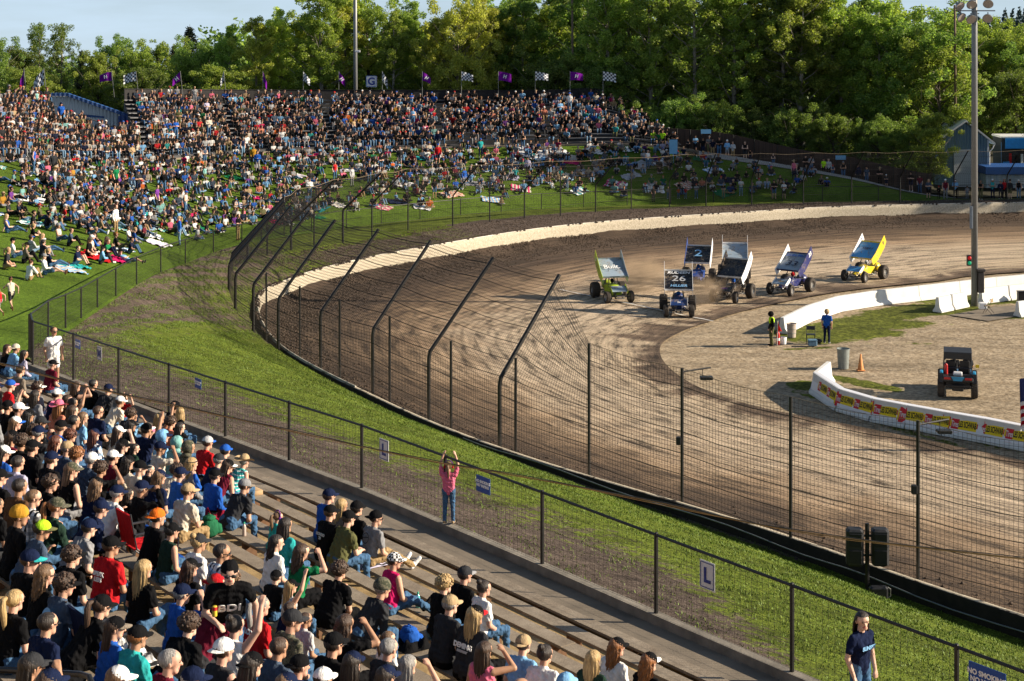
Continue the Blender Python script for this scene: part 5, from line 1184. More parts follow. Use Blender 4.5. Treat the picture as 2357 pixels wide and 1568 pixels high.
q = MB(); q.box((0, 0, .3), (.5, .4, .55), bev=.02); q.box((0, 0, .59), (.54, .44, .05), bev=.02); o = q.build('storage_tote', M_DARK); o.location = at(2352, 694); tag(o, 'dark storage tote against the barrier at right frame edge', 'tote')
q = MB(); q.box((0, 0, .14), (.44, .34, .26), bev=.03); q.box((0, 0, .30), (.46, .36, .06), bev=.02); o = q.build('cooler', mat('cooler_blue', (.12, .22, .32), .5)); o.location = at(1866, 792); o.location.z = .0; o.location.y -= .5; tag(o, 'small blue and white cooler under the black folding chair', 'cooler')
q = MB(); q.ell((0, 0, .12), (.22, .16, .13), 12, 8, noise_=.06, rg=rg_); o = q.build('duffel_bag', M_DARK, None, True); o.location = at(1883, 791); tag(o, 'small black bag on grass between folding chair and man in blue', 'bag')
for xv, yv, c, l in ((1804, 792, (.75, .74, .72), 'white plastic bucket at the flag marshal feet'),):
    q = MB(); q.lathe([(.13, 0), (.16, .36), (.145, .36), (.12, .02), (0, .02)], n=16); o = q.build('white_bucket', M_WHITE, None, True); o.location = at(xv, yv); tag(o, l, 'bucket')
fe = empty('fire_extinguisher', at(1791, 793)); tag(fe, 'red and white fire extinguisher beside the flag marshal', 'extinguisher'); q = MB(); q.lathe([(0, 0), (.09, 0), (.09, .55), (.05, .64), (.02, .68), (0, .68)], n=14); q.build('tank', mat('ext_red', (.5, .02, .02), .4), fe, True); q = MB(); q.lathe([(.092, .2), (.092, .34)], n=14); q.build('label_band', M_WHITE, fe); q = MB(); q.box((0, .03, .70), (.03, .14, .03)); q.build('handle', M_DARK, fe)
# flag marshal and man in blue
fm = person(at(1776, 797), PI * .55, 'stand', 0, 'black', 'olive', None, ('helmet', 'black', 'charcoal'), 'long', False, 1.0, 0, 1.02, extra='flag marshal')
vb = MB(); vb.ell((0, 0, 1.28), (.20, .145, .22), 16, 10, keep=lambda p: abs(p.z) < .17); v_ = vb.build('hi_vis_vest', cloth(CN['neon']), fm, True)
person(at(1903, 792), PI * -.15, 'stand', 0, 'blue', 'navy', ('short', B), ('helmet', 'tan', 'grey'), 'short', False, 1.05, 0, 1.03, shoes='grey', extra='infield grass')
ff = empty('signal_flag', at(1789, 795)); tag(ff, 'red signal flag on a thin stick standing by the flag marshal', 'flag'); q = MB(); q.tube([(0, 0, 0), (.03, 0, 1.25)], .012, 6); q.build('stick', M_WHITE, ff)
q = MB(); q.strip([Vector((.03 + .05 * i, .03 * math.sin(i * 1.5), .72 - .0 * i)) for i in range(5)], [Vector((.03 + .022 * i, .03 * math.sin(i * 1.5 + 1), 1.25 - .07 * i)) for i in range(5)]); q.build('flag_cloth', cloth((.7, .03, .02)), ff)
# concrete pad
q = MB(); q.add([at(2185, 725, .014), at(2275, 739, .014), at(2420, 715, .014), at(2420, 700, .014), at(2290, 706, .014)], [(0, 1, 2, 3, 4)]); tag(q.build('concrete_pad', M_CONC), kind='structure')
# start line
a, b = at(1288, 669, 0), at(1642, 742, 0); q = MB(); A = []; Bv = []; pdir = (b - a).normalized(); pn = Vector((pdir.y, -pdir.x, 0))
for k in range(81):
    p = a.lerp(b, k / 80); w_ = .075 * (.6 + .5 * abs(math.sin(k * 1.9)) + .3 * math.sin(k * .7)); zz = .075 + .02 * hsh(p.x, p.y); A.append(p + pn * w_ + Vector((0, 0, zz))); Bv.append(p - pn * w_ + Vector((0, 0, zz)))
q.strip(A, Bv); tag(q.build('start_line', mat('chalk', (.62, .60, .56), .9, var=.25, scale=3)), kind='structure')
# light pole in the infield
LPp = at(2243, 703); lp = empty('light_pole', LPp); tag(lp, 'tall grey steel light pole rising from the infield grass', 'light pole'); M_POLE = mat('pole_steel', (.20, .205, .21), .45, .3, var=.1)
q = MB(); q.tube([(0, 0, -.2), (0, 0, 30)], [.19, .15], 14); q.build('pole', M_POLE, lp, True)
for z, xs_ in ((17.05, (-.95, .75)), (18.5, (-.95, .75))):
    q = MB(); q.box((0, -.15, z), (2.3, .07, .07)); q.build('crossarm', M_POLE, lp)
def flood(x, z, tx, lab):
    L_ = link('floodlight', None, lp, (x, -.35, z)); R = Rx(math.radians(-52)) @ Ry(math.radians(tx))
    q = MB(); q.lathe([(.04, -.28), (.08, -.26), (.10, -.14), (.17, -.08), (.28, .02), (.30, .12)], n=20, rot=Rx(PI) @ R); q.build('reflector', mat('reflector_grey', (.30, .30, .29), .35, .6), L_, True)
    q = MB(); q.lathe([(0, .11), (.285, .11)], n=20, rot=Rx(PI) @ R); q.build('lens', mat('lens_glass', (.35, .30, .28), .15, spec=.7), L_); q = MB(); q.box((0, 0, .15), (.05, .05, .35)); q.build('bracket', M_POLE, L_)
for x, z, tx in ((-.98, 17.35, 25), (-.28, 17.45, 0), (.70, 17.5, -15), (-.9, 16.7, 30), (-.30, 16.6, 5), (.68, 16.65, -20)): flood(x, z, tx, '')
q = MB(); q.box((-.22, -.12, 5.1), (.16, .16, 1.3), bev=.02); q.build('junction_box', mat('box_bluegrey', (.17, .2, .24), .5), lp)
q = MB(); q.box((.33, -.1, 1.35), (.36, .3, 1.2), bev=.03); q.box((.33, -.1, 2.05), (.5, .42, .16), bev=.03); q.build('transformer', mat('rust_box', (.06, .05, .045), .7), lp)
tl = empty('traffic_light', LPp + Vector((-.36, -.18, 2.35))); tag(tl, 'small red and green race signal on the side of the light pole', 'signal light')
q = MB(); q.box((0, 0, .28), (.26, .2, .62), bev=.02); q.build('housing', M_DARK, tl)
for z, c, nm in ((.43, (.4, .01, .01), 'red'), (.14, (.01, .30, .14), 'green')):
    q = MB(); q.ell((0, -.10, z), (.11, .05, .11), 16, 8); q.build('lamp_lens', mat('lens_' + nm, c, .25, emit=.25), tl, True)
# national flag at the right edge
nf = empty('national_flag', at(2392, 1040)); tag(nf, 'hanging stars and stripes flag on a white pole at the right frame edge', 'flag')
q = MB(); q.tube([(0, 0, 0), (0, 0, 3.2)], .025, 8); q.build('flagpole', M_WHITE, nf)
q = MB(); nfc = 12
for k in range(13):
    A = [Vector((-.02 - .72 * (i / nfc) - .18 * (1 - i / nfc) * k / 13, .09 * math.sin(i * 1.2 + k * .2), 3.15 - 2.0 * (k / 13) - .35 * i / nfc)) for i in range(nfc + 1)]
    Bv = [Vector((-.02 - .72 * (i / nfc) - .18 * (1 - i / nfc) * (k + 1) / 13, .09 * math.sin(i * 1.2 + (k + 1) * .2), 3.15 - 2.0 * ((k + 1) / 13) - .35 * i / nfc)) for i in range(nfc + 1)]
    h_ = nfc // 1 if k < 6 else 0
    q.strip(A, Bv, (2 if k < 6 else (0 if k % 2 else 1)))
q.build('flag_cloth', [cloth((.5, .015, .03)), M_WHITE, checker('star_field', 22, (.02, .03, .14), (.02, .03, .14))], nf)
q = MB(); rgs = random.Random(3)
for k in range(6):
    for i in range(7): q.ell((-.08 - .075 * i - .01 * k, -.02 + .09 * math.sin(i * 1.7), 3.06 - .155 * k - .045 * i - .02), (.022, .10, .022), 6, 4)
q.build('star', M_WHITE, nf)
# ------------------------------------------------------------------ winged sprint cars (front = +y)
M_TYRE = mat('tyre_rubber', (.045, .036, .029), .8, var=.3, scale=3, bmp=.3, bscale=20)
M_RIM = mat('rim_metal', (.35, .34, .32), .4, .6, var=.2)
M_TUBE = mat('chassis_tube', (.05, .05, .055), .4, .4)
M_ENG = mat('engine_metal', (.12, .11, .10), .5, .5, var=.4, scale=9)
WM = {}
def wheel_mesh(r, w_, rr):
    k = (r, w_)
    if k in WM: return WM[k]
    R = Ry(PI / 2); q = MB(); h = w_ / 2
    q.lathe([(rr, -h * .82), (rr + .03, -h), (r * .93, -h), (r, -h * .78), (r * 1.005, -h * .3), (r * 1.005, h * .3), (r, h * .78), (r * .93, h), (rr + .03, h), (rr, h * .82)], n=28, rot=R)
    for i in range(28):
        a = 2 * PI * i / 28
        for z in (-.55, -.18, .18, .55): q.box(R @ Vector((r * math.cos(a), r * math.sin(a), z * h)), (w_ * .15, .035, .03), rot=Matrix.Rotation(-a, 3, 'X') @ Matrix.Identity(3))
    ty = q.mesh('tyre', M_TYRE); q = MB(); q.lathe([(0, h * .5), (rr * .3, h * .55), (rr * .85, h * .45), (rr, h * .84), (rr, -h * .84), (rr * .85, -h * .45), (rr * .3, -h * .55), (0, -h * .5)], n=24, rot=R)
    for i in range(8): a = 2 * PI * i / 8; q.box(R @ Vector((rr * .62 * math.cos(a), rr * .62 * math.sin(a), h * .52)), (.02, .05, .04)); q.box(R @ Vector((rr * .62 * math.cos(a), rr * .62 * math.sin(a), -h * .52)), (.02, .05, .04))
    WM[k] = (ty, q.mesh('rim', M_RIM)); return WM[k]
def put_wheel(par, loc, r, w_, rr, steer=0.0):
    e = link('wheel', None, par, loc, steer); ty, ri = wheel_mesh(r, w_, rr); link('tyre', ty, e); link('rim', ri, e)
def paint(nm, c, rough=.3):
    k = 'paint_' + nm
    if k in MATS: return MATS[k]
    m = mat(k, c, rough, spec=.5, var=.05); nt = m.node_tree; bs = nt.nodes['Principled BSDF']; src = bs.inputs['Base Color'].links[0].from_socket; n1 = noise(nt, coords(nt), 7, 6, .8); n2 = noise(nt, coords(nt), 1.6, 3, .6)
    f = ramp(nt, mth(nt, 'ADD', mth(nt, 'MULTIPLY', n1, .7), mth(nt, 'MULTIPLY', n2, .4)), [(.56, 0.0), (.66, .75)]); nt.links.new(mixc(nt, f.outputs[0], src, (.20, .15, .10)), bs.inputs['Base Color'])
    nt.links.new(ramp(nt, f.outputs[0], [(0, rough), (.6, .9)]).outputs[0], bs.inputs['Roughness']); return m
def sprint_car(xv, yv, heading, lab, body_c, wing_c, side_c, side2_c, nose_c, txt=None, front=None, frontc='white', num=None, numc='white', nosetxt=None, wtilt=31, vis='lip'):
    hd = Vector((*heading, 0)).normalized(); rz = math.atan2(hd.y, hd.x) - PI / 2
    r = empty('sprint_car', at(xv, yv, 0) + Vector((0, 0, .03)), rz); tag(r, lab, 'race car', 'winged sprint cars racing into the turn')
    MB_, MW, MS2, MS, MN = paint(*body_c), paint(*wing_c, .22), paint(*side_c), paint(*side2_c), paint(*nose_c, .22)
    put_wheel(r, (-.80, -1.0, .42), .42, .40, .20); put_wheel(r, (.84, -1.0, .44), .44, .46, .20); put_wheel(r, (-.70, 1.18, .33), .33, .25, .19, .12); put_wheel(r, (.72, 1.18, .33), .33, .25, .19, .12)
    q = MB(); q.tube([(-.85, -1.0, .43), (.85, -1.0, .43)], .045, 8); q.build('rear_axle', M_TUBE, r); q = MB(); q.tube([(-.66, 1.18, .34), (.66, 1.18, .34)], .032, 8); q.tube([(-.6, 1.05, .42), (.6, 1.05, .42)], .02, 6)
    for s in (-1, 1): q.tube([(s * .5, 1.15, .34), (s * .26, .35, .45)], .018, 6); q.tube([(s * .3, 1.2, .36), (s * .22, 1.3, .6)], .03, 6)
    q.build('front_axle', M_TUBE, r)
    q = MB()   # chassis rails, cage
    for s in (-1, 1):
        q.tube([(s * .20, 1.42, .45), (s * .24, .9, .50), (s * .30, .3, .72), (s * .33, -.05, .82), (s * .33, -.75, .78), (s * .28, -1.3, .65)], .020, 6)
        q.tube([(s * .20, 1.40, .28), (s * .28, .3, .28), (s * .33, -.2, .28), (s * .33, -.8, .30), (s * .26, -1.25, .42)], .020, 6)
        q.tube([(s * .33, -.05, .82), (s * .24, -.12, 1.28), (s * .22, -.25, 1.33), (s * .22, -.6, 1.33), (s * .30, -.78, .80)], .022, 6)
        q.tube([(s * .22, -.6, 1.33), (s * .27, -1.2, .68)], .018, 6); q.tube([(s * .30, .3, .72), (s * .24, -.1, 1.26)], .016, 6); q.tube([(s * .33, -.3, .82), (s * .33, -.3, .28)], .016, 6)
    for y, z, w_ in ((-.12, 1.28, .24), (-.6, 1.33, .22), (.3, .72, .3), (1.40, .45, .2), (1.40, .28, .2), (-.78, .8, .3)): q.tube([(-w_, y, z), (w_, y, z)], .018, 6)
    q.build('roll_cage', M_TUBE, r)
    q = MB()   # bodywork: hood, sides, nose
    for s in (-1, 1): q.add([(s * .29, .95, .34), (s * .36, .3, .30), (s * .38, -.62, .32), (s * .38, -.66, .78), (s * .37, -.05, .86), (s * .31, .3, .76), (s * .25, .95, .54)], [tuple(range(7)) if s > 0 else tuple(range(6, -1, -1))])
    nS = 9
    for (y0, z0, w0, y1, z1, w1) in ((1.28, .46, .20, .95, .60, .25), (.95, .60, .25, .3, .84, .31), (.3, .84, .31, -.02, .93, .34)):
        A = [(w0 * math.sin(-PI / 2 + PI * i / nS), y0, z0 - .10 + .12 * math.cos(-PI / 2 + PI * i / nS)) for i in range(nS + 1)]; Bv = [(w1 * math.sin(-PI / 2 + PI * i / nS), y1, z1 - .12 + .14 * math.cos(-PI / 2 + PI * i / nS)) for i in range(nS + 1)]
        q.strip(A, Bv)
    q.build('body_panels', MB_, r, True)
    q = MB(); q.ell((0, -1.38, .66), (.34, .40, .30), 18, 10); q.build('tail_tank', MB_, r, True)
    q = MB(); q.box((0, .42, .42), (.42, .62, .3), bev=.05); q.box((-.24, .42, .56), (.16, .5, .16), bev=.03); q.box((.24, .42, .56), (.16, .5, .16), bev=.03)
    for s in (-1, 1):
        for k in range(4): q.tube([(s * .28, .22 + k * .13, .5), (s * .40, .2 + k * .12, .42), (s * .46, -.1, .38)], .022, 6)
        q.tube([(s * .46, -.1, .38), (s * .46, -.7, .36)], .045, 8)
    q.build('engine', M_ENG, r)
    q = MB()
    for s in (-1, 1): q = MB(); q.tube([(s * .34, .1, .32), (s * .62, .0, .36), (s * .62, -.45, .36), (s * .34, -.5, .32)], .018, 6); q.build('nerf_bar', M_RIM, r)
    q = MB()
    q.tube([(-.2, 1.42, .42), (-.22, 1.60, .42), (.22, 1.60, .42), (.2, 1.42, .42)], .018, 6); q.tube([(-.2, 1.42, .28), (-.22, 1.58, .28), (.22, 1.58, .28), (.2, 1.42, .28)], .016, 6); q.tube([(-.2, 1.59, .42), (-.2, 1.57, .28)], .014, 6); q.tube([(.2, 1.59, .42), (.2, 1.57, .28)], .014, 6); q.build('front_bumper', M_RIM, r); q = MB(); q.tube([(-.22, -1.3, .5), (-.3, -1.85, .5), (.3, -1.85, .5), (.22, -1.3, .5)], .018, 6)
    q.build('rear_bumper', M_RIM, r)
    # driver is a thing of its own
    dv = person(r.location + Rz(rz) @ Vector((0, -.42, .34)), rz, 'lap', 0, 'charcoal', 'charcoal', None, ('helmet', rnd.choice(['white', 'red', 'black', 'blue']), 'black'), 'long', lo=True, scale=.92, extra='driver:' + lab, kind='driver')
    # top wing
    wg = link('top_wing', None, r, (0, -.40, 1.80)); T = math.radians(-wtilt); R = Rx(T)
    W2, Lw = .78, .80; q = MB(); nseg = 10; top = []; bot = []
    for k in range(nseg + 1):
        f = k / nseg; y = Lw - 2 * Lw * f; th_ = .055 * math.sin(PI * min(1, f * 1.4 + .05)) ** .7 if f < .72 else .055 * (1 - (f - .72) / .28); z = -.05 * math.sin(PI * f)
        top.append((y, z + th_)); bot.append((y, z - .01))
    for (ln, fl) in ((top, 0), (bot, 1)):
        A = [R @ Vector((-W2, y, z)) for y, z in ln]; Bv = [R @ Vector((W2, y, z)) for y, z in ln]; q.strip(A, Bv) if fl else q.strip(Bv, A)
    q.add([R @ Vector(v_) for v_ in ((-W2, Lw, .02), (W2, Lw, .02), (W2, Lw + .02, -.09), (-W2, Lw + .02, -.09))], [(3, 2, 1, 0)], 1)
    q.add([R @ Vector(v_) for v_ in ((-W2, -Lw, .0), (W2, -Lw, .0), (W2, -Lw - .02, .09), (-W2, -Lw - .02, .09))], [(0, 1, 2, 3)], 1)
    q.build('wing_foil', [MW, MS], wg)
    for s in (-1, 1):
        q = MB(); poly = [(.98, -.34), (.98, .10), (.3, .14), (-.45, .30), (-1.12, .44), (-1.12, -.06), (-.7, -.26), (.3, -.44)]
        q.prism([(a, b) for a, b in poly], 0, s * W2, s * (W2 + .02), 0, rot=R); q.build('side_board', MS if s < 0 else MS2, wg)
        if num:
            x_ = (0, 1, 0) if s > 0 else (0, -1, 0); lettering(wg, num, .36, mat('let_' + numc, CN[numc], .5), R @ Vector((s * (W2 + .025), -.72, .08)), R @ Vector(x_) * (1), R @ Vector((0, 0, 1)), .001, .15, .012)
            lettering(wg, num, .20, mat('let_' + numc, CN[numc], .5), R @ Vector((s * (W2 - .005), -.82, .17)), R @ Vector(x_) * -1, R @ Vector((0, 0, 1)), .001, .15, .012)
    for (t_, sz, y, c, sh, sx) in (txt or ()):
        lettering(wg, t_, sz, mat('let_' + c, CN[c], .5), R @ Vector((0, y, .075)), R @ Vector((-1, 0, 0)), R @ Vector((0, -1, 0)), .001, sh, .006, sx)
    if front: lettering(wg, front, .13, mat('let_' + frontc, CN[frontc], .5), R @ Vector((0, Lw + .025, -.03)), R @ Vector((-1, 0, 0)), R @ Vector((0, 0, 1)), .001, .1, .004)
    q = MB()
    for s in (-1, 1): q.tube([(s * .2, .25, -.42), (s * .26, .3, -.06)], .016, 6); q.tube([(s * .22, -.2, -.4), (s * .26, -.25, .0)], .016, 6); q.tube([(s * .22, -.2, -.4), (s * .26, .3, -.1)], .012, 5)
    q.build('wing_strut', M_RIM, wg)
    # nose wing
    nw = link('nose_wing', None, r, (0, 1.10, .78)); R2 = Rx(math.radians(-24)); q = MB(); q.box((0, 0, 0), (.92, .60, .035), rot=R2, bev=.012); q.build('wing_foil', MN, nw)
    for s in (-1, 1): q = MB(); q.prism([(.34, -.16), (.34, .04), (-.30, .14), (-.36, -.02), (-.1, -.12)], 0, s * .46, s * .475, rot=R2); q.build('side_board', MS2, nw)
    if nosetxt: lettering(nw, nosetxt[0], nosetxt[1], mat('let_' + nosetxt[2], CN[nosetxt[2]], .5), R2 @ Vector((0, 0, .021)), R2 @ Vector((-1, 0, 0)), R2 @ Vector((0, -1, 0)), .001, .05, .004)
    return r
BK = ('black', (.012, .012, .014)); SV = ('silver', (.28, .35, .42)); WH = ('white', (.72, .72, .72)); DB = ('royal', (.01, .055, .26)); YE = ('yellow', (.75, .55, .02)); NV = ('navyblue', (.02, .025, .12)); LM = ('lime', (.42, .55, .02)); RD = ('red', (.5, .03, .04)); LB_ = ('skyblue', (.08, .35, .65))
sprint_car(1412, 690, (.22, -.97), 'lime and red winged race car with silver top wing, leftmost of the pack', LM, SV, LM, SV, SV, [('Built.', .50, .0, 'white', 0, 1)], 'CANYON', 'black', '5', 'white')
sprint_car(1562, 722, (-.08, -1), 'black and blue winged race car number 26 closest to the start line', ('deepblue', (.012, .035, .13)), BK, WH, WH, ('deepblue', (.012, .035, .13)), [('RUDEEN', .30, -.55, 'white', .25, 1.1), ('26', .66, -.03, 'light grey', .1, 1.25), ('HILLIER', .26, .58, 'light blue', .2, 1.1)], None, 'white', None, 'white', ('26', .2, 'white'))
sprint_car(1606, 655, (-.22, -.97), 'blue winged race car with sky blue crest on its black wing, behind car 26', DB, BK, DB, WH, DB, [('2', .9, 0, 'light blue', 0, 1.2)], None, 'white', '2', 'blue')
sprint_car(1692, 648, (-.12, -.99), 'white winged race car with plain silver blue wing, rearmost behind the black car', WH, SV, WH, WH, SV, None, 'COLLISION', 'navy', '18', 'red')
sprint_car(1684, 690, (-.48, -.88), 'all black winged race car with purple nose logo, right of car 26', BK, BK, BK, WH, BK, None, 'GEHRING', 'white', '51', 'navy', ('JADE', .17, 'purple'))
sprint_car(1819, 674, (-.62, -.78), 'navy and silver winged race car number 33 with sign shop wing', NV, SV, WH, NV, SV, [('SIGN PRO', .30, -.50, 'blue', 0, 1.05), ('33', .60, .25, 'navy', .1, 1.35)], 'MERCHANT', 'navy', '33', 'white', ('MIRAZ', .15, 'mustard'))
sprint_car(1989, 644, (-.66, -.75), 'yellow winged race car with light blue wing, rightmost and last of the pack', YE, LB_, WH, YE, LB_, [('TERRY', .26, -.1, 'navy', .1, 1)], 'BARTELL', 'white', '9', 'navy')
# dust thrown up by the tyres
md = bpy.data.materials.new('dust_air'); md.use_nodes = True; nt = md.node_tree; nt.nodes.remove(nt.nodes['Principled BSDF']); pv = nt.nodes.new('ShaderNodeVolumePrincipled'); pv.inputs['Color'].default_value = (.75, .55, .36, 1)
tcn = nt.nodes.new('ShaderNodeTexCoord'); vl = nt.nodes.new('ShaderNodeVectorMath'); vl.operation = 'LENGTH'; nt.links.new(tcn.outputs['Object'], vl.inputs[0])
g1 = mth(nt, 'MAXIMUM', mth(nt, 'SUBTRACT', 1.0, vl.outputs['Value']), 0.0); g2 = mth(nt, 'MULTIPLY', g1, ramp(nt, noise(nt, tcn.outputs['Object'], 2.2, 4, .6), [(.35, 0.0), (.7, 1.0)]).outputs[0])
nt.links.new(mth(nt, 'MULTIPLY', g2, 1.9), pv.inputs['Density']); nt.links.new(pv.outputs[0], nt.nodes['Material Output'].inputs['Volume'])
for k, (xv, yv, sx, sy, sz_, l) in enumerate(((1478, 670, 2.2, 2.4, 1.3, 'tan dust cloud behind the lime race car'), (1618, 702, 1.3, 1.4, 1.1, 'tan dust cloud at the rear tyre of car 26'), (1650, 690, 1.6, 1.4, .8, 'thin dust under the black race car'))):
    q = MB(); q.ell((0, 0, 0), (1, 1, 1), 16, 10); o = q.build('dust', md); o.location = at(xv, yv, 0) + Vector((0, 0, sz_ * .75)); o.scale = (sx, sy, sz_); tag(o, l, None, None, 'stuff')

# ------------------------------------------------------------------ side by side utility vehicle, seen from behind (front = +y)
up_ = at(2206, 912, 0); r = empty('utility_vehicle', up_ + Vector((.2, .9, 0)), -.25); tag(r, 'black and blue off-road buggy with roof parked on the infield dirt', 'buggy')
for sx in (-1, 1):
    for y in (-1.1, 1.1): put_wheel(r, (sx * .72, y, .38), .38, .30, .20)
M_BB = mat('buggy_blue', (.01, .22, .42), .3); M_BK2 = mat('buggy_black', (.02, .02, .024), .5)
q = MB(); q.box((0, .0, .58), (1.15, 2.4, .35), bev=.06); q.box((0, -1.15, .85), (1.35, .85, .22), bev=.05); q.box((0, 1.25, .85), (1.25, .7, .3), bev=.1); q.build('body_shell', M_BK2, r)
for sx in (-1, 1):
    q = MB(); q.prism([(-1.55, .72), (-.6, .72), (-.5, 1.02), (-1.45, 1.10)], 0, sx * .62, sx * .80); q.build('fender', M_BK2, r)
    q = MB(); q.box((sx * .70, -1.2, 1.10), (.14, .5, .12), bev=.03); q.build('side_trim', M_BB, r)
    q = MB(); q.box((sx * .45, -1.59, .90), (.28, .03, .09), bev=.01); q.build('tail_light', mat('tail_red', (.4, .01, .01), .3), r)
q = MB(); q.prism([(-.28, .98), (.28, .98), (.18, .80), (-.18, .80)], 1, -1.60, -1.57); q.build('tailgate_panel', M_BB, r)
q = MB()
for sx in (-1, 1): q.tube([(sx * .62, -.75, .8), (sx * .58, -.55, 1.80), (sx * .56, .45, 1.82), (sx * .62, 1.0, .95)], .028, 8); q.tube([(sx * .6, -.60, 1.5), (sx * .3, -.55, 1.78)], .022, 6)
q.tube([(-.58, -.55, 1.8), (.58, -.55, 1.8)], .028, 8); q.tube([(-.6, -.68, 1.2), (.6, -.68, 1.2)], .022, 6); q.build('roll_cage', M_TUBE, r)
q = MB(); q.box((0, -.05, 1.86), (1.22, 1.25, .06), bev=.02); q.box((0, -.68, 1.72), (1.20, .04, .28), bev=.01); q.build('roof', M_BK2, r)
for sx in (-1, 1):
    q = MB(); q.box((sx * .3, -.3, .9), (.42, .42, .2), bev=.05); q.box((sx * .3, -.52, 1.2), (.42, .12, .6), rot=Rx(.1), bev=.05); q.build('seat', M_DARK, r)
q = MB(); q.box((0, -1.62, .58), (1.1, .06, .08), bev=.01); q.box((0, -1.45, .45), (.5, .3, .2), bev=.03); q.build('bumper', M_DARK, r)
q = MB(); q.tube([(.62, -.7, 1.3), (.78, -.7, 1.3)], .01, 5); q.box((.84, -.72, 1.32), (.16, .03, .14)); q.build('side_flag', mat('flag_yellow', (.75, .5, .02), .6), r)
q = MB(); q.lathe([(0, 0), (.08, 0), (.08, .4), (.03, .47), (0, .47)], (-.5, -.9, .96), 12); q.build('extinguisher', mat('ext_red'), r)
q = MB(); q.box((0, -1.1, 1.03), (.4, .3, .16), bev=.04); q.build('cargo_cooler', M_SIGNW, r)
for sx, c in ((-.3, 'black'), (.3, 'red')):
    person(up_ + Vector((sx + .28, .62, .92)), -.25, 'lap', 0, 'charcoal', 'denim', ('short', B), ('cap', c), 'short', lo=True, scale=.92, extra='buggy ' + ('left' if sx < 0 else 'right') + ' seat', kind='rider')
# ------------------------------------------------------------------ far grandstands
M_DECK = mat('stand_deck', (.055, .055, .058), .9, scale=.8, var=.3); M_BENCH2 = mat('stand_bench', (.16, .16, .165), .6, .1, var=.25, scale=1)
ROWS = 12
def standpt(t, k):    # k = row (float)
    a, b = cr(LD, t), cr(TP, t); p = a.lerp(b, k / 12); return p
def stand_seg(t0, t1, lab, ROWS=12):
    g = empty('grandstand', standpt(t0, 0)); tag(g, lab, 'grandstand'); o0 = g.location.copy(); n = int((t1 - t0) * 14); q = MB()
    ts = [t0 + (t1 - t0) * i / n for i in range(n + 1)]; prof = [(0, -1.6)]
    for k in range(ROWS): prof += [(k, 0), (k, 1), (k + 1, 1)]
    def P(t, k, up):
        kk = min(k, ROWS); p = standpt(t, kk); z = standpt(t, min(ROWS, kk + (1 if up else 0))).z; return Vector((p.x, p.y, z)) - o0
    pts = []
    for t in ts:
        col = [P(t, 0, 0) - Vector((0, 0, 1.2))]
        for k in range(ROWS): col += [P(t, k, 1), Vector((P(t, k + 1, 0).x, P(t, k + 1, 0).y, P(t, k, 1).z))]
        col.append(col[-1] - Vector((0, 0, 6))); pts.append(col)
    K = len(pts[0]); vs = [p for c in pts for p in c]; q.add(vs, [(i * K + j, (i + 1) * K + j, (i + 1) * K + j + 1, i * K + j + 1) for i in range(len(pts) - 1) for j in range(K - 1)])
    for e in (0, len(pts) - 1):
        c = pts[e]; q.add(c + [Vector((c[0].x, c[0].y, c[-1].z))], [tuple(range(K + 1))])
    q.build('deck', M_DECK, g)
    for k in range(ROWS):
        q = MB(); A = [P(t, k, 1).lerp(Vector((P(t, k + 1, 0).x, P(t, k + 1, 0).y, P(t, k, 1).z)), .55) + Vector((0, 0, .34)) for t in ts]; B_ = [P(t, k, 1).lerp(Vector((P(t, k + 1, 0).x, P(t, k + 1, 0).y, P(t, k, 1).z)), .85) + Vector((0, 0, .34)) for t in ts]
        q.strip(A, B_); q.strip([p - Vector((0, 0, .06)) for p in A], A); q.build('bench', M_BENCH2, g)
    return g
stand_seg(0.0, 3.0, 'left grandstand packed with spectators at the picture left edge'); stand_seg(4.0, 8.0, 'dark back grandstand packed with spectators under the flags')
stand_seg(3.0, 3.45, 'left grandstand lower corner section in front of the white shed', 7); stand_seg(3.45, 4.0, 'lowest seating rows between the two grandstands', 5)
stand_seg(8.0, 9.0, 'low end section of grandstand stepping down beside the brown fence')
# ledge kerb in front of the stands
q = MB(); A = [cr(LD, 4 + 5.2 * i / 60) + Vector((0, -.25, .0)) for i in range(61)]; q.strip([p - Vector((0, 0, .5)) for p in A], [p + Vector((0, 0, .12)) for p in A]); q.strip([p + Vector((0, 0, .12)) for p in A], [p + Vector((0, .5, .12)) for p in A]); o = q.build('concrete_ledge', M_CONC); tag(o, 'pale concrete ledge between the lawn and back grandstand', 'ledge')
# windscreen fence along the top
M_SCR = mat('windscreen', (.022, .020, .020), .9, var=.3)
def screen(t0, t1, h, lab, m=M_SCR, lift=0.0, top=True, base=TP, name='screen_fence', board=False):
    g = empty(name, cr(base, t0)); tag(g, lab, 'fence'); o0 = g.location.copy(); n = int((t1 - t0) * 10) + 1; P = [cr(base, t0 + (t1 - t0) * i / n) - o0 + Vector((0, 0, lift)) for i in range(n + 1)]
    q = MB(); q.strip([p + Vector((0, 0, -.2)) for p in P], [p + Vector((0, 0, h)) for p in P]); q.strip([p + Vector((0, .05, h)) for p in P], [p + Vector((0, .05, -.2)) for p in P]); q.strip([p + Vector((0, 0, h)) for p in P], [p + Vector((0, .05, h)) for p in P]); q.build('panel', m, g)
    if top: q = MB(); q.tube([p + Vector((0, -.02, h)) for p in P], .035, 6); q.build('top_rail', M_BLK, g)
    for i in range(0, n + 1, 3):
        q = MB(); q.tube([P[i] + Vector((0, -.05, -.2)), P[i] + Vector((0, -.05, h + .02))], .04, 6); q.build('post', M_BLK, g)
    return g
TPs = [Vector(p) + Vector((0, .3, 0)) for p in TP]
screen(4.0, 8.0, 1.25, 'long dark windscreen fence along the back grandstand top', base=TPs)
screen(2.0, 3.0, .6, 'low dark rail fence above the left grandstand', base=TPs)
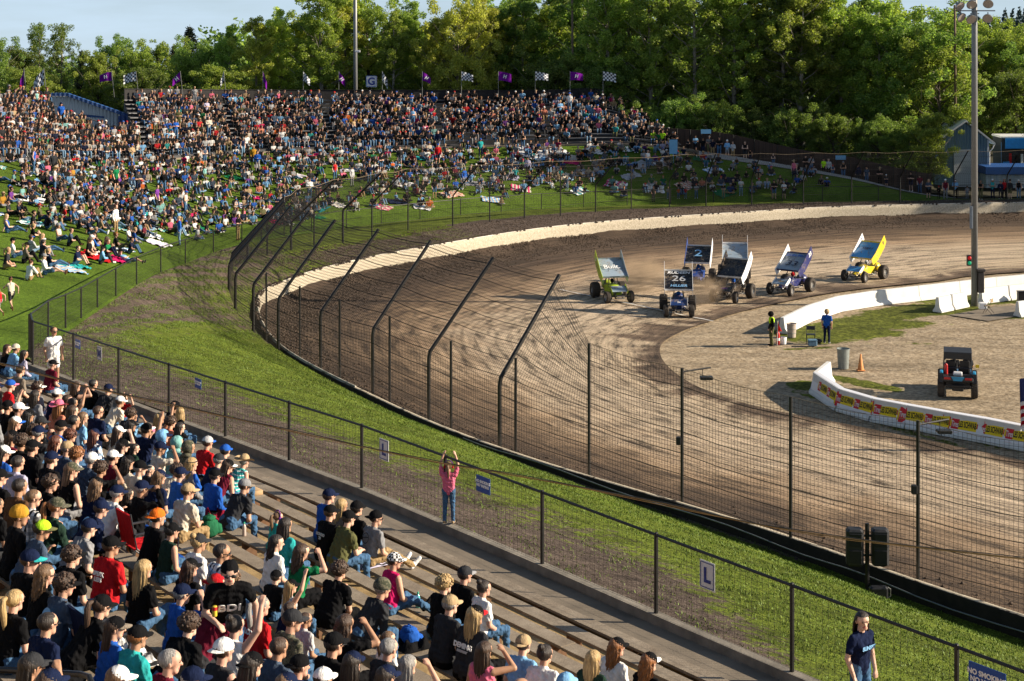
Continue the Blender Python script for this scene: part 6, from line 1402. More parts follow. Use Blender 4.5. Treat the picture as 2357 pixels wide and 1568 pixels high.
# brown board fence descending on the right
M_BRD, nt_, bs_ = nt_new('brown_boards'); v = coords(nt_); sp_ = nt_.nodes.new('ShaderNodeSeparateXYZ'); nt_.links.new(v, sp_.inputs[0])
fr_ = mth(nt_, 'GREATER_THAN', mth(nt_, 'FRACT', mth(nt_, 'MULTIPLY', sp_.outputs[0], 6.5)), .12); nt_.links.new(mixc(nt_, fr_, (.012, .008, .006), mixc(nt_, ramp(nt_, noise(nt_, coords(nt_, 'Object', (6, 6, .4)), 1.0, 3), [(.3, 0.0), (.7, 1.0)]).outputs[0], (.035, .020, .014), (.075, .044, .030))), bs_.inputs['Base Color']); bs_.inputs['Roughness'].default_value = .9
BF = [sY(1495, 345, 154.5), sY(1600, 352, 154), sY(1680, 362, 153.5), sY(1845, 398, 152), sY(1941, 412, 151), sY(2054, 438, 149.5), sY(2144, 456, 148.8)]
screen(0, 6, 2.05, 'brown board fence sloping down behind the standing spectators', m=M_BRD, base=BF, top=False, name='board_fence')
for xv, yv, Y, l in ((1625, 303, 153.5, 'small pale blue notice on brown fence beside the two men in yellow vests'), (1935, 363, 150.9, 'small pale blue notice midway along the sloping brown fence')):
    q = MB(); q.box((0, 0, 0), (.9, .03, .38)); o = q.build('notice_board', mat('notice_blue', (.15, .38, .60), .5)); o.location = atY(xv, yv, Y - .35); tag(o, l, 'sign')
q = MB(); q.box((0, 0, 0), (.7, .04, 1.25)); q.tube([(0, 0, -2), (0, 0, -.6)], .03, 6); o = q.build('rules_sign', mat('notice_blue')); o.location = atY(1550, 338, 149); tag(o, 'tall pale blue rules sign on a stake below the men in yellow vests', 'sign')
# flags along the top
M_PUR = cloth((.16, .01, .25)); M_CHK = checker('check_flag', 1.0, kind='Generated')
M_CHK, nt_, bs_ = nt_new('check_flag_cloth'); a_ = N(nt_, 'ShaderNodeAttribute', attribute_name='fu').outputs['Fac']; b_ = N(nt_, 'ShaderNodeAttribute', attribute_name='fv').outputs['Fac']
k_ = mth(nt_, 'MODULO', mth(nt_, 'ADD', mth(nt_, 'FLOOR', a_), mth(nt_, 'FLOOR', b_)), 2.0); nt_.links.new(mixc(nt_, k_, (.7, .72, .75), (.02, .025, .04)), bs_.inputs['Base Color'])
FLG = [(55, 'p', .25, -1), (101, 'c', .55, -1), (257, 'p', .9, -1), (313, 'c', .9, -1), (415, 'p', .55, -1), (515, 'c', .25, -1), (605, 'p', .3, 1), (698, 'c', .5, 1), (780, 'p', .45, 1), (880, 'c', .4, 1), (972, 'p', .65, 1), (1062, 'c', .9, 1), (1147, 'p', 1.0, 1), (1232, 'c', 1.1, 1), (1312, 'p', 1.1, 1), (1388, 'c', 1.15, 1)]
NP = 0; NC_ = 0
for k, (xv, kd, ext, dr) in enumerate(FLG):
    Y = 139 if xv < 130 else 165.5 if xv > 500 else 158; base = atY(xv - (8 if dr < 0 else 8) * 0, 214, Y); topz = atY(xv, 164 if k > 1 else 158, Y).z
    o = empty('checkered_flag' if kd == 'c' else 'purple_flag', base)
    if kd == 'p': NP += 1; l = 'purple flag with white letter, %s purple one along the back row from the left' % ORD[NP - 1]
    else: NC_ += 1; l = 'black and white checkered flag, %s checkered one along the back row from the left' % ORD[NC_ - 1]
    tag(o, l, 'flag', 'flags along the grandstand top'); H_ = topz - base.z; q = MB(); q.tube([(-dr * -.0 + (.25 if dr < 0 else 0), 0, -.4), (0, 0, H_)], .025, 6); q.build('flagpole', M_GALV, o)
    nu_, nv_ = 14, 8; V = []; fu = []; fv = []; big = 1.15 if k > 1 else 1.7
    for j in range(nv_ + 1):
        for i in range(nu_ + 1):
            u, w_ = i / nu_, j / nv_; x = dr * (u * 1.25 * min(1, ext)); drop = u * (1 - min(1, ext)) * .9 + .22 * u * u; y = .12 * math.sin(u * 7 + k) * u + .05 * math.sin(w_ * 5 + k * 2) * u
            V.append((x * (1.25 if k < 2 else 1), y, H_ - .05 - w_ * .85 * (1 - .25 * u * (1 if k % 3 else .2)) * big / 1.15 - drop * big)); fu.append(u * 7 + .001); fv.append(w_ * 5 + .001)
    F = [(j * (nu_ + 1) + i, j * (nu_ + 1) + i + 1, (j + 1) * (nu_ + 1) + i + 1, (j + 1) * (nu_ + 1) + i) for j in range(nv_) for i in range(nu_)]
    link('flag_cloth', npmesh('flag_cloth', V, F, M_CHK if kd == 'c' else M_PUR, smooth=True, attrs={'fu': fu, 'fv': fv}), o)
    if kd == 'p' and ext > .4:
        c = V[(nv_ // 2) * (nu_ + 1) + nu_ // 2]; c2 = V[(nv_ // 2) * (nu_ + 1) + nu_ // 2 + 3]; c1 = V[(nv_ // 2) * (nu_ + 1) + nu_ // 2 - 3]; xd = Vector(c2) - Vector(c1); xd = xd if xd.x > 0 else -xd
        lettering(o, 'H', .45, M_WHITE, (c[0], c[1] - .07, c[2]), xd, (0, 0, 1), .01, .1, .015)
# G sign
gs = empty('section_sign', atY(855, 200, 166)); tag(gs, 'white square section sign with blue letter G above back grandstand', 'sign'); q = MB(); q.box((0, 0, .52), (1.05, .05, 1.1), bev=.02); q.build('board', M_SIGNW, gs); q = MB(); q.tube([(0, .05, -1), (0, .05, 1)], .04, 6); q.build('post', M_BLK, gs)
lettering(gs, 'G', 1.0, M_INK, (0, -.035, .50), (1, 0, 0), (0, 0, 1), .005, bold=.03); q = MB()
for (a, b, c, d) in ((0, .03, 1.05, .05), (0, 1.05, 1.05, .05), (-.5, .54, .05, 1.05), (.5, .54, .05, 1.05)): q.box((a, -.032, b), (c, .01, d))
q.build('border', M_SIGNB, gs)
def utility_pole(xv, Y, zt, r_, lab, m, box_=None):
    p = atY(xv, 230, Y); p.z = 3; o = empty('pole', p); tag(o, lab, 'pole'); q = MB(); q.tube([(0, 0, 0), (-.1, 0, zt)], [r_, r_ * .75], 10); q.build('shaft', m, o, True)
    if box_: q = MB(); q.box((.2, -r_ - .1, box_), (.5, .2, .22), bev=.02); q.build('junction_box', M_SIGNW, o)
utility_pole(819, 168, 22, .22, 'tall blue grey light pole rising behind the back grandstand', M_POLE, 10.0)
utility_pole(1319, 172, 17, .14, 'brown wooden pole behind the last purple flag', mat('pole_wood', (.14, .10, .07), .9)); utility_pole(2200, 160, 14.5, .14, 'thin wooden pole beside the blue shed with a lamp', mat('pole_wood'))

# ------------------------------------------------------------------ blankets on the lawn
BCOL = [('white', 'white'), ('light blue', 'light blue'), ('teal', 'teal'), ('navy', 'navy'), ('grey', 'light grey'), ('pink', 'magenta'), ('grey', 'grey'), ('cream', 'cream'), ('green', 'green'), ('purple', 'lavender'), ('orange', 'coral')]
def face_dir(p):
    d = Vector((12, 90, 0)) - p; return math.atan2(d.y, d.x) - PI / 2
def lawn_normal_rot(t, s):
    a = lawn(t, s); b = lawn(t, min(1, s + .03)); c = lawn(t + .03, s); n = (c - a).cross(b - a).normalized(); n = n if n.z > 0 else -n; return n
BL = []
def blanket(t, s, col, patt, sz=(1.7, 1.4)):
    p = lawn(t, s); n = lawn_normal_rot(t, s); q = MB(); nx_, ny_ = 16, 12; vs = []; sd_ = rnd.random() * 9
    for j in range(ny_ + 1):
        for i in range(nx_ + 1):
            x, y = (i / nx_ - .5), (j / ny_ - .5); vs.append((x * sz[0] * (1 + .06 * math.sin(y * 9 + sd_)), y * sz[1] * (1 + .07 * math.sin(x * 8 + sd_ * 2)), .05 + .035 * math.sin(x * 14 + sd_) * math.cos(y * 11 + sd_) + .03 * math.sin(x * 31 + y * 23 + sd_)))
    q.add(vs, [(j * (nx_ + 1) + i, j * (nx_ + 1) + i + 1, (j + 1) * (nx_ + 1) + i + 1, (j + 1) * (nx_ + 1) + i) for j in range(ny_) for i in range(nx_)])
    m_ = cloth(CN[col]) if patt == 0 else plaid('blk_plaid_' + col.replace(' ', '_'), CN[col], CN['white'], CN['navy'], 2.2) if patt == 1 else stripes('blk_str_' + col.replace(' ', '_'), CN[col], CN['cream'], 3.5, 0)
    o = q.build('blanket', m_, None, True); o.rotation_euler = (n.to_track_quat('Z', 'Y').to_matrix() @ Rz(rnd.uniform(-.6, .6))).to_euler(); o.location = p + n * .02
    BL.append((o, col, ('plain', 'plaid', 'striped')[patt], p)); return o
def inframe(p, m=30): x, y = px(p); return -m < x < 2357 + m and y < 1568
spots = []
def free(p, d, L): return all((p.x - a) ** 2 + (p.y - b) ** 2 > d * d for a, b in L)
tries = 0
while len(BL) < 95 and tries < 6000:
    tries += 1; t = rnd.uniform(1.2, 9.5); s = rnd.uniform(.12, .96); p = lawn(t, s)
    if not inframe(p) or not free(p, 1.9, spots): continue
    if t > 8.4 and s > .8: continue
    if p.x < -17 and px(p)[1] > 640: continue
    spots.append((p.x, p.y)); c = rnd.choice(BCOL); blanket(t, s, c[1], rnd.choice([0, 0, 1, 2]), (rnd.uniform(1.2, 1.9), rnd.uniform(.9, 1.4)))
for (xv, yv, c, pt, sz) in ((235, 590, 'red', 0, (2.0, 1.5)), (270, 603, 'magenta', 0, (1.6, 1.0)), (345, 545, 'white', 1, (1.8, 1.2)), (130, 618, 'light blue', 2, (2.2, 1.2)), (330, 500, 'teal', 0, (2.4, 1.1)), (80, 470, 'white', 0, (2.2, 1.3)), (290, 432, 'cream', 0, (2.2, 1.2)), (1240, 352, 'white', 0, (4.2, 2.4)), (1310, 368, 'cream', 0, (2.0, 1.4)), (1180, 372, 'light grey', 1, (2.4, 1.6)), (1130, 378, 'coral', 2, (2.4, 1.3))):
    best = min((abs(px(lawn(t_ / 8, s_ / 24))[0] - xv) + abs(px(lawn(t_ / 8, s_ / 24))[1] - yv), t_ / 8, s_ / 24) for t_ in range(4, 78) for s_ in range(1, 24)); blanket(best[1], best[2], c, pt, sz)

# ------------------------------------------------------------------ spectators on the lawn and in the far stands
TOPS = ['black'] * 18 + ['charcoal'] * 8 + ['navy'] * 6 + ['white'] * 8 + ['grey'] * 4 + ['light grey'] * 4 + ['red'] * 2 + ['blue'] * 3 + ['light blue'] * 5 + ['slate'] * 3 + ['teal', 'green', 'olive', 'tan', 'brown', 'orange', 'pink', 'pink', 'magenta', 'cream', 'cream', 'taupe', 'slate', 'slate', 'maroon', 'lavender', 'coral', 'mustard', 'mint', 'purple']
PANTS = ['denim'] * 5 + ['black'] * 4 + ['light denim'] * 2 + ['charcoal', 'khaki', 'navy', 'grey', 'olive']
HAIRS = [('short', 'brown'), ('short', 'dark'), ('short', 'light brown'), ('short', 'grey'), ('long', 'brown'), ('long', 'blond'), ('wavy', 'light brown'), ('long', 'dark'), ('pony', 'blond'), ('curly', 'brown'), ('bun', 'auburn')]
HATS = [None] * 7 + [('cap', 'black')] * 4 + [('cap', 'white'), ('cap', 'red'), ('cap', 'navy'), ('capback', 'black'), ('cap', 'grey'), ('cowboy', 'tan'), ('cap', 'blue'), ('cap', 'camouflage'), ('beanie', 'grey')]
CAND = []; occp = []
for bo, c, pt, p in BL:   # groups on blankets
    for _ in range(rnd.choice([1, 2, 2, 3])):
        q_ = p + Vector((rnd.uniform(-.9, .9), rnd.uniform(-.7, .7), 0)); CAND.append(('bl', q_))
PLACED = []
def lawn_find(x, y):
    best = None
    for (t0, t1, s0, s1, n) in ((0.5, 11.5, 0, 1, 26),):
        for _ in range(4):
            for i in range(n + 1):
                for j in range(13):
                    t = t0 + (t1 - t0) * i / n; s = s0 + (s1 - s0) * j / 12; p = lawn(t, s); e = (p.x - x) ** 2 + (p.y - y) ** 2
                    if best is None or e < best[0]: best = (e, t, s)
            w1, w2 = (t1 - t0) / n * 1.5, (s1 - s0) / 12 * 1.5; t0, t1, s0, s1, n = best[1] - w1, best[1] + w1, max(0, best[2] - w2), min(1, best[2] + w2), 12
    return best
LP = []
for _, q_ in CAND:
    e, t, s = lawn_find(q_.x, q_.y)
    if e > .2: continue
    p = lawn(t, s)
    if free(p, .55, occp) and inframe(p, 5): occp.append((p.x, p.y)); LP.append((p, 'g'))
tr_ = 0
while len(LP) < 920 and tr_ < 90000:
    tr_ += 1; t = rnd.uniform(1.0, 10.6); s = rnd.uniform(.10, 1.0) if t < 9 else rnd.uniform(.1, .8); p = lawn(t, s); x, y = px(p)
    if not inframe(p, 8): continue
    dens = 1.0
    if x < 420 and y > 545: dens = .22
    if x < 300 and y > 610: dens = .0
    if t > 5.5 and s < .3: dens = .35
    if t > 7.2: dens = .32
    if t > 8.6: dens = .16
    if s < .15: dens *= .3
    if rnd.random() > dens or not free(p, .50, occp): continue
    occp.append((p.x, p.y)); LP.append((p, 'g' if rnd.random() < .945 else 's'))
for (xv, yv, kd, tp, cl) in ((411, 571, 's', 'blue', 1.0), (548, 561, 's', 'black', 1.0), (1700, 455, 's', 'white', .95), (22, 735, 'r', 'cream', .72), (2, 742, 'r', 'red', .6), (1510, 462, 'r', 'black', .8), (1535, 458, 'r', 'grey', .85), (1560, 460, 'r', 'orange', .75), (1578, 455, 's', 'red', .8), (1604, 456, 's', 'light grey', .8), (1662, 458, 's', 'grey', .95), (1671, 456, 's', 'black', .8), (1770, 459, 's', 'pink', .7), (1785, 457, 's', 'black', .95), (1803, 460, 's', 'white', .97)):
    best = min(((px(lawn(t_ / 10, s_ / 30))[0] - xv) ** 2 + (px(lawn(t_ / 10, s_ / 30))[1] - yv) ** 2, t_ / 10, s_ / 30) for t_ in range(2, 110) for s_ in range(0, 20)); LP.append((lawn(best[1], best[2]), kd, tp, cl))
for (xv, yv, nm) in ((5, 632, 'g'), (60, 628, 'g'), (105, 640, 'g'), (118, 632, 'g'), (78, 600, 'g'), (100, 600, 'g'), (150, 580, 'g'), (190, 588, 'g'), (220, 595, 'g'), (205, 585, 'g'), (235, 592, 'g'), (30, 598, 'g'), (45, 600, 'g')):
    best = min(((px(lawn(t_ / 10, s_ / 30))[0] - xv) ** 2 + (px(lawn(t_ / 10, s_ / 30))[1] - yv) ** 2, t_ / 10, s_ / 30) for t_ in range(2, 60) for s_ in range(0, 24)); p = lawn(best[1], best[2])
    if free(p, .5, occp): occp.append((p.x, p.y)); LP.append((p, 'g'))
# people standing on the path and by the rail at the right
for k, (xv, yv, tp) in enumerate(((1503, 343, 'neon'), (1525, 343, 'neon'), (1553, 347, 'black'), (1583, 350, 'charcoal'), (1600, 352, 'light blue'), (1618, 358, 'black'), (1632, 356, 'grey'), (1640, 362, 'navy'), (1655, 360, 'black'), (1674, 367, 'light blue'), (1687, 369, 'light grey'), (1715, 372, 'black'), (1727, 375, 'black'), (1780, 385, 'charcoal'), (1854, 402, 'black'), (1867, 404, 'grey'), (1896, 407, 'neon'), (1907, 411, 'light grey'), (1917, 411, 'slate'), (1941, 417, 'black'), (1975, 425, 'navy'), (1995, 426, 'slate'), (2025, 431, 'black'), (2040, 433, 'charcoal'), (2097, 442, 'black'), (2117, 446, 'maroon'))):
    Y = 153 - (xv - 1500) * .0072; LP.append((atY(xv, yv, Y), 's', tp, 1.0))
for k, (xv, tp) in enumerate(((2137, 'slate'), (2161, 'black'), (2176, 'maroon'), (2199, 'light blue'), (2226, 'grey'), (2258, 'black'), (2285, 'teal'), (2303, 'navy'), (2325, 'charcoal'), (2345, 'black'), (2312, 'red'))):
    LP.append((at(xv, 459.5 + (k % 3), 1.08), 's', tp, 1.0))
# stand spectators
ST = []
for (t0, t1) in ((0.6, 3.0), (3.0, 4.0), (4.02, 8.0), (8.0, 8.95)):
    for k in range(ROWS):
        t = t0
        while t < t1:
            a = standpt(t, k); b = standpt(t + .02, k); sp_ = (b - a).length / .02; t += .64 / sp_ * rnd.uniform(.88, 1.15)
            if t >= t1: break
            fx = t % 1; dens = .93 if t < 6 else .86 if t < 7.3 else .72
            if 3 < t < 4 and k > (6 if t < 3.45 else 4): continue
            if k < 2 and t > 6.5: dens = .45
            if k > 10: dens *= .75
            if t > 8 and k > 9 - (t - 8) * 5: dens *= .4
            aisle = abs((t * 1.35) % 1 - .5) < .035
            if aisle or rnd.random() > dens: continue
            p = standpt(t, k + .62); p.z = standpt(t, k + 1).z + .34
            if inframe(p, 5): ST.append((p + Vector((rnd.uniform(-.08, .08), rnd.uniform(-.1, .1), 0)), 'b' if rnd.random() > .02 or k > 9 or k < 1 else 's', None, 1.09, k))
for xv, tp in ((390, 'white'), (407, 'grey'), (448, 'white')): ST.append((atY(xv, 240, 156), 's', tp, 1.0, 11))
ALL = [(p[0], p[1], p[2] if len(p) > 2 else None, p[3] if len(p) > 3 else 1.0) for p in LP] + [(p[0], p[1], p[2], p[3]) for p in ST]
nown = len(PEOPLE)
def bigness(e): p, kd = e[0], e[1]; return (1.7 if kd in 'sr' else .95) * e[3] / p.y
ALL.sort(key=bigness, reverse=True)
SOLO = max(0, 298 - nown); solo, rest = ALL[:SOLO], ALL[SOLO:]
for p, kd, tp, sc_ in solo:
    pose = rnd.choice(['gsit', 'gknee', 'gxleg', 'gknee', 'gsit', 'glie']) if kd == 'g' else 'run' if kd == 'r' else 'lap' if kd == 'b' else rnd.choice(['stand', 'fold', 'stand', 'fold'])
    rz = face_dir(p) + rnd.uniform(-.5, .5) + (PI if (tp == 'blue' and kd == 's' and p.y < 110) else 0) + (1.6 if kd == 'r' else 0); hr_ = rnd.choice(HAIRS); fem = 1 if hr_[0] in ('long', 'wavy', 'pony', 'bun') else 0
    person(p + Vector((0, 0, .03)), rz, pose, 0, tp or rnd.choice(TOPS), rnd.choice(PANTS), hr_, rnd.choice(HATS), rnd.choice(['short', 'short', 'long', 'none']), rnd.random() < .3 and pose != 'lap', 1.0, fem, sc_ * (rnd.uniform(.92, 1.04) if rnd.random() < .8 else .68), shoes=rnd.choice(['white', 'black', 'charcoal', 'brown']), lo=True, extra='lawn' if p.x < 2 or p.y < 140 else 'far')
# the rest: one crowd
def low_template(pose):
    pr, Hc, HR, TT = skeleton(pose, 0, 'short', False, 1.0, 0); Vs = []; Fs = []; Tg = []; o = 0
    for a, b, ra, rb, tg in pr:
        if ra < .03 or tg == 5: continue
        q = MB(); cone_mesh(q, a, b, ra, rb, 6, 1)
        for f in q.f:
            if len(f) == 4: Fs += [(f[0] + o, f[1] + o, f[2] + o), (f[0] + o, f[2] + o, f[3] + o)]
            else: Fs += [(f[0] + o, f[i] + o, f[i + 1] + o) for i in range(1, len(f) - 1)]
        Vs += q.v; Tg += [tg] * len(q.v); o += len(q.v)
    for k, (c, rd) in enumerate((((0, -.016, .045), (.108, .120, .104)), ((0, .13, .045), (.07, .06, .012)))):
        q = MB(); q.ell(c, rd, 8, 5, keep=(lambda p: not (p.y > .03 and p.z < .02)) if k == 0 else None)
        for f in q.f: Fs += [(f[0] + o, f[1] + o, f[2] + o), (f[0] + o, f[2] + o, f[3] + o)]
        Vs += [tuple(Hc + HR @ Vector(v_)) for v_ in q.v]; Tg += [6 + k] * len(q.v); o += len(q.v)
    return np.array([tuple(v_) for v_ in Vs]), np.array(Fs), np.array(Tg)
TMP = {k: low_template(k) for k in ('lap', 'fwd', 'shade', 'gsit', 'gknee', 'gxleg', 'stand', 'fold', 'phone')}
AV = []; AF = []; AC = []; off = 0
for p, kd, tp, sc_ in rest:
    pose = rnd.choice(['gsit', 'gknee', 'gxleg']) if kd == 'g' else rnd.choice(['stand', 'fold']) if kd in 'sr' else rnd.choice(['lap', 'lap', 'fwd', 'phone', 'shade', 'lap'])
    V0, F0, T0 = TMP[pose]; rz = face_dir(p) + rnd.uniform(-.45, .45); sc = sc_ * rnd.uniform(.9, 1.05) * (.72 if rnd.random() < .12 else 1); c, s = math.cos(rz), math.sin(rz)
    V = V0 * sc * [rnd.uniform(.95, 1.15), 1, 1]; V = np.stack([V[:, 0] * c - V[:, 1] * s, V[:, 0] * s + V[:, 1] * c, V[:, 2]], 1) + np.array(p)
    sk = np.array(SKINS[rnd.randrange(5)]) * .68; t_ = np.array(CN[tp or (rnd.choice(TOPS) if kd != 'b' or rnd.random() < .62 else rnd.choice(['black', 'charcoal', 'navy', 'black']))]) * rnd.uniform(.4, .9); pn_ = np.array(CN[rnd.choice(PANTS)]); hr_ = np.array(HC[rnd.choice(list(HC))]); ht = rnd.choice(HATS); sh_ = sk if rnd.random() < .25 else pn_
    C = np.zeros((len(V), 3)); C[T0 == 0] = sk; C[T0 == 1] = t_; C[T0 == 2] = pn_; C[T0 == 3] = CN[rnd.choice(['black', 'white', 'grey'])]; hc = np.array(CN[ht[1]]) if ht and ht[1] in CN else hr_; C[T0 == 6] = hc; C[T0 == 7] = hc if ht else sk
    kp = F0 if ht else F0[T0[F0[:, 0]] != 7]
    AV.append(V); AC.append(C); AF.append(kp + off); off += len(V)
tag(link('crowd', npmesh('crowd', np.concatenate(AV), np.concatenate(AF), vcmat('crowd_cloth'), cols=np.clip(np.concatenate(AC), 0, 1), smooth=True)), 'dense crowd of seated spectators filling the far lawn and grandstands', None, None, 'stuff')
print('people', len(PEOPLE), 'crowd', len(rest))
# ------------------------------------------------------------------ trees
def leafmat(name, a, b, c, tr=.52):
    m = bpy.data.materials.new(name); m.use_nodes = True; nt = m.node_tree; bs = nt.nodes['Principled BSDF']; out = nt.nodes['Material Output']
    oi = N(nt, 'ShaderNodeObjectInfo'); v = coords(nt); n1 = noise(nt, v, .45, 3, .6); at_ = N(nt, 'ShaderNodeAttribute', attribute_name='leafr').outputs['Fac']
    f = mth(nt, 'ADD', mth(nt, 'MULTIPLY', n1, .6), mth(nt, 'MULTIPLY', at_, .4)); r = ramp(nt, f, [(.25, a), (.55, b), (.8, c)])
    hs = nt.nodes.new('ShaderNodeHueSaturation'); nt.links.new(r.outputs[0], hs.inputs['Color']); nt.links.new(mth(nt, 'ADD', .75, mth(nt, 'MULTIPLY', oi.outputs['Random'], .5)), hs.inputs['Value']); nt.links.new(mth(nt, 'ADD', .485, mth(nt, 'MULTIPLY', oi.outputs['Random'], .03)), hs.inputs['Hue'])
    nt.links.new(hs.outputs[0], bs.inputs['Base Color']); bs.inputs['Roughness'].default_value = .5; bs.inputs['Specular IOR Level'].default_value = .35
    tl_ = nt.nodes.new('ShaderNodeBsdfTranslucent'); nt.links.new(mixc(nt, 1.0, hs.outputs[0], (1.4, 1.5, .8), 'MULTIPLY'), tl_.inputs[0]); mx = nt.nodes.new('ShaderNodeMixShader'); mx.inputs[0].default_value = tr
    nt.links.new(bs.outputs[0], mx.inputs[1]); nt.links.new(tl_.outputs[0], mx.inputs[2]); nt.links.new(mx.outputs[0], out.inputs[0]); MATS[name] = m; return m
LM_ = {'alder': leafmat('leaf_alder', (.11, .17, .035), (.27, .34, .07), (.44, .48, .12)), 'sun_gold': leafmat('leaf_sun_gold', (.23, .27, .05), (.46, .49, .10), (.66, .65, .17)), 'dark': leafmat('leaf_dark', (.075, .125, .032), (.18, .25, .06), (.31, .37, .10)), 'conifer': leafmat('leaf_conifer', (.010, .020, .012), (.018, .032, .016), (.028, .044, .02), .1), 'haze': leafmat('leaf_hill', (.022, .040, .036), (.034, .056, .048), (.05, .075, .06), .1)}  # golden leaf set has the sunlight painted into its colour
M_BARK = mat('bark', (.12, .10, .08), .95, scale=3, var=.4); M_BARKP = mat('bark_pale', (.26, .23, .19), .9, scale=3, var=.4)
def leaves(P, size, rs, flat=.0):
    n = len(P); a = rs.normal(size=(n, 3)); a /= np.linalg.norm(a, axis=1, keepdims=True); b = np.cross(a, rs.normal(size=(n, 3))); b /= np.linalg.norm(b, axis=1, keepdims=True); s = size * rs.uniform(.6, 1.3, (n, 1))
    V = np.stack([P - a * s, P - b * s * .55 - a * s * .1, P + a * s, P + b * s * .55 - a * s * .1], 1); return V.reshape(-1, 3), np.arange(4 * n).reshape(-1, 4), np.repeat(rs.rand(n), 4)
TREEM = {}
def tree_mesh(kind, seed, H=22.0, R_=3.6, nl=9000, leaf=.17, low=.06, mat_='alder'):
    key = (kind, seed)
    if key in TREEM: return TREEM[key]
    rs = np.random.RandomState(seed); rg = random.Random(seed); tk = MB()
    if kind == 'conifer':
        P = []
        for k in range(26):
            f = k / 26; z = H * (.10 + .88 * f); rr = R_ * (1 - f) ** .85 + .15; nb = 9
            for j in range(nb):
                a = rg.uniform(0, 2 * PI); L = rr * rg.uniform(.7, 1.1); m_ = max(8, int(nl / 26 / nb * (1.5 - f)))
                u = rs.rand(m_) ** .7; P.append(np.stack([np.cos(a) * L * u + rs.normal(0, .16, m_), np.sin(a) * L * u + rs.normal(0, .16, m_), z - .45 * L * u + rs.normal(0, .34, m_)], 1))
        P = np.concatenate(P); tk.tube([(0, 0, 0), (0, 0, H)], [.28, .02], 8)
    else:
        P = []; lean = rg.uniform(-.03, .03); nlimb = 52; clumps = []
        tk.tube([(0, 0, -.5), (lean * H * .3, 0, H * .35), (lean * H * .8, .1, H * .7), (lean * H, 0, H * .96)], [.30, .22, .12, .03], 9)
        for k in range(nlimb):
            f = low + (1 - low) * (k + rg.random()) / nlimb; z0 = H * f * .92; prof = math.sin(PI * min(1, (f * .80 + .16))) ** .7 * (1.0 if kind == 'tall' else 1.15); a = k * 2.399 + rg.uniform(-.5, .5); L = R_ * prof * rg.uniform(.55, 1.12)
            up = rg.uniform(.45, 1.25); e = Vector((lean * z0 + math.cos(a) * L, math.sin(a) * L, z0 + L * up)); b0 = Vector((lean * z0, 0, z0)); md = b0.lerp(e, .5) + Vector((0, 0, -.1 * L)); tk.tube([b0, md, e], [.07, .045, .012], 5)
            for q in range(rg.choice([3, 4, 5])):
                c = b0.lerp(e, rg.uniform(.4, 1.08)) + Vector((rg.gauss(0, .7), rg.gauss(0, .7), rg.gauss(0, .85))); clumps.append((c, rg.uniform(.30, .85) * (R_ / 3.6) ** .5))
        for q in range(5): clumps.append((Vector((lean * H + rg.gauss(0, .25), rg.gauss(0, .25), H * rg.uniform(.9, 1.0))), rg.uniform(.35, .6)))
        w_ = np.array([r ** 2 for c, r in clumps]); w_ /= w_.sum()
        for (c, r), ww in zip(clumps, w_):
            m_ = max(6, int(nl * ww)); d = rs.normal(size=(m_, 3)); d /= np.linalg.norm(d, axis=1, keepdims=True); rad = r * rs.rand(m_, 1) ** .45; P.append(np.array(c) + d * rad * [1, 1, 1.05])
        P = np.concatenate(P)
    V, F, A = leaves(P, leaf, rs); crown = npmesh('crown', V, F, LM_[mat_], attrs={'leafr': A}); TREEM[key] = (crown, tk.mesh('trunk', M_BARK if kind != 'tall' else M_BARKP, True), H); return TREEM[key]
def tree(xv, Y, ytop, z0, variant, lab, nm='broadleaf_tree', grp='trees behind the grandstand and fence', mat_=None, sx=1.0, rz=None):
    x = (xv - CX) * Y / FV; zt = CH - (ytop - HY) * Y / FV; crown, tk, H = tree_mesh(*variant[0], **variant[1]); r = empty(nm, (x, Y, z0), rz if rz is not None else rnd.uniform(0, 6.28)); sc = (zt - z0) / H; r.scale = (sc * sx, sc * sx, sc)
    tag(r, lab, 'tree', grp); link('trunk', tk, r); c = link('crown', crown, r)
    if mat_: c.material_slots[0].link = 'OBJECT'; c.material_slots[0].material = LM_[mat_]
    return r
VA = [(('tall', 1), dict(H=24, R_=3.8, nl=32000, leaf=.145)), (('tall', 2), dict(H=24, R_=3.4, nl=28000, leaf=.145)), (('tall', 3), dict(H=24, R_=4.2, nl=33000, leaf=.15, low=.10)), (('round', 4), dict(H=16, R_=4.6, nl=32000, leaf=.14, low=.04)), (('round', 5), dict(H=14, R_=4.0, nl=27000, leaf=.14, low=.03)), (('conifer', 6), dict(H=22, R_=3.6, nl=11000, leaf=.2, mat_='conifer')), (('tall', 7), dict(H=24, R_=3.8, nl=12000, leaf=.16, low=.2)), (('round', 8), dict(H=10, R_=3.8, nl=30000, leaf=.125, low=.0)), (('round', 9), dict(H=11, R_=3.4, nl=28000, leaf=.125, low=.02))]
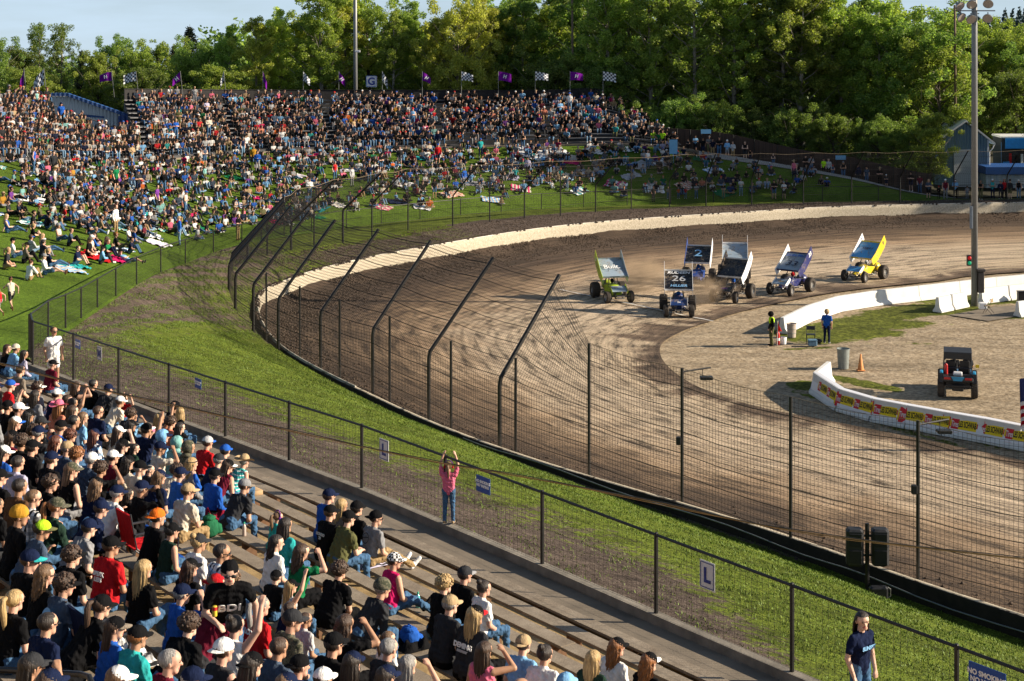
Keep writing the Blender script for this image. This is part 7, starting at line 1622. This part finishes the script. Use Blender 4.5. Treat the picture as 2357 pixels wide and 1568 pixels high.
TL = [ # xv, Y, ytop, z0, variant, material, sx, words
 (-15, 176, 105, 4, 3, 'dark', 1.1, 'rounded dark green tree at the left frame edge'), (45, 182, 118, 4, 4, 'dark', 1.2, 'low dark tree behind the first purple flag'), (88, 188, 55, 4, 6, 'dark', 1.25, 'tall ragged dark tree behind the first checkered flag'), (140, 186, 56, 4, 6, 'dark', 1.2, 'tall tree with pale bare upper trunk near left edge'), (188, 190, 112, 4, 5, None, 1.3, 'slim dark conifer between ragged tree and purple flag'),
 (225, 180, 128, 4, 4, 'alder', 1.1, 'low green tree behind the blue shed roof'), (262, 186, 102, 4, 3, 'dark', 1.0, 'mid green tree behind the second purple flag'), (312, 184, 118, 4, 4, 'alder', 1.1, 'low bushy tree behind the second checkered flag'), (360, 188, 108, 4, 3, 'alder', 1.1, 'rounded tree behind the standing women on the stand top'), (400, 200, 100, 4, 5, None, 1.4, 'small conifer left of the tall pointed conifer'), (437, 194, 56, 4, 5, None, 1.7, 'tall pointed conifer left of the sunlit golden trees'), (425, 178, 132, 4, 4, 'alder', 1.2, 'low bushy tree below the tall pointed conifer'),
 (482, 182, 105, 4, 3, 'dark', 1.1, 'dark rounded tree behind the third checkered flag'), (532, 178, 56, 4, 1, 'alder', 1.1, 'slim upright green tree left of the sunlit golden clump'), (590, 176, 34, 4, 2, 'sun_gold', 1.1, 'sunlit golden green tree behind the thin purple flag'), (645, 178, 20, 4, 0, 'sun_gold', 1.1, 'sunlit golden tree left of the blue grey light pole'), (690, 186, 50, 4, 4, 'sun_gold', 1.4, 'sunlit golden bushy tree low between taller trees'), (742, 176, -40, 4, 2, 'alder', 1.35, 'very tall tree just left of the blue grey light pole'), (800, 180, -30, 4, 0, 'sun_gold', 1.3, 'very tall tree right behind the blue grey light pole'), (850, 184, 10, 4, 3, 'alder', 1.1, 'green tree behind the letter G sign'),
 (905, 176, 22, 4, 1, 'alder', 1.2, 'dark leaning green tree right of letter G sign'), (945, 180, 2, 4, 0, 'alder', 1.2, 'tall green tree behind the fifth checkered flag row gap'), (1000, 176, 36, 4, 2, 'sun_gold', 1.1, 'sunlit golden tree behind purple flag right of the G sign'), (1050, 174, 22, 4, 3, 'sun_gold', 1.0, 'broad sunlit golden tree behind the wide checkered flag'), (1095, 178, -8, 4, 0, 'sun_gold', 1.2, 'tall sunlit golden tree behind the lettered purple flag'), (1140, 184, 40, 4, 4, 'sun_gold', 1.4, 'bushy sunlit golden tree above the stand end'), (1165, 188, 8, 4, 3, 'alder', 1.3, 'green tree with gap of sky above it'), (1200, 182, -15, 4, 2, 'dark', 1.2, 'tall dark tree right of the sky gap'), (1245, 186, 22, 4, 3, 'alder', 1.3, 'broad light green tree behind the brown wooden pole'),
 (1300, 192, -60, 4, 0, 'dark', 1.4, 'very tall dark tree above the brown wooden pole'), (1350, 180, -70, 3, 2, 'dark', 1.3, 'very tall tree right of the brown wooden pole'), (1405, 172, -60, 3, 0, 'alder', 1.2, 'very tall tree behind the last checkered flag'), (1455, 176, -80, 3, 1, 'dark', 1.3, 'slender very tall tree beyond the stand end'), (1500, 170, -70, 3, 2, 'alder', 1.2, 'very tall tree with leaning pale trunk above the yellow vests'), (1550, 176, -60, 3, 0, 'dark', 1.3, 'very tall dark tree beyond the first fence notice'), (1600, 168, -70, 3, 6, 'alder', 1.3, 'airy very tall tree behind brown fence beginning'), (1650, 176, -70, 3, 1, 'dark', 1.4, 'dark slender tree in the middle of the tall grove'),
 (1690, 168, -60, 3, 2, 'alder', 1.3, 'very tall yellow lit tree above the pair in pale clothes'), (1745, 172, -70, 3, 0, 'alder', 1.4, 'very tall full tree left of the fence slope middle'), (1795, 168, -60, 2, 1, 'dark', 1.3, 'dark very tall tree above the fence slope middle'), (1840, 166, -50, 2, 2, 'alder', 1.3, 'tall bright tree above the second fence notice'), (1890, 170, -30, 2, 0, 'alder', 1.4, 'tall bright tree above the person in neon top'), (1940, 168, -10, 2, 0, 'alder', 1.3, 'tall tree under the left sky gap'), (1985, 172, -20, 2, 2, 'dark', 1.3, 'tall dark tree right of the left sky gap'), (2030, 166, 6, 2, 0, 'alder', 1.4, 'tall leafy tree left of the blue shed grove'), (2075, 170, 30, 2, 3, 'alder', 1.35, 'broad leafy tree under the right sky gap'), (2120, 164, 62, 2, 3, 'dark', 1.3, 'broad dark tree leaning over the blue shed'), (2165, 162, 100, 2, 3, 'alder', 1.15, 'leafy tree whose boughs cover the shed front'), (2138, 153.5, 268, 1.2, 4, 'alder', 1.35, 'low leafy tree in front of the white shed door'),
 (1480, 163, 258, 3, 7, 'dark', 1.25, 'low dark undergrowth tree at the stand end'), (1560, 162, 243, 3, 7, 'dark', 1.25, 'low dark tree behind the rules sign'), (1640, 161, 248, 3, 7, 'dark', 1.25, 'low sunlit tree behind the brown fence middle'), (1730, 160, 268, 2.5, 8, 'dark', 1.25, 'low dark tree behind the fence opposite the lone standing man'), (1820, 159, 268, 2, 7, 'dark', 1.25, 'low leafy tree over the lower fence'), (1920, 158, 278, 2, 7, 'dark', 1.25, 'low dark tree over the second fence notice'), (2020, 157, 288, 2, 7, 'dark', 1.25, 'low dark tree over the fence lower end'), (2080, 156, 298, 1.5, 7, 'dark', 1.25, 'low leafy tree left of the shed branches'),
 (2215, 190, 95, 3, 3, 'alder', 1.3, 'leafy tree behind the thin wooden pole'), (2262, 196, 62, 3, 3, 'alder', 1.2, 'rounded leafy tree right behind the infield light pole'), (2310, 192, 75, 3, 3, 'alder', 1.3, 'rounded leafy tree between light pole and frame edge'), (2362, 188, 85, 3, 3, 'alder', 1.3, 'leafy tree cut by the right frame edge'), (2270, 178, 190, 3, 8, 'dark', 1.25, 'low dark tree above the blue trailer left side'), (2340, 178, 180, 3, 7, 'dark', 1.25, 'low dark tree above the blue trailer right side'), (2405, 182, 120, 3, 3, 'dark', 1.3, 'dark tree just inside the right frame edge'), (1280, 172, 150, 4, 7, 'dark', 1.25, 'low dark tree behind the stand below the wooden pole'), (1380, 170, 160, 4, 7, 'dark', 1.25, 'low dark tree behind the last flag'), (960, 190, 80, 4, 7, 'dark', 1.25, 'dark understorey tree behind the stand centre'), (640, 190, 110, 4, 4, 'sun_gold', 1.8, 'sunlit golden understorey tree behind the stand'), (760, 188, 110, 4, 7, 'dark', 1.25, 'dark understorey tree near the light pole'), (60, 172, 165, 4, 4, 'alder', 1.6, 'low bush tree left of the shed'), (330, 172, 165, 4, 4, 'dark', 1.8, 'dark low tree behind the stand corner'), (500, 172, 160, 4, 4, 'alder', 1.7, 'low green tree behind the third checkered flag')]
for k, (x_, y_) in enumerate(((49, 145), (54, 147), (59, 145), (65, 148), (71, 146))): TL.append((CX + x_ * FV / y_, y_, -190 - 20 * (k % 3), 1, (0, 2, 1)[k % 3], 'alder', 1.35, 'tall tree outside the right frame edge, %s of the shade row' % ORD[k]))
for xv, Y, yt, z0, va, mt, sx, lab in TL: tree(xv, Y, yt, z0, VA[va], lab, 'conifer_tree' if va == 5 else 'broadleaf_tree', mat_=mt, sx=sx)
# far belts as one wood, hillside of conifers
def wood(name, items, lab, mt, seed):
    rs = np.random.RandomState(seed); AV = []; AF = []; AA = []; off = 0
    for (x, y, z, H, R_, kind) in items:
        n = 3200 if kind == 'c' else 1500
        if kind == 'c': f = 1 - rs.rand(n) ** .5; rr = R_ * (1 - f) * rs.rand(n) ** .5 + .1; a = rs.rand(n) * 2 * PI; P = np.stack([x + rr * np.cos(a), y + rr * np.sin(a), z + H * f - .2 * rr], 1)
        else: d = rs.normal(size=(n, 3)); d /= np.linalg.norm(d, axis=1, keepdims=True); d *= rs.rand(n, 1) ** .4 * (1 + .18 * np.sin(d[:, :1] * 7 + x)); P = np.array([x, y, z + H * .55]) + d * [R_, R_, H * .5]
        V, F, A = leaves(P, .42 if kind == 'b' else .5, rs); AV.append(V); AF.append(F + off); AA.append(A); off += len(V)
    tag(link(name, npmesh(name, np.concatenate(AV), np.concatenate(AF), LM_[mt], attrs={'leafr': np.concatenate(AA)})), lab, None, None, 'stuff')
it = []
for k in range(70): Y = rnd.uniform(205, 250); xv = -150 + 2650 * (k + rnd.random()) / 70; x = (xv - CX) * Y / FV; yt = 150 if xv < 520 else 70 if xv < 1180 else 20 if xv < 1900 else 70 if xv < 2130 else 110; it.append((x, Y, 2, CH - (yt + rnd.uniform(-8, 25) - HY) * Y / FV - 2, 5.0, 'b'))
wood('woods', it, 'dark belt of woodland closing the gaps between the nearer trees', 'dark', 3)
it = []
for k in range(150): Y = rnd.uniform(350, 470); xv = rnd.uniform(2110, 2560); x = (xv - CX) * Y / FV; yt = (75 if xv < 2170 else 10 + rnd.uniform(-5, 22)) + (470 - Y) * .35; zt = CH - (yt - HY) * Y / FV; it.append((x, Y, zt - 26, 26, 5.2, 'c'))
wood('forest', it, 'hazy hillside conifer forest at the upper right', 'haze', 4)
hl = MB(); vs = []
for j in range(9):
    for i in range(21):
        x = 70 + i * 12; y = 330 + j * 30; vs.append((x, y, -1 + (j / 8) ** .8 * 30 * min(1, max(0, (x - 95) / 60)) - 24))
hl.add(vs, [(j * 21 + i, j * 21 + i + 1, (j + 1) * 21 + i + 1, (j + 1) * 21 + i) for j in range(8) for i in range(20)]); tag(hl.build('hill', mat('hill_green', (.02, .035, .02), .95, scale=.1, var=.3), None, True), kind='structure')

# ------------------------------------------------------------------ buildings
def ribbed(name, c, s=7, axis=0):
    if name in MATS: return MATS[name]
    m, nt, bs = nt_new(name); v = coords(nt); sp = nt.nodes.new('ShaderNodeSeparateXYZ'); nt.links.new(v, sp.inputs[0]); f = mth(nt, 'SINE', mth(nt, 'MULTIPLY', sp.outputs[axis], s * 2 * PI))
    nt.links.new(mixc(nt, ramp(nt, noise(nt, v, 1.2, 3), [(.3, 0.0), (.7, 1.0)]).outputs[0], tuple(x * .88 for x in c), c), bs.inputs['Base Color']); bs.inputs['Roughness'].default_value = .5; bump(nt, bs, f, .8, .06); MATS[name] = m; return m
M_SH = ribbed('shed_blue', (.17, .27, .34), 3.2); M_SHW = ribbed('shed_white', (.55, .58, .60), 3.2); M_TRIM = mat('trim_white', (.68, .68, .67), .5); M_RB = ribbed('roof_blue', (.01, .07, .24), 2.5); M_DKB = ribbed('wall_darkblue', (.012, .05, .20), 2.5)
Y = 158; g = atY(2221, 462, Y); g.z = .9; sh = empty('blue_shed', g); tag(sh, 'tall blue ribbed metal shed with white door and trim at right', 'shed'); k_ = Y / FV
def L(xv, yv, dy=0.0): return Vector(((xv - 2221) * k_, dy, CH - (yv - HY) * k_ - g.z))
zb = -.3; a0, a1, pk, e0, e1 = L(2150, 345), L(2274, 345), L(2221, 283), L(2150, 330), L(2274, 322)
q = MB(); q.add([(a0.x, 0, zb), (a1.x, 0, zb), (a1.x, 0, e1.z), (pk.x, 0, pk.z), (a0.x, 0, e0.z)], [(0, 1, 2, 3, 4)]); q.add([(a1.x, 0, zb), (a1.x, 14, zb), (a1.x, 14, e1.z), (a1.x, 0, e1.z)], [(0, 1, 2, 3)]); q.add([(a0.x, 14, zb), (a0.x, 0, zb), (a0.x, 0, e0.z), (a0.x, 14, e0.z)], [(0, 1, 2, 3)]); q.build('wall', M_SH, sh)
q = MB(); o1 = Vector((a1.x + .55, -.5, e1.z - .42)); o2 = Vector((a0.x - .4, -.5, e0.z - .25)); pkk = Vector((pk.x, -.5, pk.z + .12))
for (A, Bq) in ((o1, pkk), (pkk, o2)): q.strip([A, Bq], [A + Vector((0, 15, 0)), Bq + Vector((0, 15, 0))]); q.strip([A + Vector((0, 0, .18)), Bq + Vector((0, 0, .18))], [A + Vector((0, 15, .18)), Bq + Vector((0, 15, .18))]); q.strip([A, Bq], [A + Vector((0, 0, .18)), Bq + Vector((0, 0, .18))])
rf = q.build('roof', M_TRIM, sh)
dl, dr_ = L(2195, 353), L(2236, 348); q = MB(); q.box(((dl.x + dr_.x) / 2, -.06, (zb + dr_.z) / 2), (dr_.x - dl.x, .08, dr_.z - zb), bev=.01); q.build('door', M_SIGNW, sh)
q = MB(); q.box((dr_.x + .08, -.08, (zb + dr_.z) / 2), (.16, .12, dr_.z - zb)); q.box(((dl.x + dr_.x) / 2, -.08, dr_.z + .08), (dr_.x - dl.x + .4, .12, .16)); q.box((a1.x, -.03, (zb + e1.z) / 2), (.16, .1, e1.z - zb)); q.tube([(a1.x + .5, -.3, e1.z - .4), (a1.x + .35, -.2, e1.z - .8), (a1.x + .12, -.1, e1.z - 1.1), (a1.x + .12, -.1, zb)], .05, 6); q.build('trim', M_TRIM, sh)
tr2 = empty('blue_trailer', atY(2330, 400, 162)); tag(tr2, 'blue vendor trailer with open awning and pale roof at right edge', 'trailer'); o0 = tr2.location; k2 = 162 / FV
q = MB(); q.box((1.3, 1.5, 1.9), (4.6, 3.0, 2.9), bev=.04); q.build('trailer_body', mat('trailer_dark', (.02, .025, .03), .8), tr2); q = MB(); q.box((1.3, 1.5, 3.45), (4.8, 3.2, .18), bev=.04); q.build('roof', M_TRIM, tr2)
q = MB(); q.box((1.5, -.15, 2.85), (4.4, .2, .95), bev=.02); q.box((-.95, .1, 1.5), (.12, .1, 2.9)); q.box((-.6, -.1, .75), (.6, .1, .8)); q.build('fascia', mat('trailer_blue', (.01, .17, .50), .4), tr2)
q = MB()
for i in range(6): q.box((-.2 + .55 * i, -.05, 1.3), (.22, .12, rnd.uniform(.8, 1.4)), i % 3)
q.build('hanging_shirts', [cloth(CN['red']), cloth(CN['black']), cloth(CN['white'])], tr2)
q = MB(); q.add([(.55, -.3, .35), (1.3, -.3, .35), (1.2, -.25, .95)], [(0, 1, 2)]); q.build('pennant', cloth((.7, .12, .03)), tr2)
ks = empty('ticket_booth', atY(2320, 462, 156)); ks.location.z = .9; tag(ks, 'low white booth with dark blue flat roof below the trailer', 'booth'); zt = CH - (383 - HY) * 156 / FV - .9
q = MB(); q.box((.6, 1.5, (zt - .6) / 2), (5.2, 3, zt - .6)); q.build('wall', ribbed('booth_white', (.50, .58, .64), 2.0), ks); q = MB(); q.box((.6, 1.3, zt - .35), (5.6, 3.8, .7), bev=.03); q.build('roof', mat('booth_roof', (.02, .09, .30), .5), ks); q = MB(); q.box((1.5, -.02, (zt - .6) / 2 + .3), (.8, .06, 1.3)); q.build('window', M_TRIM, ks)
# shed between the two stands
Y = 150; g = atY(200, 300, Y); bs2 = empty('blue_roof_shed', g); tag(bs2, 'white ribbed shed with sloping blue roof between the two grandstands', 'shed'); k_ = Y / FV
def L(xv, yv, dy=0.0): return Vector(((xv - 200) * k_, dy, (300 - yv) * k_))
q = MB(); P4 = [L(118, 222), L(157, 222), L(285, 266), L(293, 268), L(293, 330), L(118, 330)]; q.prism([(p.x, p.z) for p in P4], 1, 0, .35); q.build('wall', M_SHW, bs2)
q = MB(); A = [L(120, 214, -.4), L(157, 214, -.4), L(297, 263, -.4)]; q.strip(A, [p + Vector((0, .5, 0)) for p in A]); q.strip([p - Vector((0, 0, .26)) for p in A], A); q.build('roof', M_RB, bs2)
q = MB(); q.add([L(180, 262, -.02), L(240, 268, -.02), L(240, 272, -.02), L(180, 268, -.02)], [(0, 1, 2, 3)]); q.build('stripe_panel', M_RB, bs2)
q = MB(); Pw = [L(284, 265, -2), L(300, 258, -2), L(375, 325, -2), L(375, 345, -2), L(284, 330, -2)]; q.prism([(p.x, p.z) for p in Pw], 1, -2, -1.7); o = q.build('blue_wall', M_DKB); o.location = g; tag(o, 'deep blue end wall of the back grandstand beside the white shed', 'wall')
q = MB(); q.tube([L(110, 208, -9), L(160, 228, -7), L(283, 285, -4), L(300, 300, -3.5)], .04, 6); q.tube([L(118, 212, -8.5), L(118, 235, -8.5)], .03, 5); q.tube([L(217, 255, -5.5), L(217, 280, -5.5)], .03, 5); o = q.build('stair_rail', M_BLK); o.location = g; tag(o, 'black stair rail descending in front of the white shed', 'handrail')

# ------------------------------------------------------------------ labels for people and blankets
HATW = {'cap': 'cap', 'capback': 'backward cap', 'beanie': 'beanie', 'cowboy': 'wide brimmed hat', 'helmet': 'helmet', 'muffs': 'ear defenders', 'band': 'headband', 'trucker': 'cap'}
POSW = {'lap': 'seated', 'fwd': 'leaning forward', 'up': 'raising a fist', 'both': 'raising both hands', 'shade': 'shading eyes', 'phone': 'hands together', 'face': 'hand at face', 'out': 'legs stretched out', 'cross': 'ankles crossed', 'stand': 'standing', 'fold': 'arms folded', 'reach': 'arms up', 'bend': 'bending down', 'run': 'running', 'gsit': 'reclining on hands', 'gknee': 'knees up', 'gxleg': 'cross legged', 'glie': 'lying back'}
def head_w(f):
    if f['hat']:
        c = f['hat'][1]; c2 = f['hat'][2] if len(f['hat']) > 2 else None; w_ = HATW[f['hat'][0]]; return (c + ' ' + w_) if not c2 or c2 == c else '%s and %s %s' % (c, c2, w_)
    if f['hair']: return {'hood': 'hood up', 'bun': f['hair'][1] + ' bun', 'pony': f['hair'][1] + ' ponytail', 'balding': 'cropped balding head'}.get(f['hair'][0], ('%s %s hair' % (f['hair'][0], f['hair'][1])).replace('dark', 'dark brown'))
    return 'bare head'
GRP = {'bench': 'spectators on the near benches', 'lawn': 'spectators on the lawn', 'far': 'spectators standing along the far fence'}
data = []
for o, f in PEOPLE:
    o['category'] = 'person'; g_ = f['extra'] or ''
    if g_ in GRP: o['group'] = GRP[g_]
    who = 'child' if f['scale'] < .8 else 'person'; data.append([o, f, who])
used = {}
def words_ok(s): return 4 <= len(s.split()) <= 16
def nn(i):
    o, f, w_ = data[i]; L_ = sorted(((data[j][0].location - o.location).length, j) for j in range(len(data)) if j != i); return [j for d, j in L_[:6]]
special = {'walkway': 'on the walkway', 'kerb': 'standing on the kerb at the fence', 'flag marshal': 'standing with the signal flag', 'infield grass': 'standing on the infield grass'}
for i, (o, f, who) in enumerate(data):
    ex = f['extra'] or ''
    if ex.startswith('driver:'):
        lab = 'driver in dark suit and helmet inside the ' + ' '.join(ex[7:].split(',')[0].replace(' winged', '').replace(' race', '').split()[:8])
    elif ex.startswith('buggy'): lab = 'rider in %s on the %s of the parked buggy' % (head_w(f), ex[6:])
    else:
        place = {'bench': 'on the near benches', 'lawn': 'on the lawn', 'far': 'by the far fence'}.get(ex, special.get(ex, ''))
        c1 = '%s %s in %s top and %s' % (POSW[f['pose']], who, f['top'], head_w(f)); c2 = c1 + ' ' + place; cands = [c2]
        for j in nn(i):
            n_ = data[j]; cands.append('%s in %s top and %s, beside %s in %s' % (who, f['top'], head_w(f), head_w(n_[1]), n_[1]['top'])); 
            cands.append('%s %s, %s top, %s, beside %s top, %s' % (POSW[f['pose']], who, f['top'], head_w(f), n_[1]['top'], head_w(n_[1]))); 
            cands.append('%s %s, %s top, %s pants, %s, beside %s top, %s pants' % (POSW[f['pose']], who, f['top'], f['pants'], head_w(f), n_[1]['top'], n_[1]['pants']))
        lab = None
        for c in cands:
            if words_ok(c) and c not in used: lab = c; break
        if lab is None: lab = ' '.join(cands[0].split()[:16])
    used[lab] = 1; o['label'] = lab
for k, (o, col, pt, p) in enumerate(BL):
    L_ = sorted(((data[j][0].location - p).length, j) for j in range(len(data))); lab = None
    for d, j in L_[:8]:
        f = data[j][1]; c = '%s %s blanket spread on the lawn near %s in %s' % (pt, col, head_w(f), f['top'])
        if c not in used and words_ok(c): lab = c; break
    if lab is None: lab = '%s %s blanket on the lawn' % (pt, col)
    used[lab] = 1; tag(o, lab, 'blanket', 'blankets on the lawn')
